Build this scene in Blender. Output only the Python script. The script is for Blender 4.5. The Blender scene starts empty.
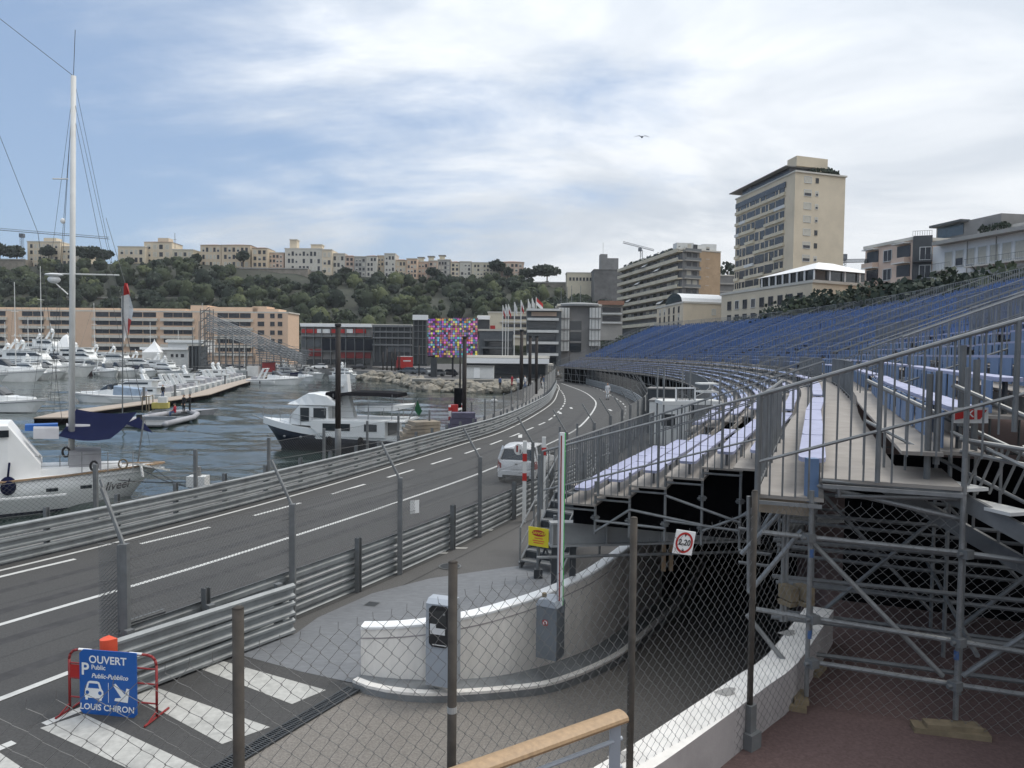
import bpy, math, random
from math import sin, cos, pi, radians as R, sqrt, tan
from mathutils import Vector, Matrix
from mathutils.geometry import tessellate_polygon
random.seed(7)
S = bpy.context.scene
C = S.collection
# ------------------------------------------------------------------ camera
F, H, P, RL = 750.0, 5.3, R(2.5), R(0.6)
cam = bpy.data.objects.new('camera', bpy.data.cameras.new('camera'))
C.objects.link(cam)
cam.data.sensor_width = 36.0
cam.data.lens = 36.0 * F / 1024.0
cam.data.clip_start = 0.1
cam.data.clip_end = 6000
cam.location = (0, 0, H)
cam.rotation_euler = (Matrix.Rotation(pi / 2 - P, 3, 'X') @ Matrix.Rotation(RL, 3, 'Z')).to_euler()
S.camera = cam
# ------------------------------------------------------------------ sky, sun, exposure
SUN_EL, SUN_AZ = 56.0, 62.0          # elevation, degrees right of straight ahead
w = bpy.data.worlds.new('World')
S.world = w
w.use_nodes = True
nt = w.node_tree
nt.nodes.clear()
N = nt.nodes.new
L = nt.links.new
out = N('ShaderNodeOutputWorld')
bg = N('ShaderNodeBackground')
bg.inputs[1].default_value = 0.12
L(bg.outputs[0], out.inputs[0])
sky = N('ShaderNodeTexSky')
sky.sky_type = 'NISHITA'
sky.sun_disc = False
sky.sun_elevation = R(SUN_EL)
sky.sun_rotation = R(SUN_AZ)
sky.air_density = 1.0
sky.dust_density = 1.6
sky.ozone_density = 1.5
tc = N('ShaderNodeTexCoord')
sep = N('ShaderNodeSeparateXYZ')
L(tc.outputs['Generated'], sep.inputs[0])
def wm(op, a, b=None, c=None):
    n = N('ShaderNodeMath')
    n.operation = op
    for i, q in enumerate((a, b, c)):
        if q is None:
            continue
        if isinstance(q, (int, float)):
            n.inputs[i].default_value = q
        else:
            L(q, n.inputs[i])
    return n.outputs[0]
zz = wm('ADD', wm('MAXIMUM', sep.outputs[2], 0.0), 0.26)
ux = wm('DIVIDE', sep.outputs[0], zz)
uy = wm('DIVIDE', sep.outputs[1], zz)
comb = N('ShaderNodeCombineXYZ')
L(ux, comb.inputs[0])
L(uy, comb.inputs[1])
mp = N('ShaderNodeMapping')
mp.inputs['Location'].default_value = (4.2, 1.3, 0)
mp.inputs['Rotation'].default_value = (0, 0, R(-24))
mp.inputs['Scale'].default_value = (0.8, 1.35, 1)
L(comb.outputs[0], mp.inputs[0])
def wnoise(scale, detail, rough, dist=0.0):
    n = N('ShaderNodeTexNoise')
    n.inputs['Scale'].default_value = scale
    n.inputs['Detail'].default_value = detail
    n.inputs['Roughness'].default_value = rough
    n.inputs['Distortion'].default_value = dist
    L(mp.outputs[0], n.inputs['Vector'])
    return n.outputs['Fac']
n1 = wnoise(0.75, 9, 0.6, 0.5)
n2 = wnoise(2.3, 8, 0.58, 0.3)
n3 = wnoise(1.3, 6, 0.55, 0.6)
bias = wm('MULTIPLY', sep.outputs[0], 0.42)                 # thicker cloud to the right
cl = wm('ADD', wm('ADD', wm('MULTIPLY', n1, 0.66), wm('MULTIPLY', n2, 0.40)), bias)
high = wm('MAXIMUM', wm('SUBTRACT', sep.outputs[2], 0.42), 0.0)            # solid cloud overhead, as on a bright overcast day
cl = wm('ADD', cl, wm('MULTIPLY', high, 1.2))
def wramp(fac, lo, hi):
    n = N('ShaderNodeMapRange')
    n.interpolation_type = 'SMOOTHSTEP'
    n.inputs['From Min'].default_value = lo
    n.inputs['From Max'].default_value = hi
    L(fac, n.inputs['Value'])
    return n.outputs['Result']
mask = wramp(cl, 0.33, 0.56)
shade = wramp(n3, 0.34, 0.62)
def wmix(f, a, b):
    n = N('ShaderNodeMix')
    n.data_type = 'RGBA'
    if isinstance(f, float):
        n.inputs[0].default_value = f
    else:
        L(f, n.inputs[0])
    for i, q in ((6, a), (7, b)):
        if isinstance(q, tuple):
            n.inputs[i].default_value = q + (1,)
        else:
            L(q, n.inputs[i])
    return n.outputs[2]
cloudcol = wmix(shade, (4.9, 5.3, 5.8), (7.2, 7.4, 7.6))
grade = wm('ADD', wm('MULTIPLY', wm('MAXIMUM', sep.outputs[2], 0.0), 1.05), 0.86)
gn = N('ShaderNodeVectorMath')
gn.operation = 'SCALE'
L(cloudcol, gn.inputs[0])
L(grade, gn.inputs['Scale'])
cloudcol = gn.outputs[0]
bluesky = wmix(0.55, sky.outputs[0], (3.2, 4.4, 6.4))
L(wmix(wm('MULTIPLY', mask, 0.93), bluesky, cloudcol), bg.inputs[0])
sun = bpy.data.objects.new('sun', bpy.data.lights.new('sun', 'SUN'))
sun.data.energy = 1.4
sun.data.angle = R(18)
sun.data.color = (1.0, 0.95, 0.87)
az, el = R(SUN_AZ), R(SUN_EL)
sd = Vector((sin(az) * cos(el), cos(az) * cos(el), sin(el)))
sun.rotation_euler = sd.to_track_quat('Z', 'Y').to_euler()
sun.location = sd * 100
C.objects.link(sun)
S.view_settings.view_transform = 'Standard'
S.view_settings.look = 'None'
S.view_settings.gamma = 1
S.view_settings.use_curve_mapping = False
S.view_settings.exposure = 0.1
S.render.engine = 'CYCLES'
S.cycles.max_bounces = 5
S.cycles.diffuse_bounces = 3
S.cycles.glossy_bounces = 3
S.cycles.transparent_max_bounces = 6
S.cycles.use_denoising = True
# ------------------------------------------------------------------ pixel -> world helpers (used once, to lay things out)
def ray(px, py):
    x = (px - 512) / F
    y = -(py - 384) / F
    c, s = cos(RL), sin(RL)
    x, y = c * x - s * y, s * x + c * y
    return Vector((x, cos(P) + sin(P) * y, cos(P) * y - sin(P)))
EYE = Vector((0, 0, H))
def G(px, py, z=0.0):
    r = ray(px, py)
    return EYE + r * ((z - H) / r.z)
def D(px, py, d):
    r = ray(px, py)
    return EYE + r * (d / r.y)
def PL(px, py, a, b):
    """the point of the upright plane through ground points a and b seen at a pixel"""
    n = Vector((b[1] - a[1], a[0] - b[0], 0))
    r = ray(px, py)
    t = (Vector((a[0], a[1], 0)) - EYE).dot(n) / r.dot(n)
    return EYE + r * t
# ------------------------------------------------------------------ materials
def mat(name, col, rough=0.7, metal=0.0, var=0.12, scale=2.0, bump=0.0, bs=40.0, spec=0.5, dirt=0.0, dscale=0.6, stretch=None, dcol=None):
    m = bpy.data.materials.new(name)
    m.use_nodes = True
    t = m.node_tree
    b = t.nodes['Principled BSDF']
    b.inputs['Roughness'].default_value = rough
    b.inputs['Metallic'].default_value = metal
    b.inputs['Specular IOR Level'].default_value = spec
    co = t.nodes.new('ShaderNodeTexCoord')
    src = co.outputs['Object']
    if stretch:
        mpn = t.nodes.new('ShaderNodeMapping')
        mpn.inputs['Scale'].default_value = stretch
        t.links.new(src, mpn.inputs[0])
        src = mpn.outputs[0]
    def noise(sc, det=4, ro=0.6):
        n = t.nodes.new('ShaderNodeTexNoise')
        n.inputs['Scale'].default_value = sc
        n.inputs['Detail'].default_value = det
        n.inputs['Roughness'].default_value = ro
        t.links.new(src, n.inputs['Vector'])
        return n.outputs['Fac']
    def mix(f, a, b2):
        n = t.nodes.new('ShaderNodeMix')
        n.data_type = 'RGBA'
        t.links.new(f, n.inputs[0])
        for i, q in ((6, a), (7, b2)):
            if isinstance(q, tuple):
                n.inputs[i].default_value = q[:3] + (1,)
            else:
                t.links.new(q, n.inputs[i])
        return n.outputs[2]
    lo = tuple(max(0, c * (1 - var)) for c in col)
    hi = tuple(min(1, c * (1 + var)) for c in col)
    rr = t.nodes.new('ShaderNodeMapRange')
    rr.inputs['From Min'].default_value = 0.3
    rr.inputs['From Max'].default_value = 0.7
    t.links.new(noise(scale, 6), rr.inputs['Value'])
    c = mix(rr.outputs['Result'], lo, hi)
    if dirt > 0:
        d = t.nodes.new('ShaderNodeMapRange')
        d.inputs['From Min'].default_value = 0.5
        d.inputs['From Max'].default_value = 0.72
        d.inputs['To Max'].default_value = dirt
        t.links.new(noise(dscale, 8, 0.68), d.inputs['Value'])
        c = mix(d.outputs['Result'], c, dcol if dcol else tuple(q * 0.4 for q in col))
    t.links.new(c, b.inputs['Base Color'])
    if bump > 0:
        bn = t.nodes.new('ShaderNodeBump')
        bn.inputs['Strength'].default_value = bump
        bn.inputs['Distance'].default_value = 0.02
        t.links.new(noise(bs, 5), bn.inputs['Height'])
        t.links.new(bn.outputs[0], b.inputs['Normal'])
    return m
M = {}
def dm(k, *a, **kw):
    M[k] = mat(k, *a, **kw)
dm('road', (.07, .069, .068), .85, var=.22, scale=30, bump=.3, bs=90, dirt=.6, dscale=.22, dcol=(.047, .047, .048), spec=.25)
dm('road_joint', (.04, .04, .041), .8, var=.3, scale=6)
dm('road_patch', (.085, .084, .083), .9, var=.2, scale=30, bump=.3, bs=90, spec=.25)
dm('tyre', (.052, .051, .052), .8, var=.25, scale=3, spec=.25)
dm('asphalt', (.11, .107, .104), .9, var=.22, scale=30, bump=.3, bs=80, dirt=.35, dscale=.4, spec=.3)
dm('ramp', (.2, .184, .166), .92, var=.3, scale=34, bump=.5, bs=60, dirt=.35, dscale=.5, dcol=(.13, .12, .11), spec=.25)
dm('red_asphalt', (.115, .078, .074), .9, var=.22, scale=36, bump=.3, bs=70, dirt=.4, dscale=.8, dcol=(.085, .06, .057), spec=.2)
dm('paving', (.155, .162, .172), .7, var=.16, scale=5, bump=.15, bs=30, dirt=.5, dscale=.8, dcol=(.11, .118, .13), stretch=(1, 2.5, 1))
dm('quay', (.2, .195, .185), .9, var=.15, scale=3, dirt=.4, dscale=.4)
dm('land', (.16, .155, .145), .92, var=.2, scale=.4, dirt=.3, dscale=.1)
dm('line', (.52, .52, .5), .75, var=.12, scale=14, dirt=.6, dscale=3.5, dcol=(.28, .28, .28))
dm('zebra', (.42, .415, .39), .8, var=.14, scale=9, dirt=.65, dscale=2.2, dcol=(.2, .2, .19))
dm('white_wall', (.8, .765, .715), .8, var=.07, scale=3, dirt=.5, dscale=1.6, dcol=(.5, .48, .44), bump=.12, bs=25, stretch=(2.2, 2.2, .5))
dm('grey_wall', (.36, .335, .33), .85, var=.08, scale=3, dirt=.35, dscale=1.2, bump=.1)
dm('kerb_grey', (.2, .21, .215), .8, var=.14, scale=4, dirt=.4, dscale=1.5)
dm('galv_light', (.37, .375, .37), .6, .15, var=.15, dirt=.4)  # paler galvanised grey, lightened to offset deck shade on the ramp beam
dm('galv', (.225, .23, .23), .5, .4, var=.2, scale=6, dirt=.45, dscale=2.0, dcol=(.2, .21, .215))
dm('galv_dull', (.165, .172, .175), .6, .3, var=.18, scale=5, dirt=.4, dscale=1.6)
dm('armco', (.27, .285, .29), .5, .45, var=.18, scale=2.2, dirt=.55, dscale=1.4, dcol=(.13, .132, .13))
dm('wire', (.17, .172, .17), .6, .3, var=.1)
dm('wire_dark', (.09, .092, .095), .6, .3, var=.1)
dm('rust_post', (.062, .054, .046), .8, .2, var=.35, scale=9, dirt=.5, dscale=4, dcol=(.1, .075, .055))
dm('deck', (.275, .25, .225), .8, var=.12, scale=3, dirt=.4, dscale=1.2, dcol=(.19, .175, .155))
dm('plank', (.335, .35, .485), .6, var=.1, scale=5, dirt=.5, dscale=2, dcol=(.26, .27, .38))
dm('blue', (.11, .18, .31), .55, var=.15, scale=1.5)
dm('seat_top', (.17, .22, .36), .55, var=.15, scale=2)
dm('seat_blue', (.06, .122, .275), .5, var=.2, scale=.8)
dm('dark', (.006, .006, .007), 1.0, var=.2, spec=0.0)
dm('black', (.015, .015, .017), .5, var=.1)
dm('steel_dark', (.05, .055, .06), .5, .3, var=.15)
dm('steel_blue', (.1, .11, .118), .5, .3, var=.15, dirt=.3)
dm('red', (.42, .025, .022), .45, var=.12)
dm('red_dark', (.24, .02, .02), .5, var=.15)
dm('orange', (.72, .1, .045), .5, var=.1)
dm('tape', (.33, .33, .32), .7)
dm('car_white', (.6, .605, .61), .3, var=.03)
dm('white', (.78, .78, .77), .4, var=.04)
dm('white_dirty', (.62, .62, .6), .55, var=.1, dirt=.3, dscale=1)
dm('gel', (.74, .75, .74), .25, var=.05, scale=.8)
dm('navy', (.006, .009, .018), .4, var=.15, spec=.3)
dm('navy_canvas', (.006, .009, .034), .95, var=.12, scale=2, spec=.1)
dm('canvas_black', (.008, .008, .01), .95, var=.15, spec=.1)
dm('canvas_grey', (.34, .34, .36), .85, var=.1)
dm('teak', (.33, .22, .13), .7, var=.2, scale=4, stretch=(1, 6, 1))
dm('wood', (.36, .24, .135), .5, var=.16, scale=5, stretch=(6, 6, 1), dirt=.2)
dm('timber', (.19, .15, .095), .85, var=.25, scale=8, dirt=.3, dscale=3)
dm('ply', (.3, .25, .19), .8, var=.18, scale=4, dirt=.3)
dm('pier', (.36, .3, .245), .8, var=.12, scale=2, dirt=.3, dscale=.6)
dm('glass', (.02, .025, .03), .08, var=.1, spec=.8)
dm('glass_blue', (.04, .06, .08), .1, var=.2, spec=.8)
dm('sign_blue', (.015, .1, .36), .4, var=.06)
dm('yellow_case', (.42, .36, .1), .7, var=.2)
dm('sign_yellow', (.75, .62, .03), .5, var=.08)
dm('machine', (.36, .39, .43), .5, .1, var=.06, dirt=.2)
dm('machine_grey', (.17, .19, .21), .5, .2, var=.08, dirt=.25)
dm('ensign_green', (.02, .12, .05), .8)
dm('green', (.05, .5, .1), .5, var=.1)
dm('skin', (.5, .3, .2), .6, var=.05)
dm('cloth_black', (.015, .015, .018), .9)
dm('cloth_red', (.35, .02, .04), .85)
dm('cloth_white', (.65, .65, .65), .85)
dm('cloth_blue', (.06, .1, .2), .85)
dm('cloth_grey', (.2, .2, .2), .85)
dm('rubber', (.018, .018, .018), .8)
dm('cream', (.62, .53, .4), .85, var=.07, scale=.25, dirt=.2, dscale=.15)
dm('cream2', (.58, .52, .40), .85, var=.08, scale=.3, dirt=.25, dscale=.2)
dm('yellow', (.58, .475, .345), .85, var=.08, scale=.3, dirt=.25, dscale=.2)
dm('salmon', (.66, .5, .4), .85, var=.07, scale=.3, dirt=.2, dscale=.2)
dm('pinkish', (.56, .42, .33), .85, var=.08, scale=.3, dirt=.25, dscale=.2)
dm('ochre', (.64, .46, .33), .85, var=.07, scale=.3, dirt=.2, dscale=.15)
dm('beige_brick', (.40, .28, .175), .9, var=.12, scale=.5, dirt=.2)
dm('white_stucco', (.56, .53, .47), .85, var=.06, scale=.3, dirt=.25, dscale=.2)
dm('concrete', (.36, .345, .32), .9, var=.12, scale=.4, dirt=.35, dscale=.3)
dm('concrete_dark', (.21, .205, .2), .9, var=.15, scale=.3, dirt=.35, dscale=.2)
dm('stone', (.27, .24, .2), .95, var=.25, scale=.35, dirt=.45, dscale=.2, bump=.3, bs=1)
dm('fort', (.15, .145, .14), .95, var=.25, scale=.3, dirt=.4, dscale=.2)
dm('tile', (.3, .16, .11), .85, var=.2, scale=.6)
dm('roof_grey', (.2, .195, .19), .8, var=.15, scale=.4)
dm('shutter', (.5, .47, .4), .7, var=.1)
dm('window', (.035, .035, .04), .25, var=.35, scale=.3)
dm('awning', (.68, .67, .64), .8, var=.08)
dm('anthracite', (.06, .065, .07), .6, var=.15)
dm('rock', (.27, .245, .2), .9, var=.3, scale=.6, dirt=.35, dscale=.4, bump=.4, bs=3)
dm('white_paint', (.78, .77, .75), .8, var=.05, scale=.3, dirt=.2, dscale=.2)
dm('hill', (.034, .038, .026), .95, var=.4, scale=.12, dirt=.5, dscale=.05, dcol=(.055, .052, .04))
dm('leaf_a', (.037, .049, .03), .8, var=.3, scale=.3)
dm('leaf_b', (.054, .07, .037), .8, var=.3, scale=.3)
dm('leaf_c', (.03, .044, .03), .8, var=.3, scale=.3)
dm('leaf_d', (.078, .094, .05), .8, var=.3, scale=.3)
dm('bark', (.1, .075, .05), .9, var=.3)
# water: dark harbour water, small waves
def water_mat():
    m = bpy.data.materials.new('water')
    m.use_nodes = True
    t = m.node_tree
    b = t.nodes['Principled BSDF']
    b.inputs['Base Color'].default_value = (.02, .034, .03, 1)
    b.inputs['Roughness'].default_value = .07
    b.inputs['IOR'].default_value = 1.5
    co = t.nodes.new('ShaderNodeTexCoord')
    mpn = t.nodes.new('ShaderNodeMapping')
    mpn.inputs['Rotation'].default_value = (0, 0, R(18))
    mpn.inputs['Scale'].default_value = (.6, 1.0, 1)
    t.links.new(co.outputs['Object'], mpn.inputs[0])
    prev = None
    for sc, st, di, det in ((1.6, .7, .05, 3), (4.5, .5, .02, 2)):
        n = t.nodes.new('ShaderNodeTexNoise')
        n.inputs['Scale'].default_value = sc
        n.inputs['Detail'].default_value = det
        n.inputs['Distortion'].default_value = .6
        t.links.new(mpn.outputs[0], n.inputs['Vector'])
        bn = t.nodes.new('ShaderNodeBump')
        bn.inputs['Strength'].default_value = st
        bn.inputs['Distance'].default_value = di
        t.links.new(n.outputs['Fac'], bn.inputs['Height'])
        if prev:
            t.links.new(prev.outputs[0], bn.inputs['Normal'])
        prev = bn
    t.links.new(prev.outputs[0], b.inputs['Normal'])
    return m
dm('tree_a', (.035, .044, .028), .95, var=.45, scale=1.1, spec=.1)
dm('tree_b', (.052, .063, .036), .95, var=.45, scale=1.1, spec=.1)
dm('tree_c', (.022, .029, .022), .95, var=.45, scale=1.1, spec=.1)
dm('tree_d', (.085, .098, .05), .95, var=.4, scale=1.1, spec=.1)
M['water'] = water_mat()
def screen_mat():
    m = bpy.data.materials.new('led_screen')
    m.use_nodes = True
    t = m.node_tree
    b = t.nodes['Principled BSDF']
    co = t.nodes.new('ShaderNodeTexCoord')
    def cell(sz, off):
        ad = t.nodes.new('ShaderNodeVectorMath')
        ad.operation = 'MULTIPLY_ADD'
        ad.inputs[1].default_value = (1 / sz, 1 / sz, 1 / sz)
        ad.inputs[2].default_value = (off, .37, off)
        t.links.new(co.outputs['Object'], ad.inputs[0])
        fl = t.nodes.new('ShaderNodeVectorMath')
        fl.operation = 'FLOOR'
        t.links.new(ad.outputs[0], fl.inputs[0])
        wn = t.nodes.new('ShaderNodeTexWhiteNoise')
        t.links.new(fl.outputs[0], wn.inputs['Vector'])
        return wn
    a = cell(.45, .2)
    hs = t.nodes.new('ShaderNodeCombineColor')
    hs.mode = 'HSV'
    sp = t.nodes.new('ShaderNodeSeparateColor')
    t.links.new(a.outputs['Color'], sp.inputs[0])
    hm = t.nodes.new('ShaderNodeMath')
    hm.operation = 'MULTIPLY_ADD'
    hm.inputs[1].default_value = .72
    hm.inputs[2].default_value = .47
    fr_ = t.nodes.new('ShaderNodeMath')
    fr_.operation = 'FRACT'
    t.links.new(sp.outputs[0], hm.inputs[0])
    t.links.new(hm.outputs[0], fr_.inputs[0])
    t.links.new(fr_.outputs[0], hs.inputs[0])
    mr = t.nodes.new('ShaderNodeMapRange')
    mr.inputs['To Min'].default_value = .6
    mr.inputs['To Max'].default_value = .95
    t.links.new(sp.outputs[1], mr.inputs['Value'])
    t.links.new(mr.outputs['Result'], hs.inputs[1])
    mv = t.nodes.new('ShaderNodeMapRange')
    mv.inputs['To Min'].default_value = .02
    mv.inputs['To Max'].default_value = .95
    t.links.new(sp.outputs[2], mv.inputs['Value'])
    t.links.new(mv.outputs['Result'], hs.inputs[2])
    b.inputs['Base Color'].default_value = (.02, .02, .02, 1)
    mul = t.nodes.new('ShaderNodeVectorMath')
    mul.operation = 'MULTIPLY_ADD'
    mul.inputs[1].default_value = (1 / .45, 0, 1 / .45)
    mul.inputs[2].default_value = (.2, .5, .2)
    t.links.new(co.outputs['Object'], mul.inputs[0])
    fv = t.nodes.new('ShaderNodeVectorMath')
    fv.operation = 'FRACTION'
    t.links.new(mul.outputs[0], fv.inputs[0])
    dv_ = t.nodes.new('ShaderNodeVectorMath')
    dv_.operation = 'DISTANCE'
    dv_.inputs[1].default_value = (.5, .5, .5)
    t.links.new(fv.outputs[0], dv_.inputs[0])
    dr_ = t.nodes.new('ShaderNodeMapRange')
    dr_.inputs['From Min'].default_value = .36
    dr_.inputs['From Max'].default_value = .5
    dr_.inputs['To Min'].default_value = 1.15
    dr_.inputs['To Max'].default_value = .4
    t.links.new(dv_.outputs['Value'], dr_.inputs['Value'])
    sc_ = t.nodes.new('ShaderNodeVectorMath')
    sc_.operation = 'SCALE'
    t.links.new(hs.outputs[0], sc_.inputs[0])
    t.links.new(dr_.outputs['Result'], sc_.inputs['Scale'])
    t.links.new(sc_.outputs[0], b.inputs['Emission Color'])
    b.inputs['Emission Strength'].default_value = .55
    return m
M['screen'] = screen_mat()
# ------------------------------------------------------------------ mesh builder
class MB:
    def __init__(s):
        s.v, s.f, s.m = [], [], []
    def add(s, vs, fs, mi=0):
        o = len(s.v)
        s.v += [tuple(q) for q in vs]
        s.f += [tuple(i + o for i in q) for q in fs]
        s.m += [mi] * len(fs)
        return s
    def box(s, c, d, rz=0, mi=0, taper=1.0):
        x, y, z = d[0] / 2, d[1] / 2, d[2] / 2
        cr, sr = cos(rz), sin(rz)
        vs = []
        for k in (-1, 1):
            q = taper if k > 0 else 1
            for a, b in ((-1, -1), (1, -1), (1, 1), (-1, 1)):
                px, py = a * x * q, b * y * q
                vs.append((c[0] + px * cr - py * sr, c[1] + px * sr + py * cr, c[2] + k * z))
        return s.add(vs, [(3, 2, 1, 0), (4, 5, 6, 7), (0, 1, 5, 4), (1, 2, 6, 5), (2, 3, 7, 6), (3, 0, 4, 7)], mi)
    def tube(s, a, b, r, n=6, mi=0, r2=None, cap=True):
        a, b = Vector(a), Vector(b)
        d = b - a
        if d.length < 1e-6:
            return s
        d.normalize()
        u = d.orthogonal().normalized() if abs(d.z) < .99 else Vector((1, 0, 0))
        if abs(d.z) < .99:
            u = d.cross(Vector((0, 0, 1))).normalized()
        v = d.cross(u)
        r2 = r if r2 is None else r2
        vs = []
        for p, q in ((a, r), (b, r2)):
            for i in range(n):
                t = 2 * pi * i / n
                vs.append(p + u * (cos(t) * q) + v * (sin(t) * q))
        fs = [(i, (i + 1) % n, n + (i + 1) % n, n + i) for i in range(n)]
        if cap:
            fs += [tuple(range(n - 1, -1, -1)), tuple(range(n, 2 * n))]
        return s.add(vs, fs, mi)
    def path(s, pts, r, n=6, mi=0):
        for a, b in zip(pts[:-1], pts[1:]):
            s.tube(a, b, r, n, mi)
        return s
    def beam(s, a, b, wd, ht, mi=0):
        """a straight bar from a to b, wd wide (level), ht high, centred"""
        a, b = Vector(a), Vector(b)
        d = (b - a).normalized()
        u = d.cross(Vector((0, 0, 1)))
        u = u.normalized() if u.length > 1e-4 else Vector((1, 0, 0))
        v = u.cross(d)
        vs = []
        for p in (a, b):
            for i, j in ((-1, -1), (1, -1), (1, 1), (-1, 1)):
                vs.append(p + u * (i * wd / 2) + v * (j * ht / 2))
        return s.add(vs, [(3, 2, 1, 0), (4, 5, 6, 7), (0, 1, 5, 4), (1, 2, 6, 5), (2, 3, 7, 6), (3, 0, 4, 7)], mi)
    def loft(s, rings, mi=0, closed=True, caps=True):
        n = len(rings[0])
        vs = [p for r in rings for p in r]
        fs = []
        for k in range(len(rings) - 1):
            for i in range(n if closed else n - 1):
                j = (i + 1) % n
                fs.append((k * n + i, k * n + j, (k + 1) * n + j, (k + 1) * n + i))
        if caps and closed:
            fs.append(tuple(range(n - 1, -1, -1)))
            fs.append(tuple((len(rings) - 1) * n + i for i in range(n)))
        return s.add(vs, fs, mi)
    def prism(s, pts, z0, z1, mi=0, top=True, bottom=True):
        n = len(pts)
        area = sum(pts[i][0] * pts[(i + 1) % n][1] - pts[(i + 1) % n][0] * pts[i][1] for i in range(n))
        if area < 0:
            pts = pts[::-1]
        za = z0 if isinstance(z0, (list, tuple)) else [z0] * n
        zb = z1 if isinstance(z1, (list, tuple)) else [z1] * n
        vs = [(p[0], p[1], za[i]) for i, p in enumerate(pts)] + [(p[0], p[1], zb[i]) for i, p in enumerate(pts)]
        fs = [(i, (i + 1) % n, n + (i + 1) % n, n + i) for i in range(n)]
        s.add(vs, fs, mi)
        tri = tessellate_polygon([[Vector((p[0], p[1], 0)) for p in pts]])
        o = len(s.v)
        if top:
            s.add([(p[0], p[1], zb[i]) for i, p in enumerate(pts)], [orient(t, pts) for t in tri], mi)
        if bottom:
            s.add([(p[0], p[1], za[i]) for i, p in enumerate(pts)], [orient(t, pts)[::-1] for t in tri], mi)
        return s
    def sphere(s, c, r, n=8, m=6, mi=0):
        rx, ry, rz = r if isinstance(r, (tuple, list)) else (r, r, r)
        rings = []
        for j in range(m + 1):
            t = pi * j / m
            q = max(sin(t), .02)
            rings.append([(c[0] + rx * q * cos(2 * pi * i / n), c[1] + ry * q * sin(2 * pi * i / n), c[2] - rz * cos(t)) for i in range(n)])
        return s.loft(rings, mi)
    def flat(s, pts, mi=0):
        return s.add(pts, [tuple(range(len(pts)))], mi)
    def build(s, name, mats, parent=None, smooth=False):
        me = bpy.data.meshes.new(name)
        me.from_pydata(s.v, [], s.f)
        mats = mats if isinstance(mats, (list, tuple)) else [mats]
        for q in mats:
            me.materials.append(M[q] if isinstance(q, str) else q)
        if len(mats) > 1:
            me.polygons.foreach_set('material_index', s.m)
        if smooth:
            me.polygons.foreach_set('use_smooth', [True] * len(me.polygons))
        me.update()
        return link(name, me, parent)
def orient(t, pts):
    a, b, c = [pts[i] for i in t]
    k = (b[0] - a[0]) * (c[1] - a[1]) - (b[1] - a[1]) * (c[0] - a[0])
    return tuple(t) if k > 0 else tuple(t)[::-1]
WORLD = {}
def link(name, me, parent=None):
    o = bpy.data.objects.new(name, me)
    C.objects.link(o)
    if parent is not None:
        o.parent = parent
        top = parent
        while top.parent is not None:
            top = top.parent
        if WORLD.get(top.name) and parent is top:
            o.matrix_parent_inverse = WORLD[top.name]
    return o
def thing(name, label, cat, loc=(0, 0, 0), rz=0.0, group=None, local=False):
    """an Empty at the thing's base; parts are given in world coordinates unless local"""
    o = bpy.data.objects.new(name, None)
    C.objects.link(o)
    o.empty_display_size = .3
    o.location = loc
    o.rotation_euler = (0, 0, rz)
    tag(o, label, cat, group)
    if not local:
        WORLD[o.name] = (Matrix.Translation(Vector(loc)) @ Matrix.Rotation(rz, 4, 'Z')).inverted()
    return o
def tag(o, label, cat, group=None):
    o['label'] = label
    o['category'] = cat
    if group:
        o['group'] = group
    return o
def struct(o):
    o['kind'] = 'structure'
    return o
def stuff(o):
    o['kind'] = 'stuff'
    return o
def dup(root, loc, rz, label, group=None, scale=None):
    r = root.copy()
    C.objects.link(r)
    r.location = loc
    r.rotation_euler = (0, 0, rz)
    if scale:
        r.scale = scale
    r['label'] = label
    if group:
        r['group'] = group
    for ch in list(root.children):
        c = ch.copy()
        C.objects.link(c)
        c.parent = r
        for g in ch.children:
            d = g.copy()
            C.objects.link(d)
            d.parent = c
    return r
def polyline(pts, step):
    """smooth curve through 2-D points, resampled; returns [(p, tangent, s)]"""
    P_ = [Vector((p[0], p[1])) for p in pts]
    ext = [P_[0] * 2 - P_[1]] + P_ + [P_[-1] * 2 - P_[-2]]
    fine = []
    for i in range(1, len(ext) - 2):
        a, b, c, d = ext[i - 1:i + 3]
        for k in range(24):
            t = k / 24
            fine.append(.5 * ((2 * b) + (c - a) * t + (2 * a - 5 * b + 4 * c - d) * t * t + (3 * b - a - 3 * c + d) * t ** 3))
    fine.append(P_[-1])
    res, acc, nxt = [], 0.0, 0.0
    for a, b in zip(fine[:-1], fine[1:]):
        l = (b - a).length
        while nxt <= acc + l + 1e-9:
            res.append((a.lerp(b, (nxt - acc) / max(l, 1e-9)), (b - a).normalized(), nxt))
            nxt += step
        acc += l
    return res
def offs(pl, u):
    return [(p.x + t.y * u, p.y - t.x * u) for p, t, s in pl]
def text_into(mb, txt, org, ux, uz, size, mi=0, shear=0.0, align='CENTER', squash=1.0):
    """flat lettering on a surface: org = middle of the line, ux right, uz up"""
    cu = bpy.data.curves.new('lettering', 'FONT')
    cu.body = txt
    cu.size = size
    cu.align_x = align
    cu.align_y = 'CENTER'
    cu.shear = shear
    cu.resolution_u = 3
    cu.offset = size * .02
    ob = bpy.data.objects.new('lettering', cu)
    C.objects.link(ob)
    dg = bpy.context.evaluated_depsgraph_get()
    me = ob.evaluated_get(dg).to_mesh()
    ux, uz, org = Vector(ux), Vector(uz), Vector(org)
    mb.add([org + ux * (v.co.x * squash) + uz * v.co.y for v in me.vertices], [tuple(p.vertices) for p in me.polygons], mi)
    ob.evaluated_get(dg).to_mesh_clear()
    bpy.data.objects.remove(ob)
    bpy.data.curves.remove(cu)
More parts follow.
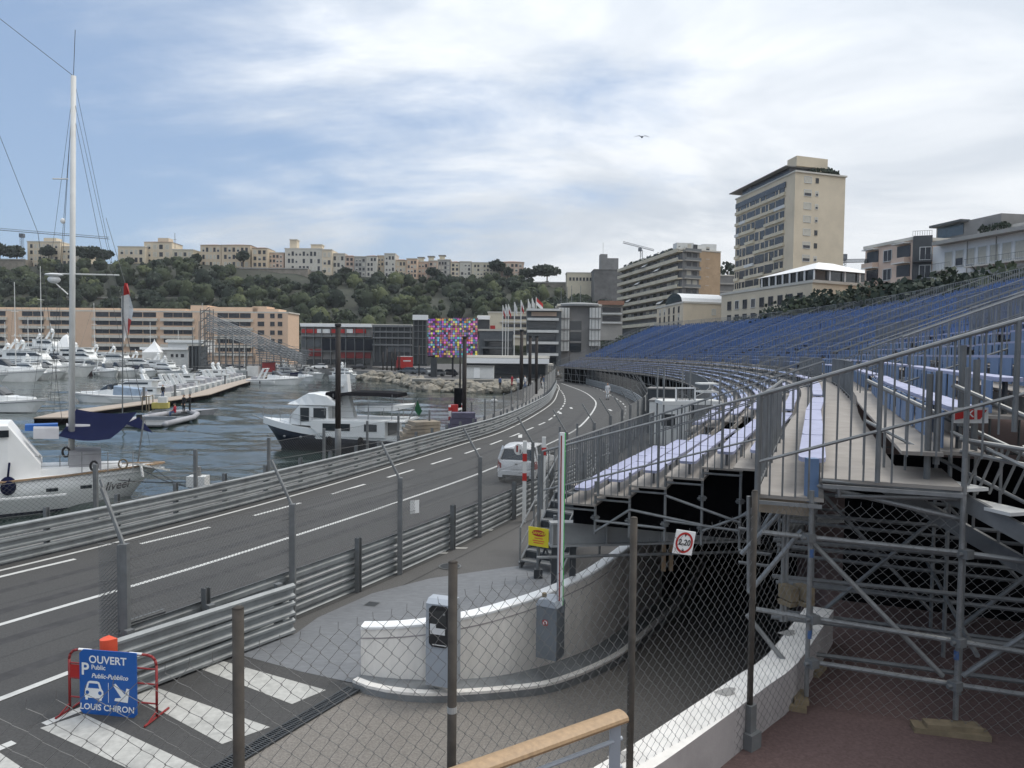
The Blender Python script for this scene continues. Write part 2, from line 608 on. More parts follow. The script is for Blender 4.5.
# ================================================================== the ground, water and track
FARBAR = [(-24.5, -6), (-18.5, 6), (-12.3, 17.9), (-10.7, 21.2), (-8.8, 25.7), (-6.6, 31.8), (-3.5, 41.5), (-1.0, 49.5), (1.5, 62.4), (3.9, 78.8), (5.6, 98.6), (6.6, 112), (6.9, 126.9), (6.0, 142)]
NEARBAR = [(-6.0, 11.4), (-4.3, 14.55), (-2.55, 17.9), (-0.8, 21.6), (1.2, 26.3), (3.6, 32.4), (7.2, 44.7), (9.4, 53), (11.2, 62.6), (12.9, 76), (13.6, 90), (13.5, 102), (12.6, 118), (11.3, 137), (9, 158)]
SOLID = [(-19, -3), (-12.5, 8.8), (-9.6, 14.2), (-8.4, 16.4), (-6.7, 19.8), (-3.7, 26.5), (-0.8, 33.9), (3.2, 46.5), (5.5, 56.5), (8.3, 74), (9.3, 86), (9.5, 102), (8.3, 126)]
DASH = [(-20, 1), (-14.2, 12.2), (-11.7, 17), (-8.6, 22.6), (-5.7, 29.5), (-1.9, 40), (1.6, 52.5), (3.4, 61), (5.6, 79), (6.6, 99), (6.7, 118)]
fb = polyline(FARBAR, 1.0)
quay_edge = offs(fb, -3.3)
shore = [(-900, 280), (-300, 262), (-130, 238), (-72, 226), (-50, 205), (-36, 186), (-27, 172), (-20.5, 152), (-16, 136), (-11.5, 124.5), (-5, 122), (0.5, 121)]
qe = [q for q in quay_edge if q[1] < 118]
island = [(-2.45, 11.55), (-2.0, 11.35), (-1.2, 11.4), (0, 11.95), (.9, 12.6), (2.1, 14.2), (3.1, 16.2), (4.6, 19.5), (6.6, 25)]
WALL_IN = [(-2.6, 2.35), (-1.3, 3.55), (-.3, 4.45), (.62, 5.3), (1.05, 5.72), (2.2, 6.95), (2.6, 7.4), (3.65, 9.0), (4.5, 10.9), (5.35, 13.4), (6.0, 16), (8.6, 22), (11, 27)]
hole = [(-3.5, 9.5), (-2.47, 11.5), (-2.28, 11.85), (-1.88, 11.87), (-1.25, 11.99), (-.38, 12.39), (.38, 13.05), (1.1, 13.92), (1.7, 14.83), (2.85, 17.13), (4.4, 20.53), (6.1, 24.9)] + [(10.5, 27)] + [(x + .15, y - .1) for x, y in WALL_IN[::-1][1:]] + [(-4.6, 5.0), (-5.2, 6.4)]
outer = shore + qe[::-1] + [(-30, -60), (3500, -60), (3500, 5000), (-3500, 5000), (-3500, 290)]
tri = tessellate_polygon([[Vector((x, y, 0)) for x, y in outer], [Vector((x, y, 0)) for x, y in hole]])
allp = outer + hole
g = MB()
g.add([(x, y, 0) for x, y in allp], [orient(t, allp) for t in tri])
struct(g.build('ground', 'asphalt'))
g = MB()
edge = shore + qe[::-1] + [(-30, -60)]
for a, b in zip(edge[:-1], edge[1:]):
    g.flat([(a[0], a[1], -4), (b[0], b[1], -4), (b[0], b[1], -.002), (a[0], a[1], -.002)])
struct(g.build('quay_wall', 'concrete_dark'))
random.seed(12)
WAVES = []
for i in range(22):
    lam = 1.3 * (1.13 ** i) * random.uniform(.9, 1.1)
    th = random.gauss(1.35, .55)
    kk = 2 * pi / lam
    WAVES.append((kk * cos(th), kk * sin(th), random.uniform(0, 6.28), .034 / kk * (1.0 if i < 12 else .75)))
g = MB()
ncol, rows_y = 230, [10.0]
while rows_y[-1] < 330:
    rows_y.append(rows_y[-1] * 1.0085 + .02)
for y in rows_y:
    fade = 1.0 if y < 70 else max(.25, 70 / y)
    for i in range(ncol + 1):
        x = y * (-1.05 + 1.22 * i / ncol)
        g.v.append((x, y, -1.5 + fade * sum(a_ * sin(kx * x + ky * y + ph) for kx, ky, ph, a_ in WAVES)))
for j in range(len(rows_y) - 1):
    for i in range(ncol):
        g.f.append((j * (ncol + 1) + i, j * (ncol + 1) + i + 1, (j + 1) * (ncol + 1) + i + 1, (j + 1) * (ncol + 1) + i))
        g.m.append(0)
struct(g.build('water', 'water', None, True))
g = MB()
g.add([(-3500, -200, -1.9), (40, -200, -1.9), (40, 300, -1.9), (-3500, 300, -1.9)], [(0, 1, 2, 3)])
struct(g.build('outer_water', 'water'))
# paler quay strip and promenade between track and water
def ribbon(pl, u0, u1, z, mi=0, mb=None, smin=None, smax=None):
    mb = mb or MB()
    q = [k for k in pl if (smin is None or k[2] >= smin) and (smax is None or k[2] <= smax)]
    a, b = offs(q, u0), offs(q, u1)
    for i in range(len(q) - 1):
        mb.flat([(a[i][0], a[i][1], z), (b[i][0], b[i][1], z), (b[i + 1][0], b[i + 1][1], z), (a[i + 1][0], a[i + 1][1], z)], mi)
    return mb
struct(ribbon(fb, -3.28, -.25, .004).build('quay_pavement', 'quay'))
nb = polyline(NEARBAR, 1.0)
road_pts = offs(fb, -.2)
nbx = [(-13.5, 3), (-9.2, 7.2), (-7.6, 9.0)] + offs(nb, .15)
rp = [q for q in road_pts] + nbx[::-1] + [(-14, -6)]
tri = tessellate_polygon([[Vector((x, y, 0)) for x, y in rp]])
g = MB()
g.add([(x, y, .004) for x, y in rp], [orient(t, rp) for t in tri])
struct(g.build('road', 'road'))
# zebra / ramp mouth asphalt
blk = [(-6.3, 10.6), (-5.4, 12.0), (-4.4, 13.1), (-4.0, 13.4), (-3.4, 12.6), (-2.5, 11.55), (-3.6, 9.4), (-5.3, 6.3), (-9.2, 7.2), (-7.8, 9.0)]
tri = tessellate_polygon([[Vector((x, y, 0)) for x, y in blk]])
g = MB()
g.add([(x, y, .009) for x, y in blk], [orient(t, blk) for t in tri])
struct(g.build('crossing_road', 'road'))
pav = [tuple(G(*p)[:2]) for p in ((238, 655), (300, 672), (350, 683))] + [(-2.4, 11.7), (-2.3, 12.0), (-1.3, 12.35), (-.4, 12.75), (.9, 14.2), (1.4, 15.1), (2.0, 16.6)] + [tuple(G(*p)[:2]) for p in ((548, 563), (505, 568), (430, 579), (372, 594), (318, 618), (296, 634))]
tri = tessellate_polygon([[Vector((x, y, 0)) for x, y in pav]])
g = MB()
g.add([(x, y, .013) for x, y in pav], [orient(t, pav) for t in tri])
struct(g.build('blue_grey_paving', 'paving'))
# painted lines
sl = polyline(SOLID, .8)
g = ribbon(sl, -.07, .07, .0085, smin=2)
dl = polyline(DASH, .25)
s0 = min(dl, key=lambda e: abs(e[0].y - 20.0))[2] % 4.0
while s0 < dl[-1][2] - 3:
    ribbon(dl, -.07, .07, .0085, mb=g, smin=s0 - .01, smax=s0 + 2.3)
    s0 += 4.0 if s0 < 60 else 3.6
ribbon(fb, .38, .5, .0085, mb=g)
rd = polyline([(8.3, 56.2), (11.2, 74.1), (12.2, 93.0), (12.3, 113.9), (10.6, 132)], .5)
s0 = .0
while s0 < 72:
    ribbon(rd, -.06, .06, .0085, mb=g, smin=s0, smax=s0 + 2)
    s0 += 4
a, b, c = [G(*p, z=.0135) for p in ((0, 698), (38, 684), (60, 676))]
for q0, q1 in ((G(-60, 722, .0135), G(70, 672, .0135)), (G(-20, 756, .0135), G(14, 742, .0135)), (G(44, 724, .0135), G(86, 707, .0135))):
    g.beam(q0, q1, .14, .002)
for px, py in ((560, 413), (571, 408), (610, 410), (520, 436)):
    p = G(px, py, .0085)
    g.flat([(p.x - .12, p.y - .9, .0088), (p.x + .12, p.y - .9, .0088), (p.x + .15, p.y + .9, .0088), (p.x - .09, p.y + .9, .0088)])
struct(g.build('lane_markings', 'line'))
g = MB()
for u0, u1 in ((1.62, 1.645), (5.2, 5.225), (-1.2, -1.18)):
    ribbon(sl, u0, u1, .0062, mb=g)
struct(g.build('road_joints', 'road_joint'))
g = MB()
for u0, u1, a, b in ((.75, 1.05, 6, 60), (2.3, 2.6, 6, 64), (-2.2, -1.95, 8, 70), (-.9, -.6, 12, 75)):
    ribbon(sl, u0, u1, .0055, mb=g, smin=a, smax=b)
struct(g.build('tyre_marks', 'tyre'))
g = MB()
for u0, u1, a, b in ((.2, 1.5, 13, 16.2), (1.7, 3.6, 24, 25.2), (-2.4, -1.3, 30, 36), (2.0, 3.0, 7.5, 9.0)):
    ribbon(sl, u0, u1, .005, mb=g, smin=a, smax=b)
struct(g.build('road_patch', 'road_patch'))
for lab, px, py, rr in (('round iron manhole cover on the track left of the catch fence', 210, 606, .3), ('small square drain cover in the paving beside the guard rail', 372, 604, .2), ('round iron cover in the asphalt beyond the blue grey paving', 450, 566, .28)):
    p = G(px, py, .016)
    t = thing('manhole_cover', lab, 'manhole cover', (p.x, p.y, 0))
    n = 4 if 'square' in lab else 20
    MB().flat([(p.x + rr * cos(2 * pi * k / n + .5), p.y + rr * sin(2 * pi * k / n + .5), .0165) for k in range(n)]).build('frame', 'galv_dull', t)
    MB().flat([(p.x + rr * .86 * cos(2 * pi * k / n + .5), p.y + rr * .86 * sin(2 * pi * k / n + .5), .0195) for k in range(n)]).build('lid', 'steel_dark', t)
g = MB()
for qs in (((188, 664), (216, 659), (326, 690), (292, 704)), ((118, 688), (152, 686), (270, 727), (222, 744)), ((40, 728), (84, 714), (205, 770), (142, 775)), ((-30, 760), (-4, 750), (70, 800), (20, 810))):
    g.flat([G(*p, z=.0135) for p in qs])
for px, py, t in ((435, 553, .5), (455, 548, .5), (484, 530, .4), (441, 551, .2), (482, 527, .2)):
    p = G(px, py, .008)
    g.flat([(p.x - t, p.y - .12, .008), (p.x + t * .6, p.y - .05, .008), (p.x + t * .7, p.y + .07, .008), (p.x - t * .8, p.y + .1, .008)])
struct(g.build('zebra_crossing_paint', 'zebra'))
# ------------------------------------------------------------------ ramp down to the car park
def rampz(x, y):
    return -.135 * max(0.0, (x + 3) * .9 + (y - 10.4) * .42 - .9) if y < 60 else 0
g = MB()
nx, ny = 44, 52
x0, x1, y0, y1 = -5.6, 14.0, 2.0, 30.0
vs = []
for j in range(ny + 1):
    for i in range(nx + 1):
        x, y = x0 + (x1 - x0) * i / nx, y0 + (y1 - y0) * j / ny
        vs.append((x, y, max(rampz(x, y), -3.2) - .006))
g.add(vs, [(j * (nx + 1) + i, j * (nx + 1) + i + 1, (j + 1) * (nx + 1) + i + 1, (j + 1) * (nx + 1) + i) for j in range(ny) for i in range(nx)])
struct(g.build('ramp', 'ramp'))
# drain grating across the head of the ramp
dr = thing('drain_grating', 'long dark slotted drain grating across the head of the car park ramp', 'drain', (-3, 10.4, 0))
a, b = Vector((-3.75, 9.0, .012)), Vector((-2.42, 11.5, .012))
dirv = (b - a).normalized()
sidev = Vector((dirv.y, -dirv.x, 0))
g = MB()
g.beam(a + sidev * .11, b + sidev * .11, .025, .03)
g.beam(a - sidev * .11, b - sidev * .11, .025, .03)
g.beam(a, b, .02, .026)
n = 70
for i in range(n):
    p = a.lerp(b, (i + .5) / n)
    g.beam(p - sidev * .1, p + sidev * .1, .017, .024)
g.build('grate', 'steel_dark', dr)
g = MB()
g.beam(a - Vector((0, 0, .003)), b - Vector((0, 0, .003)), .21, .004)
g.build('trough', 'dark', dr)
# raised footpath (red asphalt) behind the white kerb wall, roof over the ramp
T1 = [(x + .14, y - .13) for x, y in WALL_IN] + [(14, 33), (18, 45), (21, 62), (22, 100), (60, 110), (60, -20), (-4, -20), (-4, 1)]
g = MB()
g.prism(T1, -4, 1.9, bottom=False)
struct(g.build('footpath', 'red_asphalt'))
g = MB()
g.prism([(1.75, 15.4), (5.6, 15.6), (8.4, 22), (11, 27), (12, 31), (8, 31), (4.8, 21), (3.0, 17.6)], 1.52, 1.86)
struct(g.build('tunnel_roof', 'concrete_dark'))
g = MB()
for a, b in (((4.0, 19.2), (8.2, 30)), ((8.2, 30), (13, 31)), ((8.4, 22), (13, 31))):
    g.beam((a[0], a[1], -1.3), (b[0], b[1], -1.3), .25, 5.4)
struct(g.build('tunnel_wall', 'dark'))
def wallstrip(mb, pts, w0, zbot, ztop, mi_side=0, mi_top=1):
    """a wall of thickness w0 to the right of the polyline pts"""
    q = []
    for i, p in enumerate(pts):
        a = pts[max(i - 1, 0)]
        b = pts[min(i + 1, len(pts) - 1)]
        t = Vector((b[0] - a[0], b[1] - a[1])).normalized()
        q.append((p[0] + t.y * w0, p[1] - t.x * w0))
    for i in range(len(pts) - 1):
        zb0, zb1 = (zbot(*pts[i]), zbot(*pts[i + 1])) if callable(zbot) else (zbot, zbot)
        zt0, zt1 = (ztop[i], ztop[i + 1]) if isinstance(ztop, list) else (ztop, ztop)
        a, b, c, d = pts[i], pts[i + 1], q[i + 1], q[i]
        mb.flat([(a[0], a[1], zt0), (d[0], d[1], zt0), (c[0], c[1], zt1), (b[0], b[1], zt1)], mi_top)
        mb.flat([(a[0], a[1], zb0), (a[0], a[1], zt0), (b[0], b[1], zt1), (b[0], b[1], zb1)], mi_side)
        mb.flat([(d[0], d[1], zb0), (c[0], c[1], zb1), (c[0], c[1], zt1), (d[0], d[1], zt0)], mi_side)
    for i in (0, -1):
        a, d = pts[i], q[i]
        zt = ztop[i] if isinstance(ztop, list) else ztop
        zb = zbot(*a) if callable(zbot) else zbot
        mb.flat([(a[0], a[1], zb), (d[0], d[1], zb), (d[0], d[1], zt), (a[0], a[1], zt)], mi_side)
    return mb
WI = [(p.x, p.y) for p, t, s in polyline(WALL_IN[:8], .3)]
g = wallstrip(MB(), WI, .3, -3.6, 2.3, 0, 1)  # white wall: shade on the sides is put into their grey colour
kw = thing('kerb_wall', 'low white kerb wall curving along the red footpath above the ramp', 'wall', (2.2, 6.9, 1.9))
g.build('wall', ['grey_wall', 'white_wall'], kw)
for px, py in ((727, 692), (623, 757), (788, 633)):
    p = G(px, py, 2.3)
    pt = MB()
    ring = []
    for i in range(14):
        t = 2 * pi * i / 14
        ring.append((p.x + (.095 + .03 * sin(3 * t + 1)) * cos(t + .6), p.y + (.06 + .015 * cos(2 * t)) * sin(t + .6) + .03 * cos(t), 2.304))
    pt.flat(ring)
    pt.build('mortar_patch', 'concrete', kw)
# curved white island wall with its kerb
IW = [(p.x, p.y) for p, t, s in polyline([(-2.35, 12.0), (-1.9, 11.98), (-1.3, 12.1), (-.45, 12.5), (.3, 13.15), (1.0, 14.0), (1.6, 14.9), (2.75, 17.2), (4.3, 20.6), (6, 25)], .3)]
iw = thing('island_wall', 'curved white parapet wall beside the parking machines', 'wall', (-.4, 12.5, 0))
ztop = [.9 + .1 * min(1, i / 8) for i in range(len(IW))]
g = wallstrip(MB(), IW, .22, -3.4, [z - .055 for z in ztop], 0, 0)
g.build('wall', ['white_wall'], iw)
IW2 = [(x, y) for x, y in IW]
g = MB()
for (i, a), b in zip(enumerate(IW[:-1]), IW[1:]):
    pass
cop = []
for i, p in enumerate(IW):
    a, b = IW[max(i - 1, 0)], IW[min(i + 1, len(IW) - 1)]
    t = Vector((b[0] - a[0], b[1] - a[1])).normalized()
    nrm = Vector((t.y, -t.x))
    z = ztop[i]
    c = Vector(p) + nrm * .11
    prof = [(-.125, -.055), (.128, -.055), (.128, -.018), (.10, .0), (-.10, .0), (-.125, -.018)]
    cop.append([(c.x + nrm.x * u, c.y + nrm.y * u, z + v) for u, v in prof])
g.loft(cop, 0)
g.build('coping', 'white', iw)
g = MB()
rib = []
for i, p in enumerate(IW):
    a, b = IW[max(i - 1, 0)], IW[min(i + 1, len(IW) - 1)]
    t = Vector((b[0] - a[0], b[1] - a[1])).normalized()
    nrm = Vector((t.y, -t.x))
    c = Vector(p) + nrm * .222
    z = ztop[i] - .2
    rib.append([(c.x + nrm.x * u, c.y + nrm.y * u, z + v) for u, v in ((-.01, -.01), (.004, -.01), (.004, .01), (-.01, .01))])
g.loft(rib, 0)
g.build('groove', 'grey_wall', iw)
ISL = [(p.x, p.y) for p, t, s in polyline(island, .3)]
ik = thing('island_kerb', 'grey kerb with a white painted edge round the parking island', 'kerb', (-.5, 11.7, 0))
def iz(x, y):
    return rampz(x, y) * .93 + .14
g = MB()
prof = [(0.0, -.6), (0.0, -.03), (-.02, 0.0), (-.16, 0.0), (-.16, -.3)]
r1, r2 = [], []
for i, p in enumerate(ISL):
    a, b = ISL[max(i - 1, 0)], ISL[min(i + 1, len(ISL) - 1)]
    t = Vector((b[0] - a[0], b[1] - a[1])).normalized()
    nrm = Vector((t.y, -t.x))
    z = iz(*p)
    r1.append([(p[0] + nrm.x * u, p[1] + nrm.y * u, z + v) for u, v in ((.0, -1.2), (.0, -.012), (-.14, -.012), (-.14, -1.2))])
    r2.append([(p[0] + nrm.x * u, p[1] + nrm.y * u, z + v) for u, v in ((.003, -.05), (.003, -.006), (-.012, .0), (-.12, .0), (-.12, -.05))])
g.loft(r1, 0)
g.build('kerb_stone', 'kerb_grey', ik)
g = MB()
g.loft(r2, 0)
g.build('painted_edge', 'white_wall', ik)
g = MB()
m = min(len(ISL), len(IW))
for k in range(60):
    f0, f1 = k / 60, (k + 1) / 60
    def at(L_, f):
        q = f * (len(L_) - 1)
        i = min(int(q), len(L_) - 2)
        return (L_[i][0] + (L_[i + 1][0] - L_[i][0]) * (q - i), L_[i][1] + (L_[i + 1][1] - L_[i][1]) * (q - i))
    a, b, c, d = at(ISL, f0), at(ISL, f1), at(IW, f1), at(IW, f0)
    g.flat([(a[0], a[1], iz(*a) - .02), (b[0], b[1], iz(*b) - .02), (c[0], c[1], iz(*b) - .02), (d[0], d[1], iz(*a) - .02)])
g.build('island_top', 'kerb_grey', ik)
# ================================================================== guard rails and fences of the track
def rail_profile(p, nrm, z, side):
    pr = [(0, -.146), (.06, -.112), (.06, -.072), (.0, -.04), (.0, .04), (.06, .072), (.06, .112), (0, .146), (-.012, .146), (.045, .103), (.045, .075), (-.012, .04), (-.012, -.04), (.045, -.075), (.045, -.106), (-.012, -.146)]
    return [(p[0] + nrm[0] * u * side, p[1] + nrm[1] * u * side, z + v) for u, v in pr]
def guard_rail(name, label, pl, zs, side, post_step, post_side, matn='armco', cat='barrier', first=0.0):
    p0 = pl[0][0]
    t = thing(name, label, cat, (p0.x, p0.y, 0))
    for z in zs:
        rings = []
        for p, tg, s in pl:
            rings.append(rail_profile(p, (tg.y, -tg.x), z, side))
        MB().loft(rings).build('rail', matn, t)
    posts, nxt = 0, first
    mesh = None
    for p, tg, s in pl:
        if s >= nxt - 1e-6:
            nxt += post_step
            g = MB()
            x, y = tg.y * post_side, -tg.x * post_side
            ang = math.atan2(tg.y, tg.x)
            g.box((p.x + x * .09, p.y + y * .09, .6), (.1, .012, 1.2), ang)
            for e in (-.045, .045):
                g.box((p.x + x * .09 + tg.x * e, p.y + y * .09 + tg.y * e, .6), (.012, .12, 1.2), ang)
            if posts < 95:
                g.build('post', 'galv_dull', t)
            posts += 1
    return t
ZR = (.165, .49, .815)
nb1 = polyline(NEARBAR, .5)
guard_rail('guard_rail', 'grey triple rail barrier along the near right edge of the track', [k for k in nb1 if k[2] < 165], ZR, -1, 3.85, 1, first=1.5)
fb1 = polyline(FARBAR, 1.0)
guard_rail('guard_rail', 'grey triple rail barrier between the track and the harbour quay', fb1, ZR, 1, 2.0, -1)
# extra offset piece beside the gap, with its orange end
pa, pb = Vector((-5.86, 10.98, 0)), Vector((-4.02, 13.75, 0))
tt = (pb - pa).normalized()
pl = [(Vector((pa.lerp(pb, k / 8).x, pa.lerp(pb, k / 8).y)), Vector((tt.x, tt.y)), k) for k in range(9)]
gp = thing('guard_rail', 'short bright triple rail barrier section overlapping the end of the near barrier', 'barrier', (-5, 12, 0))
for z in ZR:
    MB().loft([rail_profile(p, (tg.y, -tg.x), z, 1) for p, tg, s in pl]).build('rail', 'armco', gp)
for k in (.08, .5, .92):
    p = pa.lerp(pb, k)
    MB().box((p.x - .1 * tt.y, p.y + .1 * tt.x, .5), (.12, .1, 1.0), math.atan2(tt.y, tt.x)).build('post', 'galv_dull', gp)
ec = thing('barrier_end_cap', 'orange plastic cap on the end of the short barrier section', 'end cap', (-5.75, 10.6, 0))
g = MB()
cc = pa - tt * .02
rings = []
for k in range(7):
    a = pi * k / 6
    rings.append([(cc.x - tt.x * .2 * sin(a) + (-tt.y) * (.02 + .23 * cos(a) * .5), cc.y - tt.y * .2 * sin(a) + tt.x * (.02 + .23 * cos(a) * .5), z) for z in (.42, .76, .93, 1.0)])
vs = [q for r_ in rings for q in r_]
g.add(vs, [(i * 4 + j, i * 4 + j + 1, (i + 1) * 4 + j + 1, (i + 1) * 4 + j) for i in range(6) for j in range(3)])
tc_ = (cc.x - tt.x * .06, cc.y - tt.y * .06, 1.04)
g.add([r_[3] for r_ in rings] + [tc_], [(i, i + 1, 7) for i in range(6)])
g.build('cap', 'orange', ec, True)
MB().box((cc.x - .28 * tt.x, cc.y - .28 * tt.y, .66), (.012, .1, .2), math.atan2(tt.y, tt.x)).build('reflector', 'white', ec)
# chain link helper: a straight panel between two ground points
def mesh_panel(mb, a, b, z0, z1, pitch=.1, r=.0016, za=None, zb=None, ratio=1.0, n=3):
    """diamond mesh from a to b between heights z0 and z1"""
    a, b = Vector((a[0], a[1], 0)), Vector((b[0], b[1], 0))
    Ln = (b - a).length
    d = (b - a) / Ln
    hgt = (z1 - z0)
    run = hgt / ratio
    off = Vector((d.y, -d.x, 0)) * r
    k = -int(run / pitch) - 1
    while k * pitch < Ln:
        for sg in (1, -1):
            s0 = k * pitch
            t0, t1 = 0.0, 1.0
            if sg > 0:
                sa, sb = s0, s0 + run
            else:
                sa, sb = s0 + run, s0
            lo, hi = min(sa, sb), max(sa, sb)
            if hi <= 0 or lo >= Ln:
                continue
            def clipt(sv):
                return (sv - sa) / (sb - sa)
            ts = sorted((clipt(0), clipt(Ln)))
            t0, t1 = max(0, ts[0]), min(1, ts[1])
            if t1 - t0 < 1e-3:
                continue
            q0 = a + d * (sa + (sb - sa) * t0) + Vector((0, 0, z0 + hgt * t0)) + off * sg
            q1 = a + d * (sa + (sb - sa) * t1) + Vector((0, 0, z0 + hgt * t1)) + off * sg
            mb.tube(q0, q1, r, n, cap=False)
        k += 1
    return mb
# debris fence on the near barrier: posts with arms cranked over the track
df = thing('debris_fence', 'tall catch fence of wire mesh on cranked posts along the near barrier', 'fence', (-4.2, 14.8, 0))
nbp = polyline(NEARBAR, .5)
sel = [k for k in nbp if k[2] % 4.0 < .25 or 4.0 - (k[2] % 4.0) < .25]
fence_pts = []
for k in range(0, 40):
    q = [e for e in nbp if abs(e[2] - max(0, k * 3.85 - .5)) < .26]
    if q:
        fence_pts.append(q[0])
for i, (p, tg, s) in enumerate(fence_pts):
    nx_, ny_ = tg.y, -tg.x
    b = Vector((p.x + nx_ * .12, p.y + ny_ * .12, 0))
    g = MB()
    g.beam(b, b + Vector((0, 0, 2.3)), .11, .11)
    g.build('post', 'galv_dull', df)
    g = MB()
    e = b + Vector((-nx_ * .55, -ny_ * .55, 3.1))
    g.tube(b + Vector((0, 0, 2.25)), e, .03, 6)
    g.build('arm', 'galv_dull', df)
g = MB()
gc = MB()
for (p, tg, s), (p2, tg2, s2) in zip(fence_pts[:-1], fence_pts[1:]):
    a = (p.x + tg.y * .05, p.y - tg.x * .05)
    b = (p2.x + tg2.y * .05, p2.y - tg2.x * .05)
    near = s < 16
    mesh_panel(g, a, b, 1.02, 2.3, .075 if near else (.13 if s < 48 else .26), .003 if near else (.005 if s < 48 else .011), ratio=1.2)
    a2 = (p.x - tg.y * .5, p.y + tg.x * .5)
    b2 = (p2.x - tg2.y * .5, p2.y + tg2.x * .5)
    for z in (1.05, 1.38, 1.7, 2.0, 2.3):
        gc.tube((a[0], a[1], z), (b[0], b[1], z), .005, 4, cap=False)
    for f in (.35, .7, 1.0):
        gc.tube((a[0] + (a2[0] - a[0]) * f, a[1] + (a2[1] - a[1]) * f, 2.3 + .8 * f), (b[0] + (b2[0] - b[0]) * f, b[1] + (b2[1] - b[1]) * f, 2.3 + .8 * f), .005, 4, cap=False)
g.build('wire_mesh', 'wire', df)
gc.build('cables', 'wire_dark', df)
# the mesh-wrapped end post
p = Vector((-6.0, 11.5, 0))
ep = thing('fence_end_post', 'steel end post wrapped in rolled wire mesh beside the orange cap', 'post', tuple(p))
g = MB()
g.beam(p, p + Vector((0, 0, 2.25)), .13, .13)
g.build('post', 'galv_dull', ep)
g = MB()
g.tube(p + Vector((0, 0, 2.2)), p + Vector((-.5, .3, 3.2)), .03, 6)
g.tube(p + Vector((0, 0, 1.0)), p + Vector((.35, .6, 1.0)), .04, 6)
g.build('arm', 'galv_dull', ep)
g = MB()
for k in range(5):
    o = .04 * k
    mesh_panel(g, (p.x - .34 - o * .3, p.y - .1 + o), (p.x - .05, p.y - .05 + o), .8, 2.3 - o, .06, .0018)
for z in (.85, 1.1, 1.4, 1.7, 2.0, 2.28):
    g.tube((p.x - .33, p.y - .1, z), (p.x - .04, p.y - .04, z), .006, 4)
g.build('rolled_mesh', 'wire', ep)
# white and red banded posts with a small white board
for px, pyb, ytop, lab in ((524, 522, 441, 'white fence post with two red bands, the left one by the white car'), (543, 520, 437, 'white fence post with one red band beside the white car')):
    b = G(px, pyb, 0)
    t = thing('banded_post', lab, 'post', tuple(b))
    hgt = H + b.y * (ray(px, ytop).z / ray(px, ytop).y)
    MB().beam(b, b + Vector((0, 0, hgt)), .12, .12).build('post', 'white_dirty', t)
    zs = (.56, .8) if px < 530 else (.83,)
    for z in zs:
        MB().beam(b + Vector((0, 0, hgt * z - .12)), b + Vector((0, 0, hgt * z + .12)), .135, .135).build('red_band', 'red', t)
    if px < 530:
        c = b + Vector((-.2, -.09, hgt * .9))
        g = MB()
        g.add([(c.x + .14 * cos(2 * pi * k / 24) * 1.0, c.y + d_, c.z + .17 * sin(2 * pi * k / 24)) for d_ in (0, .03) for k in range(24)],
              [tuple(range(24)), tuple(range(47, 23, -1))] + [(k, (k + 1) % 24, 24 + (k + 1) % 24, 24 + k) for k in range(24)])
        dsc = g.build('disc', 'white_dirty', t)
        MB().box((c.x - .04, c.y - .008, c.z + .02), (.05, .012, .2)).build('red_mark', 'red_dark', dsc)
        MB().box((c.x + .06, c.y - .008, c.z - .06), (.05, .012, .12)).build('grey_mark', 'cloth_grey', dsc)
# small white notice on the third debris post
p, tg, s = fence_pts[2]
q = PL(416, 506, (p.x, p.y), (p.x + tg.x, p.y + tg.y))
nt_ = thing('notice_board', 'small blank white notice fixed to the catch fence over the near barrier', 'notice', (p.x, p.y, 1.4))
g = MB()
g.box((q.x - .02, q.y - .1, q.z), (.24, .012, .32), math.atan2(tg.y, tg.x) - .5)
g.build('board', 'white', nt_)
g = MB()
g.tube((q.x - .02, q.y - .08, q.z + .12), (q.x - .1, q.y + .05, q.z + .12), .006, 4)
g.build('clip', 'galv', nt_)
# quay fence: posts and mesh beside the water
qf = thing('quay_fence', 'low wire mesh fence on grey posts along the edge of the quay', 'fence', (-14, 25, 0))
qpl = polyline(FARBAR, .5)
prev = None
g = MB()
for k in range(0, 30):
    s = 15.6 + k * 3.9
    e = [x for x in qpl if abs(x[2] - s) < .26]
    if not e:
        continue
    p, tg, _ = e[0]
    b = Vector((p.x - tg.y * 2.3, p.y + tg.x * 2.3, 0))
    MB().beam(b, b + Vector((0, 0, 1.75)), .11, .11).build('post', 'galv_dull', qf)
    if prev:
        mesh_panel(g, prev[:2], b[:2], .05, 1.55, .16, .0035 if k < 14 else .006, ratio=.8)
        g.tube((prev.x, prev.y, 1.55), (b.x, b.y, 1.55), .008, 4)
    prev = b
g.build('wire_mesh', 'wire_dark', qf)
# tall fence on the far part of the harbour side barrier
ff = thing('debris_fence', 'tall mesh catch fence on the harbour side where the track bends away', 'fence', (2, 66, 0))
g = MB()
prev = None
for k in range(0, 22):
    s = 86 + k * 3.6
    e = [x for x in qpl if abs(x[2] - s) < .26]
    if not e:
        continue
    p, tg, _ = e[0]
    b = Vector((p.x - tg.y * .15, p.y + tg.x * .15, 0))
    MB().beam(b, b + Vector((0, 0, 2.9)), .1, .1).build('post', 'galv_dull', ff)
    if prev:
        mesh_panel(g, prev[:2], b[:2], .95, 2.9, .3, .007, ratio=1.2)
    prev = b
g.build('wire_mesh', 'wire', ff)
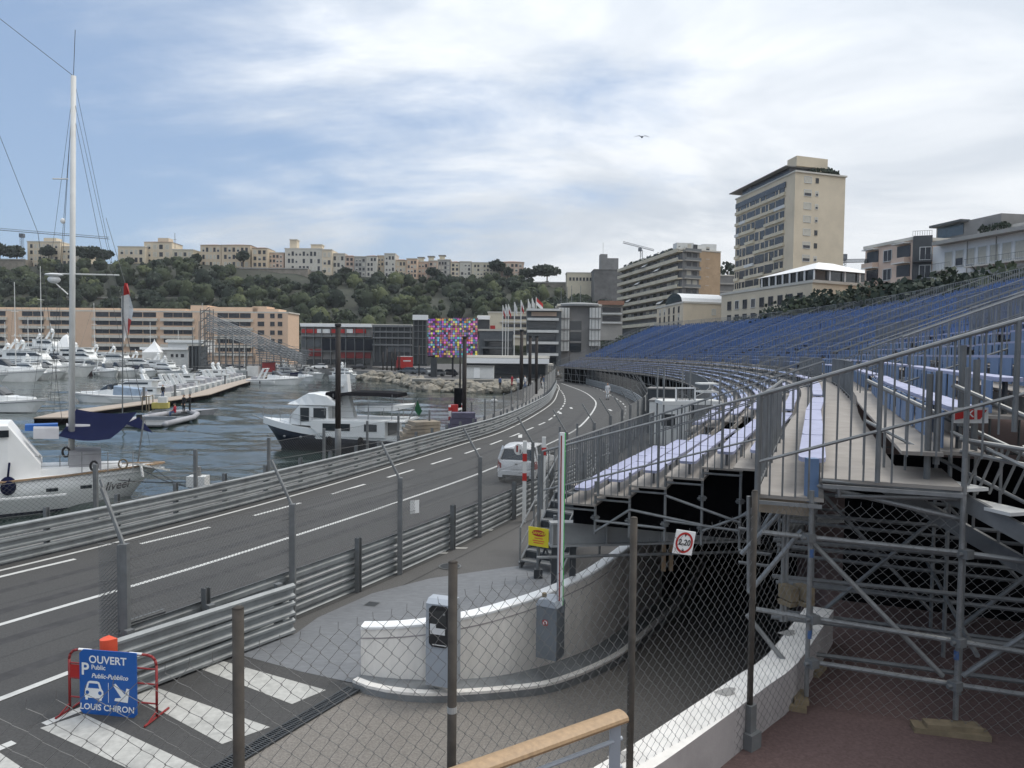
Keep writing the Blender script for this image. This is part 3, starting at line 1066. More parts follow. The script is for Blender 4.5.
# ================================================================== foreground
# chain link fence in front of the camera
FP = [G(238, 608, 4.13), G(453, 562, 4.13), G(634, 518, 4.13), G(755, 491, 4.13)]
S1, S2 = G(806, 706, 1.9), G(955, 730, 1.9)
S3 = S2 + (S2 - S1)
dfe = FP[0] - FP[1]
pts = [FP[0] + dfe * 2.2, FP[0] + dfe * 1.1] + FP
cf = thing('chain_link_fence', 'diamond wire fence on weathered round posts in the foreground above the ramp', 'fence', (FP[2].x, FP[2].y, 1.9))
for i, p in enumerate(pts):
    g = MB()
    zb = 1.9 if i == 5 else (1.4 if i > 1 else .5)
    g.tube((p.x, p.y, zb), (p.x, p.y, 4.13), .026, 12)
    g.sphere((p.x, p.y, 4.13), (.027, .027, .01), 12, 4)
    po = g.build('post', 'rust_post', cf, True)
    if i == 3:
        for z in (3.28, 2.5):
            MB().tube((p.x, p.y, z), (p.x, p.y, z + .035), .0275, 12).build('white_tape', 'tape', po)
    if i == 5:
        g = MB()
        g.box((p.x, p.y, 1.97), (.15, .15, .14), .7)
        g.box((p.x + .0, p.y, 2.15), (.085, .085, .25), .7)
        g.build('base_plate', 'galv_dull', po)
seq = [(p.x, p.y) for p in pts]
random.seed(3)
def woven(mb, a, b, z0, z1, w_=.1, r=.0016):
    """chain link: every wire zigzags between two columns and hooks into its neighbours"""
    a, b = Vector((a[0], a[1], 0)), Vector((b[0], b[1], 0))
    Ln = (b - a).length
    d = (b - a) / Ln
    nn_ = Vector((d.y, -d.x, 0))
    cols, rows_ = int(Ln / (w_ / 2)), int((z1 - z0) / (w_ / 2))
    bulge = [[random.uniform(-.004, .004) for _ in range(rows_ + 2)] for _ in range(cols + 2)]
    for i in range(cols):
        prv = None
        for j in range(rows_ + 1):
            right = (i + j) % 2
            x = (i + right) * (w_ / 2) + (.003 if right else -.003) + bulge[i + right][j]
            q = a + d * max(0, min(Ln, x)) + Vector((0, 0, z1 - j * (w_ / 2) + bulge[i + right][j + 1])) + nn_ * (.003 if right else -.003)
            if prv:
                mb.tube(prv, q, r, 3, cap=False)
            elif right == 0:
                mb.tube(q, q + Vector((random.uniform(-.01, .01), 0, .035)), r, 3, cap=False)
            prv = q
g = MB()
for a, b in zip(seq[:-1], seq[1:]):
    woven(g, a, b, 1.7, 3.92)
g.build('wire_mesh', 'wire', cf)
g = MB()
last = seq[-1]
woven(g, last, (S1.x, S1.y - .04), 1.95, 3.92)
woven(g, (S1.x, S1.y - .06), (S2.x, S2.y - .06), 1.93, 3.9, r=.0018)
woven(g, (S2.x, S2.y - .06), (S3.x, S3.y - .06), 1.93, 3.45, r=.0018)
g.build('wire_mesh', 'wire', cf)
# wooden handrail with steel frame at the end of the kerb wall
ha, hb = G(622, 716, 3.2), G(466, 772, 3.2)
hd = (hb - ha).normalized()
hb = ha + hd * 2.6
hr = thing('handrail', 'rounded light wood handrail on a grey steel frame beside the ramp', 'handrail', (ha.x, ha.y, 1.9))
g = MB()
side = Vector((hd.y, -hd.x, 0))
rings = []
for p in (ha, ha.lerp(hb, .5), hb):
    rings.append([p + side * (.06 * cos(t)) + Vector((0, 0, .035 * sin(t) if sin(t) > -.5 else -.018)) for t in [2 * pi * k / 14 for k in range(14)]])
g.loft(rings)
g.build('wooden_rail', 'wood', hr, False)
for f in (.02, .5, .97):
    p = ha.lerp(hb, f)
    MB().beam((p.x, p.y, 1.2), (p.x, p.y, 3.18), .06, .035).build('post', 'machine', hr)
for dz in (-.13, -.3, -.47):
    MB().tube((ha.x, ha.y, 3.2 + dz), (hb.x, hb.y, 3.2 + dz), .013, 8).build('bar', 'machine', hr)
# ------------------------------------------------------------------ parking sign hung on a red crowd barrier
bl, br = G(70, 711, 0), G(157, 719, 0)
ud = (br - bl).normalized()
fr = Vector((ud.y, -ud.x, 0))
bw = (br - bl).length
vb = thing('crowd_barrier', 'red tubular crowd barrier carrying the blue parking sign', 'barrier', tuple((bl + br) / 2))
def bp(u, v, o=0):
    return bl + ud * u + Vector((0, 0, v)) + fr * o
g = MB()
pth = [bp(0, .02)] + [bp(0, .78)] + [bp(.14 - .14 * cos(t), .78 + .14 * sin(t)) for t in (pi / 6, pi / 3, pi / 2)]
pth += [bp(bw - .14 + .14 * sin(t), .78 + .14 * cos(t)) for t in (0, pi / 6, pi / 3, pi / 2)] + [bp(bw, .02)]
g.path(pth, .019, 8)
g.build('frame', 'red_dark', vb, True)
g = MB()
for v in (.22, .5, .72):
    g.tube(bp(0, v), bp(bw, v), .012, 6)
g.build('bar', 'red_dark', vb)
for u in (.0, bw):
    g = MB()
    g.tube(bp(u, .03, -.28), bp(u, .03, .28), .016, 6)
    g.tube(bp(u, .12, 0), bp(u, .03, .22), .012, 6)
    g.build('foot', 'red_dark', vb)
MB().add([bp(.02, .5, .004), bp(.17, .5, .004), bp(.17, .7, .004), bp(.02, .7, .004)], [(0, 1, 2, 3)]).build('red_plate', 'red', vb)
g = MB()
g.tube(bp(.16, .925), bp(.36, .925), .021, 8)
g.tube(bp(bw - .42, .925), bp(bw - .22, .925), .021, 8)
g.build('white_sleeve', 'white', vb)
ps = thing('parking_sign', 'blue parking sign reading OUVERT with a car and an arrow, hung on the red barrier', 'sign', tuple((bl + br) / 2 + fr * .05))
SW, SH, su, sv = .9, .95, .2, -.0
def sp(u, v, o=.03):
    return bp(su + u, sv + v, o)
g = MB()
c = .06
outl = [(c, 0), (SW - c, 0), (SW, c), (SW, SH - .01), (SW - .01, SH), (c, SH), (0, SH - c), (0, c)]
fr_pts = [sp(u, v, .045) for u, v in outl]
bk_pts = [sp(u, v, .028) for u, v in outl]
n = len(outl)
g.add(fr_pts + bk_pts, [tuple(range(n)), tuple(range(2 * n - 1, n - 1, -1))] + [(i, n + i, n + (i + 1) % n, (i + 1) % n) for i in range(n)])
g.build('panel', 'sign_blue', ps)
g = MB()
o_ = .0485
up = Vector((0, 0, 1))
text_into(g, 'OUVERT', sp(.45, .81, o_), ud, up, .155, shear=.0)
text_into(g, 'P', sp(.09, .66, o_), ud, up, .25)
text_into(g, 'Public', sp(.19, .70, o_), ud, up, .095, align='LEFT')
text_into(g, 'Public-Pubblico', sp(.19, .575, o_), ud, up, .094, align='LEFT', shear=.28)
text_into(g, 'LOUIS CHIRON', sp(.43, .115, o_), ud, up, .125, shear=.08)
g.build('lettering', 'white', ps)
g = MB()
def spoly(mb, pl_, mi=0, o=o_):
    mb.flat([sp(u, v, o) for u, v in pl_], mi)
body = [(.075, .30), (.08, .26), (.09, .25), (.09, .22), (.13, .22), (.13, .25), (.31, .25), (.31, .22), (.35, .22), (.35, .25), (.37, .27), (.38, .31), (.375, .36), (.35, .39), (.335, .44), (.315, .485), (.28, .5), (.17, .5), (.135, .485), (.115, .44), (.10, .39), (.08, .36)]
tr = tessellate_polygon([[Vector((u, v, 0)) for u, v in body]])
g.add([sp(u, v, o_) for u, v in body], [orient(t, body) for t in tr], 0)
spoly(g, [(.135, .395), (.315, .395), (.295, .465), (.155, .465)], 1, o_ + .003)
for cx in (.125, .325):
    spoly(g, [(cx + .028 * cos(2 * pi * k / 14), .33 + .028 * sin(2 * pi * k / 14)) for k in range(14)], 1, o_ + .003)
spoly(g, [(.455, .20), (.462, .20), (.462, .49), (.455, .49)])
arr = [(.53, .46), (.57, .49), (.715, .34), (.745, .43), (.79, .42), (.76, .22), (.55, .235), (.565, .275), (.66, .285)]
tr = tessellate_polygon([[Vector((u, v, 0)) for u, v in arr]])
g.add([sp(u, v, o_) for u, v in arr], [orient(t, arr) for t in tr], 0)
g.build('pictogram', ['white', 'sign_blue'], ps)
# ------------------------------------------------------------------ ticket machine and barrier machine
b = G(443, 682, .12)
tm = thing('ticket_machine', 'pale grey parking ticket machine with a black front panel', 'ticket machine', (b.x, b.y, .12))
rz = -.32
cz, sz = cos(rz), sin(rz)
def loc(o, x, y, z, a=None):
    c_, s_ = (cz, sz) if a is None else (cos(a), sin(a))
    return Vector((o.x + x * c_ - y * s_, o.y + x * s_ + y * c_, o.z + z))
g = MB()
prof = [(-.17, 0), (.17, 0), (.17, 1.25), (.10, 1.34), (-.08, 1.34), (-.17, 1.28)]   # (y, z)
g.loft([[loc(b, x, y, z) for y, z in prof] for x in (-.22, -.2, .2, .22)])
g.build('cabinet', 'machine', tm)
g = MB()
for x0, x1, z0, z1, d in ((-.16, .17, .62, 1.26, .012),):
    g.add([loc(b, x, y, z) for y in (-.19, -.165) for x, z in ((x0, z0 + .05), (x0 + .05, z0), (x1 - .05, z0), (x1, z0 + .05), (x1, z1 - .05), (x1 - .05, z1), (x0 + .05, z1), (x0, z1 - .05))],
          [tuple(range(8)), tuple(range(15, 7, -1))] + [(k, 8 + k, 8 + (k + 1) % 8, (k + 1) % 8) for k in range(8)])
fp_ = g.build('front_panel', 'black', tm)
g = MB()
for x0, x1, z0, z1 in ((-.14, .11, .82, .92), (-.14, -.04, .92, .98)):
    g.flat([loc(b, x, -.194, z) for x, z in ((x0, z0), (x1, z0), (x1, z1), (x0, z1))])
g.build('label_plate', 'cloth_white', fp_)
g = MB()
g.flat([loc(b, x, -.194, z) for x, z in ((-.12, 1.0), (.13, 1.0), (.13, 1.2), (-.12, 1.2))])
g.build('display', 'glass', fp_)
g = MB()
g.flat([loc(b, x, -.194, z) for x, z in ((-.1, .65), (.14, .65), (.14, .665), (-.1, .665))])
g.flat([loc(b, x, -.194, z) for x, z in ((.08, 1.13), (.11, 1.13), (.11, 1.16), (.08, 1.16))])
g.build('slot', 'white_dirty', fp_)
b = G(550, 656, .12)
bm = thing('barrier_machine', 'dark grey parking barrier cabinet with a round red and white no-pedestrians sticker', 'barrier machine', (b.x, b.y, .12))
cz, sz = cos(-.5), sin(-.5)
g = MB()
prof = [(-.19, 0), (.19, 0), (.19, .9), (.13, .985), (.0, 1.01), (-.13, .985), (-.19, .9)]
g.loft([[loc(b, x, y, z) for x, z in prof] for y in (-.16, .16)])
g.build('cabinet', 'machine_grey', bm)
g = MB()
prof = [(-.205, .895), (.205, .895), (.145, 1.0), (0, 1.03), (-.145, 1.0)]
g.loft([[loc(b, x, y, z) for x, z in prof] for y in (-.175, .175)])
g.build('lid', 'machine', bm)
g = MB()
ring = [(.055 * cos(2 * pi * k / 16), .62 + .055 * sin(2 * pi * k / 16)) for k in range(16)]
g.flat([loc(b, x - .02, -.163, z) for x, z in ring], 0)
g.flat([loc(b, x * .74 - .02, -.166, .62 + (z - .62) * .74) for x, z in ring], 1)
g.flat([loc(b, x - .02, -.169, z) for x, z in ((-.05, .655), (-.04, .665), (.045, .585), (.035, .575))], 0)
g.flat([loc(b, x - .02, -.168, z) for x, z in ((-.012, .58), (.012, .58), (.016, .63), (0, .655), (-.016, .63))], 2)
g.build('sticker', ['red', 'white', 'black'], bm)
g = MB()
q = loc(b, .0, -.0, 1.06)
g.tube(loc(b, -.12, 0, 1.0), loc(b, -.12, 0, 1.07), .04, 8)
g.build('signal_lamp', 'timber', bm)
arm = thing('boom_barrier', 'raised parking barrier arm in white, red and green standing upright on its cabinet', 'barrier arm', (b.x + .16, b.y + .05, 1.1))
ax, ay = b.x + .155, b.y - .06
topz = 3.95
g = MB()
g.box((ax, ay, (1.02 + topz) / 2), (.085, .05, topz - 1.02), -.15)
g.build('boom', 'white', arm)
g = MB()
g.box((ax - .016, ay - .028, (1.05 + topz) / 2), (.02, .008, topz - 1.15), -.15)
g.build('red_stripe', 'red_dark', arm)
g = MB()
g.box((ax + .045, ay - .004, (1.02 + topz) / 2), (.018, .05, topz - 1.04), -.15)
g.build('green_edge', 'green', arm)
g = MB()
g.box((ax - .047, ay, (1.02 + topz) / 2), (.018, .05, topz - 1.04), -.15)
g.build('edge_trim', 'machine', arm)
g = MB()
g.box((ax, ay + .05, 1.0), (.16, .12, .2), -.3)
g.build('mount', 'machine_grey', arm)
# ------------------------------------------------------------------ stair up to the stand with the warning sign
st = thing('access_stair', 'steel stair with open rails leading up to the front of the stand', 'stair', (.65, 17.6, 0))
p0 = G(541, 572, 0)
hd2 = Vector((.5, .87, 0)).normalized()
sd2 = Vector((hd2.y, -hd2.x, 0))
for k in range(8):
    c = p0 + hd2 * (.26 * k + .12) + Vector((0, 0, .2 * (k + 1)))
    g = MB()
    g.beam(c - sd2 * .55, c + sd2 * .55, .27, .035)
    g.build('tread', 'galv', st)
    g = MB()
    c2 = c + hd2 * .13 + Vector((0, 0, .1))
    g.beam(c2 - sd2 * .55, c2 + sd2 * .55, .01, .15)
    g.build('riser', 'steel_dark', st)
for sgn in (-1, 1):
    a = p0 + sd2 * (.58 * sgn)
    e = a + hd2 * 2.1 + Vector((0, 0, 1.6))
    MB().beam(a + Vector((0, 0, .08)), e, .05, .2).build('stringer', 'galv_dull', st)
    g = MB()
    g.path([a + Vector((0, 0, 1.0)), e + Vector((0, 0, 1.0)), e + hd2 * 1.2 + Vector((0, 0, 1.0))], .022, 6)
    g.path([a + Vector((0, 0, .55)), e + Vector((0, 0, .55))], .018, 6)
    for f in (0, .33, .66, 1.0):
        q = a.lerp(e, f)
        g.tube(q, q + Vector((0, 0, 1.0)), .022, 6)
    g.build('handrail', 'galv', st)
lc = p0 + hd2 * 2.7 + Vector((0, 0, 1.6))
MB().beam(lc - sd2 * .6, lc + sd2 * .6, 1.2, .06).build('landing', 'deck', st)
for sx in (-.6, .6):
    for sy in (-.55, .55):
        q = lc + sd2 * sx + hd2 * sy
        MB().tube((q.x, q.y, 0), (q.x, q.y, 3.3), .03, 6).build('leg', 'galv_dull', st)
q0, q1 = G(538, 578, 0), G(554, 585, 0)
for q, zt in ((q0, 2.9), (q1, 1.6)):
    MB().tube((q.x, q.y, 0), (q.x, q.y, zt), .04, 8).build('leg', 'galv_dull', st)
g = MB()
g.tube((q0.x, q0.y, 1.15), (q1.x, q1.y + .3, .3), .024, 6)
g.tube((q0.x, q0.y, .3), (q1.x + .25, q1.y + .2, 1.9), .024, 6)
g.build('brace', 'steel_dark', st)
MB().box((q0.x, q0.y, .12), (.2, .2, .2)).build('screw_jack', 'steel_dark', st)
dg_ = thing('warning_sign', 'yellow DANGER sign hung on the stair rails', 'sign', (q0.x + .1, q0.y - .1, 1.0))
c = D(538.5, 537.5, q0.y - .12)
def dp(u, v, o=0):
    return Vector((c.x + u * .97, c.y + u * -.2 - o, c.z + v - u * .1))
g = MB()
g.add([dp(u, v, o) for o in (.01, -.01) for u, v in ((-.24, -.21), (.24, -.21), (.24, .23), (-.24, .23))], [(0, 1, 2, 3), (7, 6, 5, 4), (0, 4, 5, 1), (1, 5, 6, 2), (2, 6, 7, 3), (3, 7, 4, 0)])
g.build('board', 'sign_yellow', dg_)
g = MB()
g.flat([dp(.17 * cos(2 * pi * k / 20), .1 + .075 * sin(2 * pi * k / 20), .014) for k in range(20)], 0)
text_into(g, 'DANGER', dp(0, .1, .018), (.97, -.2, -.1), (0, 0, 1), .085, 1)
for v, ww in ((-.03, .1), (-.09, .14), (-.14, .12)):
    g.flat([dp(-ww, v, .013), dp(ww, v, .013), dp(ww, v + .022, .013), dp(-ww, v + .022, .013)], 2)
g.build('marking', ['red', 'sign_yellow', 'orange'], dg_)
# ------------------------------------------------------------------ white hatchback driving away
car = thing('parked_car', 'small white hatchback seen from behind on the track', 'car', (.2, 29.7, .008), -R(17), local=True)
car.name = 'hatchback_car'
def sect(y, wb, zb, z0=.24, wl=None):
    wl = wl or wb * .97
    return [(-wl * .9, y, z0), (wl * .9, y, z0), (wl, y, z0 + .14), (wb, y, .58), (wb * .985, y, zb - .06), (wb * .93, y, zb), (-wb * .93, y, zb), (-wb * .985, y, zb - .06), (-wb, y, .58), (-wl, y, z0 + .14)]
g = MB()
g.loft([sect(0.0, .74, .90, .30), sect(.05, .79, .945, .26), sect(.25, .82, .96), sect(1.0, .825, .95), sect(2.0, .825, .95), sect(2.6, .82, .93), sect(3.1, .80, .84), sect(3.42, .74, .76), sect(3.55, .62, .66, .3)])
g.build('body', 'car_white', car, True)
g = MB()
gh = [(.10, .74, .95, .60, 1.40), (.42, .77, .95, .64, 1.445), (1.2, .78, .95, .66, 1.47), (1.9, .78, .95, .64, 1.43), (2.55, .76, .93, .60, .97)]
g.loft([[(-wb, y, zb - .02), (wb, y, zb - .02), (wr, y + (.12 if i == 0 else 0), zr), (-wr, y + (.12 if i == 0 else 0), zr)] for i, (y, wb, zb, wr, zr) in enumerate(gh)])
g.build('windows', 'glass', car)
g = MB()
rf = [(.16, .585, 1.385), (.28, .625, 1.425), (.6, .655, 1.465), (1.2, .67, 1.485), (1.85, .65, 1.45), (1.98, .62, 1.41)]
g.loft([[(-w_, y, z - .02), (w_, y, z - .02), (w_ * .97, y, z + .012), (0, y, z + .025), (-w_ * .97, y, z + .012)] for y, w_, z in rf])
g.build('roof', 'car_white', car, True)
g = MB()
for s in (-1, 1):
    g.beam((s * .745, .085, .94), (s * .6, .215, 1.42), .14, .05)
    g.beam((s * .77, .34, .94), (s * .65, .5, 1.43), .06, .2)
    g.beam((s * .785, 1.35, .94), (s * .665, 1.32, 1.46), .03, .1)
    g.beam((s * .765, 2.52, .93), (s * .63, 1.95, 1.42), .05, .06)
g.build('pillar', 'car_white', car)
for s in (-1, 1):
    g = MB()
    g.loft([[(s * .80, .02, .62), (s * .62, -.012, .62), (s * .62, -.012, .80), (s * .76, .0, .92)], [(s * .835, .22, .64), (s * .64, .05, .62), (s * .64, .05, .82), (s * .80, .2, .93)]])
    g.build('tail_light', 'red_dark', car)
g = MB()
g.loft([[(-.72, -.05, .26), (.72, -.05, .26), (.76, -.06, .52), (-.76, -.06, .52)], [(-.8, .12, .26), (.8, .12, .26), (.82, .12, .55), (-.82, .12, .55)]])
bmp = g.build('bumper', 'car_white', car)
g = MB()
g.box((0, -.065, .31), (1.1, .02, .1))
g.build('lower_trim', 'black', bmp)
MB().box((0, -.02, .66), (.5, .02, .11)).build('number_plate', 'cloth_white', car)
MB().box((0, -.005, .80), (.1, .02, .06)).build('badge', 'galv', car)
for s in (-1, 1):
    for y in (.55, 2.95):
        g = MB()
        g.tube((s * .66, y, .29), (s * .835, y, .29), .29, 18)
        wh = g.build('wheel', 'rubber', car)
        MB().tube((s * .80, y, .29), (s * .842, y, .29), .19, 14).build('rim', 'galv', wh)
    g = MB()
    g.box((s * .92, 2.25, 1.0), (.16, .1, .12))
    g.build('mirror', 'black', car)
    MB().box((s * .828, 1.25, .80), (.02, .16, .03)).build('door_handle', 'white_dirty', car)
# ================================================================== the grandstand
TH = R(22)
fd = Vector((sin(TH), cos(TH)))
A0 = Vector((.91, 13.4))
pre = [tuple(A0 + fd * k) for k in (-12, -9, -6, -3, 0, 3)]
FRONT = pre + [(4.4, 21.8), (9.4, 35.5), (13.8, 55), (16.2, 75), (16.0, 95), (13.6, 113), (9.6, 129), (6.8, 138), (4.5, 144)]
gs_all = polyline(FRONT, .5)
S0 = 12.0
gs_all = [(p, t, s - S0) for p, t, s in gs_all]
SEND = max(s for p, t, s in gs_all if p.y <= 134)
def GS(s, u):
    i = int(round((s + S0) / .5))
    i = max(0, min(len(gs_all) - 1, i))
    p, t, s1 = gs_all[i]
    ds = s - s1
    return Vector((p.x + t.x * ds + t.y * u, p.y + t.y * ds - t.x * u))
NT = 29
TU, TZ = [], []
u = 0
for k in range(NT + 1):
    TU.append(u)
    TZ.append(2.6 + .2 * k if k < 6 else 3.93 if k == 6 else 4.13 if k == 7 else 4.4 + (.25 if k < 12 else .262) * (k - 8))
    u += (.62 if k < 6 else (.55 if k == 6 else (.7 if k == 7 else .68)))
CROSS = (7, 14, 20)
AISLE = [7.4, 21, 35, 50, 66, 82, 98, 114]
def s_start(k):
    return 0.0 if k <= 4 else (-1.2 if k == 5 else (-5.1 if k <= 8 else (-3.2 if k == 9 else -11.0)))  # upper rows extended out of view, added to shade the footpath
def s_end(k):
    return SEND + .25 * TU[k] * .2
gs = thing('grandstand', 'long curved temporary grandstand of blue seats on scaffolding along the right of the track', 'grandstand', (A0.x, A0.y, 0))
def row_pts(k, step=2.0, s0=None, s1=None):
    a, b = (s_start(k) if s0 is None else s0), (s_end(k) if s1 is None else s1)
    n = max(1, int((b - a) / step))
    return [a + (b - a) * i / n for i in range(n + 1)]
def strip_box(mb, ss, u0, u1, z0, z1, mi=0):
    rings = []
    for s in ss:
        a, b = GS(s, u0), GS(s, u1)
        rings.append([(a.x, a.y, z0), (b.x, b.y, z0), (b.x, b.y, z1), (a.x, a.y, z1)])
    return mb.loft(rings, mi)
def in_aisle(a, b):
    return any(not (b < x - .6 or a > x + .6) for x in AISLE)
bench_n = 0
far_bench, far_sup, far_seat = MB(), MB(), MB()
seat_small = []
for k in range(NT):
    z = TZ[k]
    ss = row_pts(k)
    low = k <= 3
    runs = [(s_start(k), s_end(k))]
    if low:
        runs = [(0, 7.0 - .3 * k), (13.5, s_end(k))]
    g = MB()
    for a, b in runs:
        if k == 6:
            strip_box(g, row_pts(k, 2.0, a, .0), 3.68, TU[k + 1] + .015, z - .035, z)
            a = .0
        if k == 7:
            strip_box(g, row_pts(k, 2.0, a, -3.9), TU[7] - .02, 5.42, z - .035, z)
            a = -3.9
        if k == 8:
            a = -4.86
            strip_box(g, row_pts(k, 2.0, a, -4.7), TU[8] - .02, 5.3, z - .035, z)
            a = -4.7
        strip_box(g, row_pts(k, 2.0, a, b), TU[k] - .02, TU[k + 1] + .015, z - .035, z)
    g.build('deck', 'deck', gs)
    # riser strips under the deck edges, added to keep daylight out below
    if k >= 1:
        g = MB()
        for a, b in runs:
            if k >= 9:
                strip_box(g, row_pts(k, 2.0, a + .02, b), TU[k] + .0, TU[k] + .02, TZ[k - 1] + .002, z - .052)
            elif b > 8:
                strip_box(g, row_pts(k, 2.0, 6, b), TU[k] + .0, TU[k] + .02, TZ[k - 1] + .002, z - .052)
        if g.v:
            g.build('riser', 'deck' if k < 12 else 'steel_blue', gs)
    if k in (7,):
        continue
    # seating
    for a, b in runs:
        s = a + (.4 if k == 8 else (.35 if k == 6 else .06))
        while s < b - 1.2:
            ln = 2.3 if k < 12 else 3.2
            e = min(s + ln, b)
            nxt = e + .06
            hit = [x for x in AISLE if not (e < x - .6 or s > x + .6)]
            if hit:
                x = hit[0]
                if s < x - .9:
                    e = x - .6
                nxt = x + .62
                if s >= x - .9:
                    s = nxt
                    continue
            uc = (TU[7] - .1 if k == 6 else TU[k] + .34) if k < 8 else TU[k] + .52
            p, q = GS(s, uc), GS(e, uc)
            hgt = z + (.27 if k < 6 else (.34 if k == 6 else .42))
            near = (k < 13 and -4.6 < e < 22)
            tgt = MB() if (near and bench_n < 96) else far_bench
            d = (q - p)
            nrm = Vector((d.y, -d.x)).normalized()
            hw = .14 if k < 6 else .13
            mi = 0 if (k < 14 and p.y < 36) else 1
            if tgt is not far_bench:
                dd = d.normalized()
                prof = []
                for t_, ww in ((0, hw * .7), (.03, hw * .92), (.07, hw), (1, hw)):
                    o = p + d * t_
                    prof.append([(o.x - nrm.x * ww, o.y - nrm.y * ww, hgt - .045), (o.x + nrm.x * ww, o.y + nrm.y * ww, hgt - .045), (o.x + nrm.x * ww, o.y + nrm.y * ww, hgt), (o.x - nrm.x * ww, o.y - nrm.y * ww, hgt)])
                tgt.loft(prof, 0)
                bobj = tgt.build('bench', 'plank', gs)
                bench_n += 1
                for t_ in (.14, .86):
                    o = p + d * t_
                    MB().box((o.x, o.y, (z + hgt) / 2 - .02), (.035, .05, hgt - z - .04)).build('bracket', 'galv_dull', bobj)
            else:
                tgt.beam((p.x, p.y, hgt - .02), (q.x, q.y, hgt - .02), .34, .045, mi)
                if k < 14 or p.y < 45:
                    for t_ in (.15, .85):
                        o = p + d * t_
                        far_sup.box((o.x, o.y, z + .185), (.035, .05, .37), math.atan2(d.y, d.x))
            # blue panels under the front edge of the seats
            if k >= 8:
                m_ = max(1, int(d.length / .62))
                for i in range(m_):
                    f0, f1 = (i + .1) / m_, (i + .82) / m_
                    o0, o1 = p + d * f0 - nrm * .17, p + d * f1 - nrm * .17
                    if near and len(seat_small) < 95 and k >= 8:
                        gg = MB()
                        gg.beam((o0.x, o0.y, z + .2), (o1.x, o1.y, z + .2), .015, .36)
                        gg.build('seat_panel', 'blue', gs)
                        seat_small.append(1)
                    else:
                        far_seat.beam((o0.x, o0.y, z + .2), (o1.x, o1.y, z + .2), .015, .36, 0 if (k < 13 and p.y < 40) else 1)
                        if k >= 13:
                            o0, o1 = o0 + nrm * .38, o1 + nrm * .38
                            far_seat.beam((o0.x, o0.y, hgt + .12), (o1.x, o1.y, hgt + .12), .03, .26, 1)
            s = nxt
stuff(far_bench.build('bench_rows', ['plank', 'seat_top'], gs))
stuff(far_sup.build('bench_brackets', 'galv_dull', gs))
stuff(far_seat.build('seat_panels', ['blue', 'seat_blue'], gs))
# railings -----------------------------------------------------------
def railing(pa, pb, h=1.05, step=.11, post=1.3, low=.09, r=.011, drop0=0.0, mid=False, name='railing', matn='galv_dull', parent=None, hb=None):
    """pa, pb = 3-D points on the floor line"""
    pa, pb = Vector(pa), Vector(pb)
    g = MB()
    up = Vector((0, 0, h))
    g.tube(pa + up, pb + up, .021, 6)
    if hb is not None:
        g.tube(pa + Vector((0, 0, hb)), pb + Vector((0, 0, hb)), .016, 6)
    else:
        g.tube(pa + Vector((0, 0, low)), pb + Vector((0, 0, low)), .016, 6)
    Ln = (pb - pa).length
    n = max(1, int(Ln / step))
    for i in range(n + 1):
        p = pa.lerp(pb, i / n)
        big = (i % max(1, int(post / step)) == 0)
        g.tube(p + Vector((0, 0, -drop0 if hb is not None else (0 if big else low))), p + up, .024 if big else r, 6 if big else 4, cap=False)
    return g.build(name, matn, parent or gs)
def p3(s, u, z):
    q = GS(s, u)
    return Vector((q.x, q.y, z))
# sloping end railings with balusters standing on the deck edges
def end_rail(s, ua, za, ub, zb, h=1.05, hlow=.34, step=.115):
    g = MB()
    a, b = p3(s, ua, za), p3(s, ub, zb)
    g.tube(a + Vector((0, 0, h)), b + Vector((0, 0, h)), .022, 8)
    g.tube(a + Vector((0, 0, hlow)), b + Vector((0, 0, hlow)), .018, 6)
    g.build('handrail', 'galv', gs)
    Ln = abs(ub - ua)
    n = int(Ln / step)
    for i in range(n + 1):
        f = i / n
        q = a.lerp(b, f)
        uu = ua + (ub - ua) * f
        zf = max([TZ[k] for k in range(NT) if TU[k] <= uu + .01] or [TZ[0]])
        big = i % 9 == 0
        gg = MB()
        gg.tube((q.x, q.y, min(zf, q.z)), q + Vector((0, 0, h)), .024 if big else .0095, 8 if big else 5, cap=False)
        rail_b.append((gg, big))
dm('rail_pale', (.4, .42, .43), .5, .3, var=.1)
rail_b = []
end_rail(-.06, -.35, 2.45, 3.72, 3.7)
end_rail(-5.16, 3.68, 3.95, 5.9, 4.7, h=.95, hlow=.3)
end_rail(-5.16, 6.0, 4.74, 9.2, 5.83, h=.95, hlow=.3)
cnt = 0
rest = MB()
for gg, big in rail_b:
    if cnt < 92:
        gg.build('rail_post' if big else 'baluster', 'galv_dull', gs)
        cnt += 1
    else:
        rest.v, rest.f, rest.m, o = rest.v + gg.v, rest.f + [tuple(i + len(rest.v) for i in q) for q in gg.f], rest.m + gg.m, 0
if rest.v:
    stuff(rest.build('balusters', 'galv_dull', gs))
# side railing joining the two ends (s from -5.1 to 0 at u 3.7) and front edge
railing(p3(-5.1, 3.69, 3.93), p3(-.1, 3.69, 3.93), step=.22, h=.95)
for a in range(0, int(SEND), 4):
    if a < 13 and a > 4:
        continue
    railing(p3(a, -.05, 2.6), p3(min(a + 4, SEND), -.05, 2.6), step=.14 if a < 30 else (.28 if a < 55 else .8), r=.012 if a < 30 else .016)
for kk, u_, in ((8, TU[8] - .03), (14, TU[14] + .02), (20, TU[20] + .02)):
    s = -4.5 if kk == 8 else -3
    s = 8.2 if kk == 8 else s
    zf = TZ[kk] if kk > 8 else TZ[7]
    while s < SEND - 1:
        e = min(s + 4, SEND)
        if not in_aisle(s + .3, e - .3):
            railing(p3(s, u_, zf), p3(e, u_, zf), h=1.0, step=.13 if s < 30 else (.3 if s < 55 else .9), r=.011 if s < 30 else .014)
        s += 4
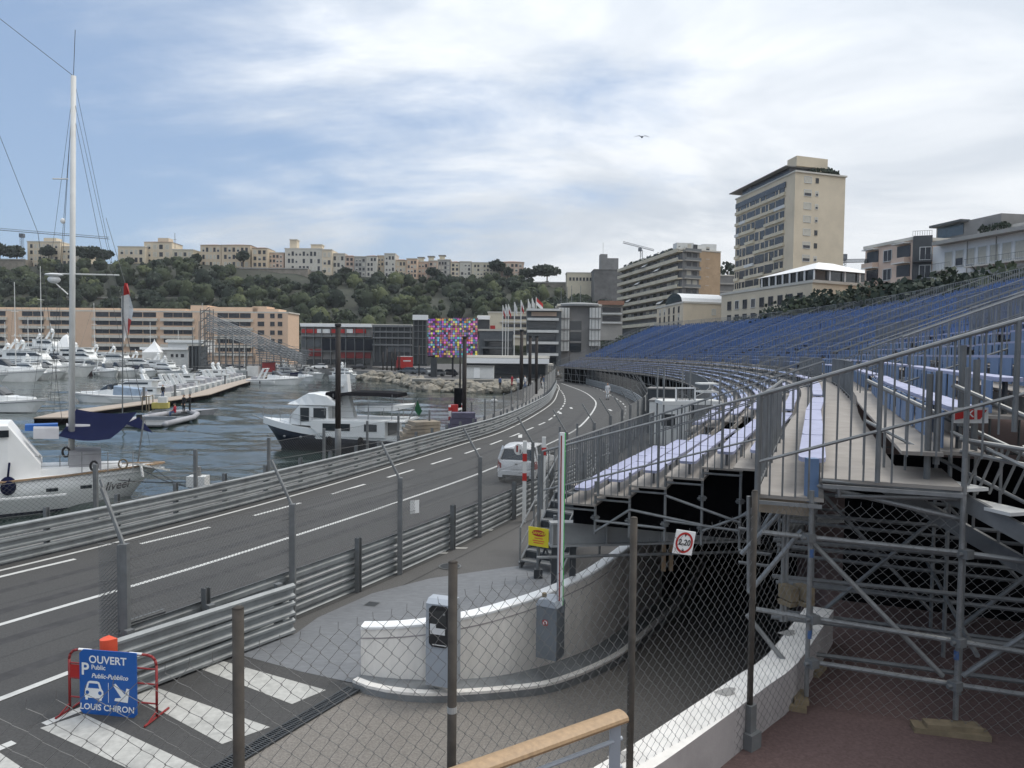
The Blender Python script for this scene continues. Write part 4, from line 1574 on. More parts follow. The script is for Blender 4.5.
# aisle handrails up the slope
for x in AISLE:
    for dx in (-.58, .58):
        g = MB()
        for k0, k1 in ((0, 7), (8, 14), (14, 20), (20, NT - 1)):
            a, b = p3(x + dx, TU[k0] + .1, TZ[k0]), p3(x + dx, TU[k1], TZ[k1])
            g.tube(a + Vector((0, 0, 1.0)), b + Vector((0, 0, 1.0)), .022, 6)
            g.tube(a + Vector((0, 0, .55)), b + Vector((0, 0, .55)), .016, 6)
            n = max(2, int((b - a).length / (.35 if x < 30 else (.7 if x < 60 else 1.6))))
            for i in range(n + 1):
                q = a.lerp(b, i / n)
                g.tube(q, q + Vector((0, 0, 1.0)), .014 if x < 30 else .02, 4, cap=False)
        g.build('aisle_railing', 'galv_dull', gs)
    g = MB()
    for k in range(NT - 1):
        if k == 7:
            continue
        q = p3(x, TU[k + 1] - .14, (TZ[k] + TZ[k + 1]) / 2)
        a = p3(x - .55, TU[k + 1] - .14, 0)
        b = p3(x + .55, TU[k + 1] - .14, 0)
        g.beam((a.x, a.y, TZ[k] + .056), (b.x, b.y, TZ[k] + .056), .27, .11)
    g.build('aisle_step', 'galv_dull', gs)
for x in (3.4, 14, 28, 42.5, 58, 74, 90, 106, 122):
    g = MB()
    for k0, k1 in ((9, 14), (14, 20), (20, NT - 1)):
        a, b = p3(x, TU[k0] + .05, TZ[k0]), p3(x, TU[k1], TZ[k1])
        for z in (1.0, .12):
            g.tube(a + Vector((0, 0, z)), b + Vector((0, 0, z)), .02, 5)
        n = int((b - a).length / (.2 if x < 30 else (.4 if x < 60 else .8)))
        for i in range(n + 1):
            q = a.lerp(b, i / n)
            g.tube(q, q + Vector((0, 0, 1.0)), .013 if x < 30 else .02, 4, cap=False)
    g.build('divider_railing', 'galv', gs)
# rear fence of the top row
ut, zt = TU[NT] - .05, TZ[NT - 1]
s = -4
while s < s_end(NT - 1) - 3:
    hh = 1.2 if (s < 64 or s > 84) else 1.2
    railing(p3(s, ut, zt), p3(s + 3.9, ut, zt), h=hh, step=.3, post=1.2, r=.024, name='rear_fence', matn='galv')
    g = MB()
    a, b = p3(s, ut + .03, zt), p3(s + 3.9, ut + .03, zt)
    s += 4
# far end railing
railing(p3(SEND, 0, TZ[0]), p3(s_end(28), TU[28], TZ[28]), h=1.1, step=.3, r=.016)
# scaffolding -----------------------------------------------------------
def tube_part(a, b, r=.0242, name='ledger', matn='galv', n=8):
    g = MB()
    g.tube(a, b, r, n)
    return g.build(name, matn, gs)
def coupler(p, mi='galv_dull'):
    g = MB()
    g.box(tuple(p), (.09, .09, .08), .4)
    g.tube(Vector(p) + Vector((-.08, -.02, 0)), Vector(p) + Vector((.08, .02, 0)), .02, 6)
    return g.build('coupler', mi, gs)
beam_y = lambda x: 14.25 + (x - 1) * .14
# steel beam over the ramp mouth, with the ledger under it
sb = thing('steel_beam', 'grey steel beam spanning the mouth of the car park ramp', 'beam', (3, 14.5, 1.58))
for z, hgt, wd in ((2.03, .04, .22), (1.60, .04, .22), (1.815, .39, .03)):
    MB().beam((.75, beam_y(.75), z), (7.2, beam_y(7.2), z), wd, hgt).build('flange' if wd > .1 else 'web', 'galv_light', sb)
for x in (.8, 1.85, 2.95, 4.05, 5.1):
    MB().box((x, beam_y(x) - .05, 1.815), (.03, .09, .385)).build('stiffener', 'galv_light', sb)
MB().tube((.5, beam_y(.5) - .2, 1.42), (7, beam_y(7) - .2, 1.42), .03, 8).build('ledger', 'galv', sb)
for x in (3.05, 3.2):
    g = MB()
    g.box((x, beam_y(x) + .2, 1.28), (.07, .08, .62))
    g.build('timber_prop', 'wood', sb)
for x, zb in ((.85, 0.0), (1.2, 0.0)):
    MB().beam((x, beam_y(x), zb), (x, beam_y(x), 1.58), .12, .12).build('column', 'steel_dark', sb)
hs = thing('height_limit_sign', 'tilted white square sign with a red ring reading 2m20, hung on the wire fence', 'sign', (1.3, 5.7, 3.8))
c = PL(685, 542, (FP[2].x, FP[2].y), (FP[3].x, FP[3].y)) + Vector((-.01, -.012, 0))
tl = -R(12)
def hp(u, v, o=0):
    return Vector((c.x + (u * cos(tl) - v * sin(tl)) * .92, c.y + (u * cos(tl) - v * sin(tl)) * .4 - o, c.z + u * sin(tl) + v * cos(tl)))
HS = .42
q = .215 * HS
g = MB()
g.add([hp(a * q, b * q, o) for o in (.006, -.006) for a, b in ((-1, -1), (1, -1), (1, 1), (-1, 1))], [(0, 1, 2, 3), (7, 6, 5, 4), (0, 4, 5, 1), (1, 5, 6, 2), (2, 6, 7, 3), (3, 7, 4, 0)])
g.build('plate', 'white', hs)
g = MB()
n = 32
for k in range(n):
    t0, t1 = 2 * pi * k / n, 2 * pi * (k + 1) / n
    g.flat([hp(HS * r_ * cos(t), HS * r_ * sin(t), .009) for r_, t in ((.15, t0), (.19, t0), (.19, t1), (.15, t1))], 0)
ux, uz = hp(1, 0) - hp(0, 0), hp(0, 1) - hp(0, 0)
text_into(g, '2', hp(-.09 * HS, 0, .01), ux, uz, .15 * HS, 1)
text_into(g, 'm', hp(-.03 * HS, -.025 * HS, .01), ux, uz, .07 * HS, 1)
text_into(g, '20', hp(.065 * HS, 0, .01), ux, uz, .15 * HS, 1)
for sg in (1, -1):
    g.flat([hp(-.025 * HS, .155 * sg * HS, .011), hp(.025 * HS, .155 * sg * HS, .011), hp(0, .105 * sg * HS, .011)], 1)
g.build('marking', ['red', 'black'], hs)
# standards, ledgers and braces under the stepped end A (standing on the beam)
ends = []
for k in range(0, 6):
    uu = TU[k + 1] - .02
    q = p3(.12, uu, 0)
    zb = 2.05
    tube_part((q.x, q.y, zb), (q.x, q.y, TZ[k] + .4), name='standard')
    a, b = p3(.1, TU[k], TZ[k] - .12), p3(.1, TU[k + 1], TZ[k] - .12)
    tube_part(a, b, .02)
    ends.append(q)
    for z in (2.35, 2.85):
        if z < TZ[k] - .2:
            coupler((q.x, q.y, z))
for (i, j, za, zb_) in ((0, 2, 2.3, 2.28), (2, 4, 2.42, 2.36), (1, 3, 2.55, 2.4), (2, 4, 2.85, 2.5), (3, 5, 2.3, 2.9), (0, 1, 2.1, 2.55), (4, 5, 2.6, 3.1)):
    a, b = ends[i], ends[j]
    tube_part((a.x, a.y - .03, za), (b.x, b.y - .03, zb_), .0242)
# deeper frames
for s in (2.4, 4.8, 7.2):
    for k in (0, 2, 4, 6, 8, 10, 12, 14):
        q = p3(s, TU[k + 1], 0)
        zb = 2.05 if k < 7 and s < 6 else (1.9 if k > 8 else 0)
        tube_part((q.x, q.y, zb), (q.x, q.y, TZ[k] - .05), name='standard', matn='galv_dull', n=6)
    for z in (2.4,) + ((3.1,) if s > 2 else ()):
        tube_part(p3(s, .6 if z < 3 else 2.6, z), p3(s, 10, z), name='ledger', matn='galv_dull', n=6)
# end face B, standing on the footpath
S1g, S2g = Vector((S1.x, S1.y, 1.9)), Vector((S2.x, S2.y, 1.9))
def fp(px, py, off=0.0):
    v = PL(px, py, (S1.x, S1.y), (S2.x, S2.y))
    return v + Vector((0, off, 0))
def seg(x0, y0, x1, y1, off=0.0, r=.0242, name='ledger', matn='galv'):
    return tube_part(fp(x0, y0, off), fp(x1, y1, off), r, name, matn)
zt1 = fp(814, 480).z
tube_part(S1g + Vector((0, 0, .1)), (S1g.x, S1g.y, 4.0), name='standard')
tube_part(S2g + Vector((0, 0, .1)), (S2g.x, S2g.y, 5.2), name='standard')
S0g = fp(762, 690)
for px, y0, y1, dy in ((762, 612, 497, .25), (768, 612, 508, .6), (779, 560, 508, .6)):
    a, b = fp(px, y0, dy), fp(px, y1, dy)
    tube_part(a, b, .022, 'standard')
for px in (800, 804):
    a, b = fp(px, 640, .5), fp(px, 515, .5)
    tube_part((a.x, a.y, a.z), (a.x, a.y, 3.9), .02, 'standard')
seg(762, 532, 808, 537); seg(808, 537, 964, 553); seg(964, 553, 1040, 563)
seg(756, 609, 808, 618); seg(813, 618, 955, 641); seg(955, 641, 1040, 655)
seg(813, 662, 952, 684); seg(952, 684, 1040, 697)
seg(822, 480, 966, 494); seg(838, 497, 966, 500, .06, .02)
seg(820, 487, 966, 521, .08); seg(816, 545, 948, 680, .08, name='brace'); seg(968, 680, 1040, 632, .08, name='brace')
seg(752, 596, 806, 533, .1, name='brace'); seg(750, 618, 800, 680, .1, name='brace')
seg(757, 568, 803, 520, .5, name='brace'); seg(772, 560, 800, 517, .6, name='brace')
for y in (550, 575, 588):
    seg(766, y, 803, y + 5, .9, .018, matn='galv_dull')
for px, py in ((808, 537), (812, 618), (964, 553), (957, 641), (953, 684), (811, 662)):
    coupler(fp(px, py, -.03))
for px, py in ((811, 553), (809, 634), (957, 655)):
    q = fp(px, py)
    MB().tube((q.x, q.y, q.z - .04), (q.x, q.y, q.z + .04), .027, 8).build('blue_collar', 'seat_blue', gs)
seg(840, 483, 840, 497, .02, .018)
# plywood fascia under the corner deck
a, b = fp(758, 505, .12), fp(815, 510, .12)
MB().beam(a, b, .05, .17).build('fascia', 'ply', gs)
# deck edges and corner column
for k, (s_, u0, u1) in ((6, (-5.14, 3.68, TU[7])), (7, (-5.14, TU[7], 5.42))):
    a, b = p3(s_, u0, TZ[k] - .07), p3(s_, u1, TZ[k] - .07)
    MB().beam(a, b, .03, .035).build('edge_beam', 'galv', gs)
q = p3(-5.0, TU[7] - .1, 0)
MB().beam((q.x, q.y, TZ[6] - .05), (q.x, q.y, TZ[6] + .37), .1, .1).build('blue_upright', 'blue', gs)
# deeper scaffold forest under the stand
random.seed(5)
for s in (-4.2, -3.2, -2.2):
    for u_ in (4.2, 5.6, 7.0, 8.6, 10.2):
        q = p3(s, u_, 0)
        k = max(i for i in range(NT) if TU[i] <= u_)
        tube_part((q.x, q.y, 1.9), (q.x, q.y, TZ[k] - .05), .0242, 'standard', 'galv_dull', 6)
    for z in (2.2, 2.55, 3.0, 3.4):
        tube_part(p3(s, 3.8, z + .1 * (s + 3)), p3(s, 10.5, z), .0242, 'ledger', 'galv_dull', 6)
for i, (u0, u1) in enumerate(((4.2, 5.6), (5.6, 7.0), (7.0, 8.6))):
    tube_part(p3(-3.2, u0, 2.1), p3(-3.2, u1, 3.6), .0242, 'brace', 'galv_dull', 6)
    tube_part(p3(-2.2, u1, 2.1), p3(-2.2, u0, 3.6), .0242, 'brace', 'galv_dull', 6)
for u_ in (5.6, 7.0):
    tube_part(p3(-5, u_, 2.6), p3(0, u_, 2.6), .0242, 'ledger', 'galv_dull', 6)
# near-black sheets added to make the shade under the stand
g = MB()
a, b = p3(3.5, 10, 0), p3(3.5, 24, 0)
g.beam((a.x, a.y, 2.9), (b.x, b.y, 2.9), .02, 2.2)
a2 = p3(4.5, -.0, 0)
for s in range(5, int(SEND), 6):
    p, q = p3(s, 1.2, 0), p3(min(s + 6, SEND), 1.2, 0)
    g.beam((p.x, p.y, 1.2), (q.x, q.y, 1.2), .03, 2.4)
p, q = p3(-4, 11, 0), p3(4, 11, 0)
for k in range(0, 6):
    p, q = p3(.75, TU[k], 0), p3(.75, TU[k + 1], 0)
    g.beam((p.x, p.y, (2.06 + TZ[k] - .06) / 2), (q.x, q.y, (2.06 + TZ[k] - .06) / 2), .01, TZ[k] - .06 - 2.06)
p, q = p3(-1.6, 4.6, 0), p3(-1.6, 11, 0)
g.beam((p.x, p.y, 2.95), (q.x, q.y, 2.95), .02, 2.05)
stuff(g.build('shade_sheets', 'dark', gs))
# timber sole boards
for px, py, lx, rz in ((798, 700, .36, 1.2), (950, 729, .62, -.25), (815, 668, .3, .9)):
    p = G(px, py, 1.94)
    t = thing('timber_board', {798: 'short upright timber block under the scaffold tube beside the kerb wall', 950: 'long timber sole board under the right scaffold standard', 815: 'timber block on the footpath behind the kerb wall end'}[px], 'timber board', (p.x, p.y, 1.9))
    MB().box((p.x, p.y, 1.925), (lx, .16, .05), rz).build('board', 'timber', t)
    MB().box((p.x + .02, p.y, 1.972), (lx * .75, .13, .042), rz + .12).build('board', 'timber', t)
for px in (802, 818):
    p = G(px, 600, 2.32) if False else fp(px, 604, .35)
    t = thing('timber_board', 'timber packing block wedged on the kerb wall ' + ('left' if px < 810 else 'right') + ' of the scaffold tubes', 'timber board', tuple(p))
    MB().box((p.x, p.y, p.z), (.1, .2, .13), .3).build('board', 'timber', t)
    MB().box((p.x, p.y, p.z - .1), (.13, .16, .05), .5).build('board', 'timber', t)
# stair going down on the right
rs = thing('exit_stair', 'steel stair with pale treads going down at the right end of the grandstand', 'stair', (S2.x + .6, S2.y, 1.9))
ra, rb = fp(962, 492, .2), fp(1036, 540, -.35)
dv = (rb - ra)
sdv = Vector((-.25, .95, 0)).normalized()
for k in range(5):
    c = ra + dv * (.27 + .40 * k) + sdv * .36 + Vector((0, 0, .12))
    MB().beam(c - sdv * .34, c + sdv * .34, .27, .03).build('tread', 'white_dirty', rs)
for o in (0, 1.1):
    MB().beam(ra + sdv * o + Vector((0, 0, -.05)), rb + dv * .9 + sdv * o + Vector((0, 0, -.05)), .05, .15).build('stringer', 'galv_dull', rs)
g = MB()
for o in (0.0, 1.12):
    up1 = Vector((0, 0, .95))
    a_, b_ = ra + sdv * o, rb + dv * .9 + sdv * o
    g.tube(a_ + up1, b_ + up1, .024, 8)
    g.tube(a_ + up1 * .55, b_ + up1 * .55, .018, 6)
    if o > 0:
        for i in range(9):
            q = a_.lerp(b_, i / 8)
            g.tube(q, q + up1, .014, 5)
g.build('handrail', 'galv', rs)
a_, b_ = fp(963, 440, .05), fp(1040, 455, -.1)
g = MB()
for dy in (0, 12):
    a_, b_ = fp(963, 440 + dy, .05), fp(1040, 452 + dy * 1.35, -.1)
    g.tube(a_, b_, .022, 8)
for px in range(985, 1040, 13):
    g.tube(fp(px, 446, 0), fp(px, 500, .3), .013, 5)
g.build('railing', 'galv', rs)
# inner posts of the opening and the board with the red letter panels
for px, y0, y1 in ((948, 375, 487), (958, 372, 470), (998, 360, 455), (984, 345, 430)):
    a, b = fp(px, y0, .35), fp(px, y1, .35)
    tube_part((b.x, b.y, b.z), (b.x, b.y, a.z), .03, 'rail_post', 'galv_dull')
rbo = thing('red_letter_board', 'red and white board with a white letter K fixed behind the rails at the right', 'board', tuple(fp(975, 424, .12)))
def kp(px, py, o=0):
    return fp(px, py, .12 - o)
g = MB()
g.flat([kp(961, 424.5), kp(997, 424.5), kp(997, 408.5), kp(961, 408.5)], 0)
g.build('backing', 'white_dirty', rbo)
g = MB()
g.flat([kp(962, 421, .01), kp(971, 419.5, .01), kp(971, 410.5, .01), kp(962.5, 410.5, .01)])
g.flat([kp(974.5, 420.5, .01), kp(982, 420.5, .01), kp(982, 410, .01), kp(974.5, 410, .01)])
g.flat([kp(985, 420.5, .01), kp(988, 420.5, .01), kp(995, 411, .01), kp(985, 411, .01)])
g.build('red_panel', 'red', rbo)
g = MB()
text_into(g, 'K', kp(977.5, 415, .02), (1, -.1, 0), (0, 0, 1), .085)
g.build('lettering', 'white', rbo)
# small tower with a white mesh frame standing in the gap of the front rows
tw = thing('camera_platform', 'small scaffold platform with a white mesh front panel in the gap of the lower rows', 'platform', tuple(p3(10, 1.5, 0)))
q0, q1 = p3(10.6, .4, 0), p3(9.2, 3.4, 0)
def wp(px, py, dd=25.5):
    return D(px, py, dd)
g = MB()
a, b = wp(662, 403), wp(722, 403)
g.beam(a + Vector((0, .6, 0)), b + Vector((0, .6, 0)), 1.3, .12)
g.build('deck', 'white_dirty', tw)
for px in (664, 690, 720):
    for o in (.05, 1.2):
        a = wp(px, 403)
        MB().tube((a.x, a.y + o, 0), (a.x, a.y + o, a.z + (1.2 if px < 700 else .9)), .03, 6).build('standard', 'galv', tw)
g = MB()
a, b = wp(676, 388), wp(695, 388)
c, d = wp(676, 401), wp(695, 401)
for p, q in ((a, b), (b, d), (d, c), (c, a)):
    g.beam(p, q, .05, .05)
fr_ = g.build('frame', 'white', tw)
g = MB()
for i in range(1, 12):
    g.tube(a.lerp(b, i / 12), c.lerp(d, i / 12), .008, 4)
for i in range(1, 8):
    g.tube(a.lerp(c, i / 8), b.lerp(d, i / 8), .008, 4)
g.build('grid', 'galv_dull', fr_)
g = MB()
p, q = wp(700, 392), wp(718, 392)
g.beam(p + Vector((0, .3, 0)), q + Vector((0, .3, 0)), .8, .05)
p, q = wp(700, 384), wp(718, 384)
g.beam(p + Vector((0, .3, 0)), q + Vector((0, .3, 0)), .8, .05)
g.build('shelf', 'white_dirty', tw)
# open scaffold front along the track side
g = MB()
for s in range(13, int(SEND), 2):
    q = p3(s, .1, 0)
    g.tube((q.x, q.y, 0), (q.x, q.y, 2.6), .03, 5, cap=False)
    q2 = p3(min(s + 2, SEND), .1, 0)
    for z in (.5, 1.5, 2.45):
        g.tube((q.x, q.y, z), (q2.x, q2.y, z), .024, 4, cap=False)
    if s % 4 == 1:
        g.tube((q.x, q.y, .2), (q2.x, q2.y, 2.4), .024, 4, cap=False)
g.build('front_frame', 'galv', gs)
# containers and cabins under the stand beside the track
def cabin(name, label, cat, px, d, wd, hgt, dep, matn, rz, z0=0.0, win=True):
    p = D(px, 380, d)
    t = thing(name, label, cat, (p.x, p.y, z0), rz, local=True)
    g = MB()
    g.box((0, 0, hgt / 2), (wd, dep, hgt))
    g.build('body', matn, t)
    g = MB()
    g.box((0, 0, hgt + .04), (wd + .12, dep + .12, .08))
    g.build('roof', 'roof_grey', t)
    if win:
        n = max(1, int(wd / 2.2))
        for i in range(n):
            x = (i + .5) / n * wd - wd / 2
            g = MB()
            g.box((x, -dep / 2 - .02, hgt * .58), (.9, .05, .8))
            f = g.build('window', 'white_dirty', t)
            MB().box((x, -dep / 2 - .045, hgt * .58), (.78, .02, .68)).build('pane', 'glass', f)
    g = MB()
    for i in range(int(wd / .3)):
        g.box((-wd / 2 + .15 + i * .3, -dep / 2 - .012, hgt / 2), (.12, .024, hgt * .94))
    g.build('corrugation', matn, t)
    return t
cabin('site_cabin', 'pale grey site cabin at the foot of the grandstand, right of the dark one', 'cabin', 671, 44, 2.2, 2.5, 2.2, 'white_dirty', -.3)
cabin('site_cabin', 'dark box shaped cabin with a black top at the foot of the grandstand', 'cabin', 664, 50, 1.9, 2.9, 2, 'steel_dark', -.3, win=False)
# ================================================================== background: buildings
WINMESH = {}
def win_mesh(wd, ht, kind):
    key = (round(wd, 2), round(ht, 2), kind)
    if key not in WINMESH:
        g = MB()
        # a flat panel standing 6 cm proud of the wall: surround, dark pane set into it; x right, -y outward
        def q(x0, x1, z0, z1, y, mi):
            g.flat([(x0, y, z0), (x1, y, z0), (x1, y, z1), (x0, y, z1)], mi)
        hw, hh, f = wd / 2, ht / 2, .09
        g.box((-hw - f / 2, -.03, 0), (f, .1, ht + 2 * f), 0, 0)
        g.box((hw + f / 2, -.03, 0), (f, .1, ht + 2 * f), 0, 0)
        g.box((0, -.03, hh + f / 2), (wd, .1, f), 0, 0)
        g.box((0, -.07, -hh - f / 2), (wd, .2, f), 0, 0)
        if kind == 'shut':
            q(-hw, hw, -hh, hh, -.02, 2)
        elif kind == 'half':
            q(-hw, hw, -hh, .0, -.02, 1)
            q(-hw, hw, .0, hh, -.03, 2)
        else:
            q(-hw, hw, -hh, hh, -.02, 1)
            g.box((0, -.035, 0), (.06, .03, ht), 0, 0)
        me = bpy.data.meshes.new('window')
        me.from_pydata(g.v, [], g.f)
        for m_ in ('white_dirty' if kind != 'dark' else 'anthracite', 'window', 'shutter'):
            me.materials.append(M[m_])
        me.polygons.foreach_set('material_index', g.m)
        WINMESH[key] = me
    return WINMESH[key]
def add_windows(t, a, b, z0, z1, rows, cols, wd, ht, kinds=('open',), margin=.06, skip=()):
    """windows of one facade from ground point a to b (outside on the right hand side)"""
    a, b = Vector((a[0], a[1], 0)), Vector((b[0], b[1], 0))
    d = (b - a)
    ang = math.atan2(d.y, d.x)
    nr = Vector((d.y, -d.x, 0)).normalized()
    for r in range(rows):
        for c in range(cols):
            if (r, c) in skip:
                continue
            f = margin + (1 - 2 * margin) * ((c + .5) / cols)
            z = z0 + (z1 - z0) * ((r + .5) / rows)
            kd = random.choice(kinds)
            o = bpy.data.objects.new('window', win_mesh(wd, ht, kd))
            C.objects.link(o)
            o.parent = t
            p = a + d * f + nr * .01
            o.location = (p.x, p.y, z)
            o.rotation_euler = (0, 0, ang)
            if WORLD.get(t.name):
                o.matrix_parent_inverse = WORLD[t.name]
def block(name, label, cat, fp_, z0, z1, matn, group=None, cornice=True, roof=None, rh=1.5, roofmat='tile', base=None):
    """fp_ = ground outline, first edge is the front (left to right as seen)"""
    t = thing(name, label, cat, (fp_[0][0], fp_[0][1], z0), 0, group)
    g = MB()
    g.prism(list(fp_), z0, z1)
    g.build('wall', matn, t)
    cx = sum(p[0] for p in fp_) / len(fp_)
    cy = sum(p[1] for p in fp_) / len(fp_)
    def grow(k, off):
        r_ = []
        for p in fp_:
            v = Vector((p[0] - cx, p[1] - cy))
            l = v.length
            r_.append((cx + v.x * (l + off) / l * k, cy + v.y * (l + off) / l * k) if k == 1 else (cx + v.x * k, cy + v.y * k))
        return r_
    if roof == 'hip':
        g = MB()
        a, b = grow(1, .5), grow(.25, 0)
        g.loft([[(x, y, z1) for x, y in a], [(x, y, z1 + rh) for x, y in b]])
        g.build('roof', roofmat, t)
    elif cornice:
        g = MB()
        g.prism(grow(1, .35), z1, z1 + .45)
        g.build('cornice', 'white_stucco' if matn not in ('fort', 'stone') else matn, t)
    return t
def fprect(xl, xr, d, dep, skew=0.0):
    """outline of a block whose front spans pixel columns xl..xr at depth d"""
    a, b = D(xl, 350, d), D(xr, 350, d + skew)
    v = Vector((b.x - a.x, b.y - a.y)).normalized()
    n = Vector((-v.y, v.x)) * dep
    return [(a.x, a.y), (b.x, b.y), (b.x + n.x, b.y + n.y), (a.x + n.x, a.y + n.y)]
def zat(px, py, d):
    return D(px, py, d).z
# ---- the rock: hill, walls, buildings
def hill_top(px):
    pr = [(-200, 262), (0, 266), (120, 262), (190, 262), (260, 268), (330, 274), (400, 277), (500, 280), (545, 284), (590, 296), (640, 306), (760, 320)]
    for (x0, y0), (x1, y1) in zip(pr[:-1], pr[1:]):
        if x0 <= px <= x1:
            return y0 + (y1 - y0) * (px - x0) / (x1 - x0)
    return pr[-1][1]
g = MB()
cols, rows = 64, 16
hv = []
random.seed(2)
for j in range(rows + 1):
    f = j / rows
    for i in range(cols + 1):
        px = -200 + 960 * i / cols
        d = 300 + 125 * f
        top = zat(px, hill_top(px) + 1.5, 425)
        z = top * (f ** .8) + (random.uniform(-1.5, 1.5) if 0 < j < rows else 0)
        p = D(px, 350, d)
        hv.append((p.x, p.y, z if j else -1))
for i in range(cols + 1):
    px = -200 + 960 * i / cols
    p = D(px, 350, 800)
    hv.append((p.x, p.y, zat(px, hill_top(px) + 1.5, 425)))
g.add(hv, [(j * (cols + 1) + i, j * (cols + 1) + i + 1, (j + 1) * (cols + 1) + i + 1, (j + 1) * (cols + 1) + i) for j in range(rows + 1) for i in range(cols)])
struct(g.build('hillside', 'hill', smooth=True))
def hill_pt(px, f):
    d = 300 + 125 * f
    p = D(px, 350, d)
    return Vector((p.x, p.y, zat(px, hill_top(px) + 1.5, 425) * (f ** .8)))
def crown(mb, c, r, n, size, mi=0, flat=1.0):
    for _ in range(n):
        v = Vector((random.gauss(0, 1), random.gauss(0, 1), random.gauss(0, 1)))
        v.normalize()
        q = random.uniform(.55, 1.05)
        p = Vector((c[0] + v.x * r[0] * q, c[1] + v.y * r[1] * q, c[2] + v.z * r[2] * q))
        a = Vector((random.gauss(0, 1), random.gauss(0, 1), random.gauss(0, .8))).normalized()
        b = a.orthogonal().normalized()
        b = (Matrix.Rotation(random.uniform(0, 6.28), 3, a) @ b)
        e = a.cross(b)
        s_ = size * random.uniform(.6, 1.3)
        mb.flat([p - b * s_ - e * s_ * .5, p + b * s_ * .3 - e * s_ * .8, p + b * s_ + e * s_ * .2, p - b * s_ * .2 + e * s_ * .9], mi)
def lump(mb, c, r, mi=0):
    n, m_ = 9, 6
    ph = random.uniform(0, 6)
    rings = []
    for j in range(m_ + 1):
        t = pi * j / m_
        rings.append([(c[0] + r[0] * max(.03, sin(t)) * cos(2 * pi * i / n) * (1 + .16 * sin(3 * i + 2 * j + ph)), c[1] + r[1] * max(.03, sin(t)) * sin(2 * pi * i / n) * (1 + .16 * cos(2 * i - 3 * j + ph)), c[2] - r[2] * cos(t) * (1 + .1 * sin(i * 2 + ph))) for i in range(n)])
    mb.loft(rings, mi)
# the wood on the slope (nobody could count it)
random.seed(11)
g = MB()
for k in range(1150):
    px = random.uniform(-120, 700)
    f = random.uniform(.02, 1.0) ** .85
    if (195 < px < 350 and .86 < f) or (232 < px < 326 and f > .76):
        continue
    if px > 560 and f > .8 and random.random() < .6:
        continue
    base = hill_pt(px, f)
    r = random.choice((random.uniform(1.3, 2.4), random.uniform(2.0, 3.6), random.uniform(3.2, 5.4))) * (1.0 if f < .9 else .7)
    mi = random.choices((0, 1, 2, 3), (4, 3, 3, 1.7))[0]
    hz = random.uniform(.75, 1.25)
    if f > .3 and random.random() < .03:
        continue
    lump(g, (base.x, base.y, base.z + r * hz * .6), (r * .8, r * .8, r * hz * .85), mi)
    crown(g, (base.x, base.y, base.z + r * hz * .7), (r * .95, r * .95, r * hz * .95), 62, r * .15, mi + 4)
    for q in range(3):
        a = random.uniform(0, 6.28)
        c_ = (base.x + cos(a) * r * .62, base.y + sin(a) * r * .62, base.z + r * hz * random.uniform(.45, 1.2))
        lump(g, c_, (r * .45, r * .45, r * .4), mi)
        crown(g, c_, (r * .52, r * .52, r * .46), 26, r * .15, random.choice((mi, mi, 0)) + 4)
stuff(g.build('hillside_wood', ['tree_a', 'tree_b', 'tree_c', 'tree_d', 'leaf_a', 'leaf_b', 'leaf_c', 'leaf_d'], smooth=True))
# retaining walls on the slope
def bastion(label, xl, xr, yt, yb, d, dep=6, matn='stone'):
    f_ = fprect(xl, xr, d, dep)
    t = thing('retaining_wall', label, 'wall', (f_[0][0], f_[0][1], zat(xl, yb, d)))
    g = MB()
    g.prism(f_, zat(xl, yb, d), zat(xl, yt, d))
    g.build('wall', matn, t)
    g = MB()
    a, b = f_[0], f_[1]
    g.beam((a[0], a[1] - .1, zat(xl, yt, d)), (b[0], b[1] - .1, zat(xl, yt, d)), .8, .6)
    g.build('parapet', 'concrete', t)
bastion('long pale stone bastion wall under the cream palace on the rock', 240, 308, 268, 290, 418)
bastion('stone bastion wall with a projecting corner right of the cream palace', 311, 322, 271, 286, 416)
bastion('low stone wall under the trees at the left end of the rock', -30, 27, 259, 272, 420)
bastion('long grey retaining wall halfway down the slope behind the orange block', 60, 215, 297, 302, 360, 4, 'stone')
bastion('stone wall below the right hand terrace of the rock', 505, 600, 282, 290, 420)
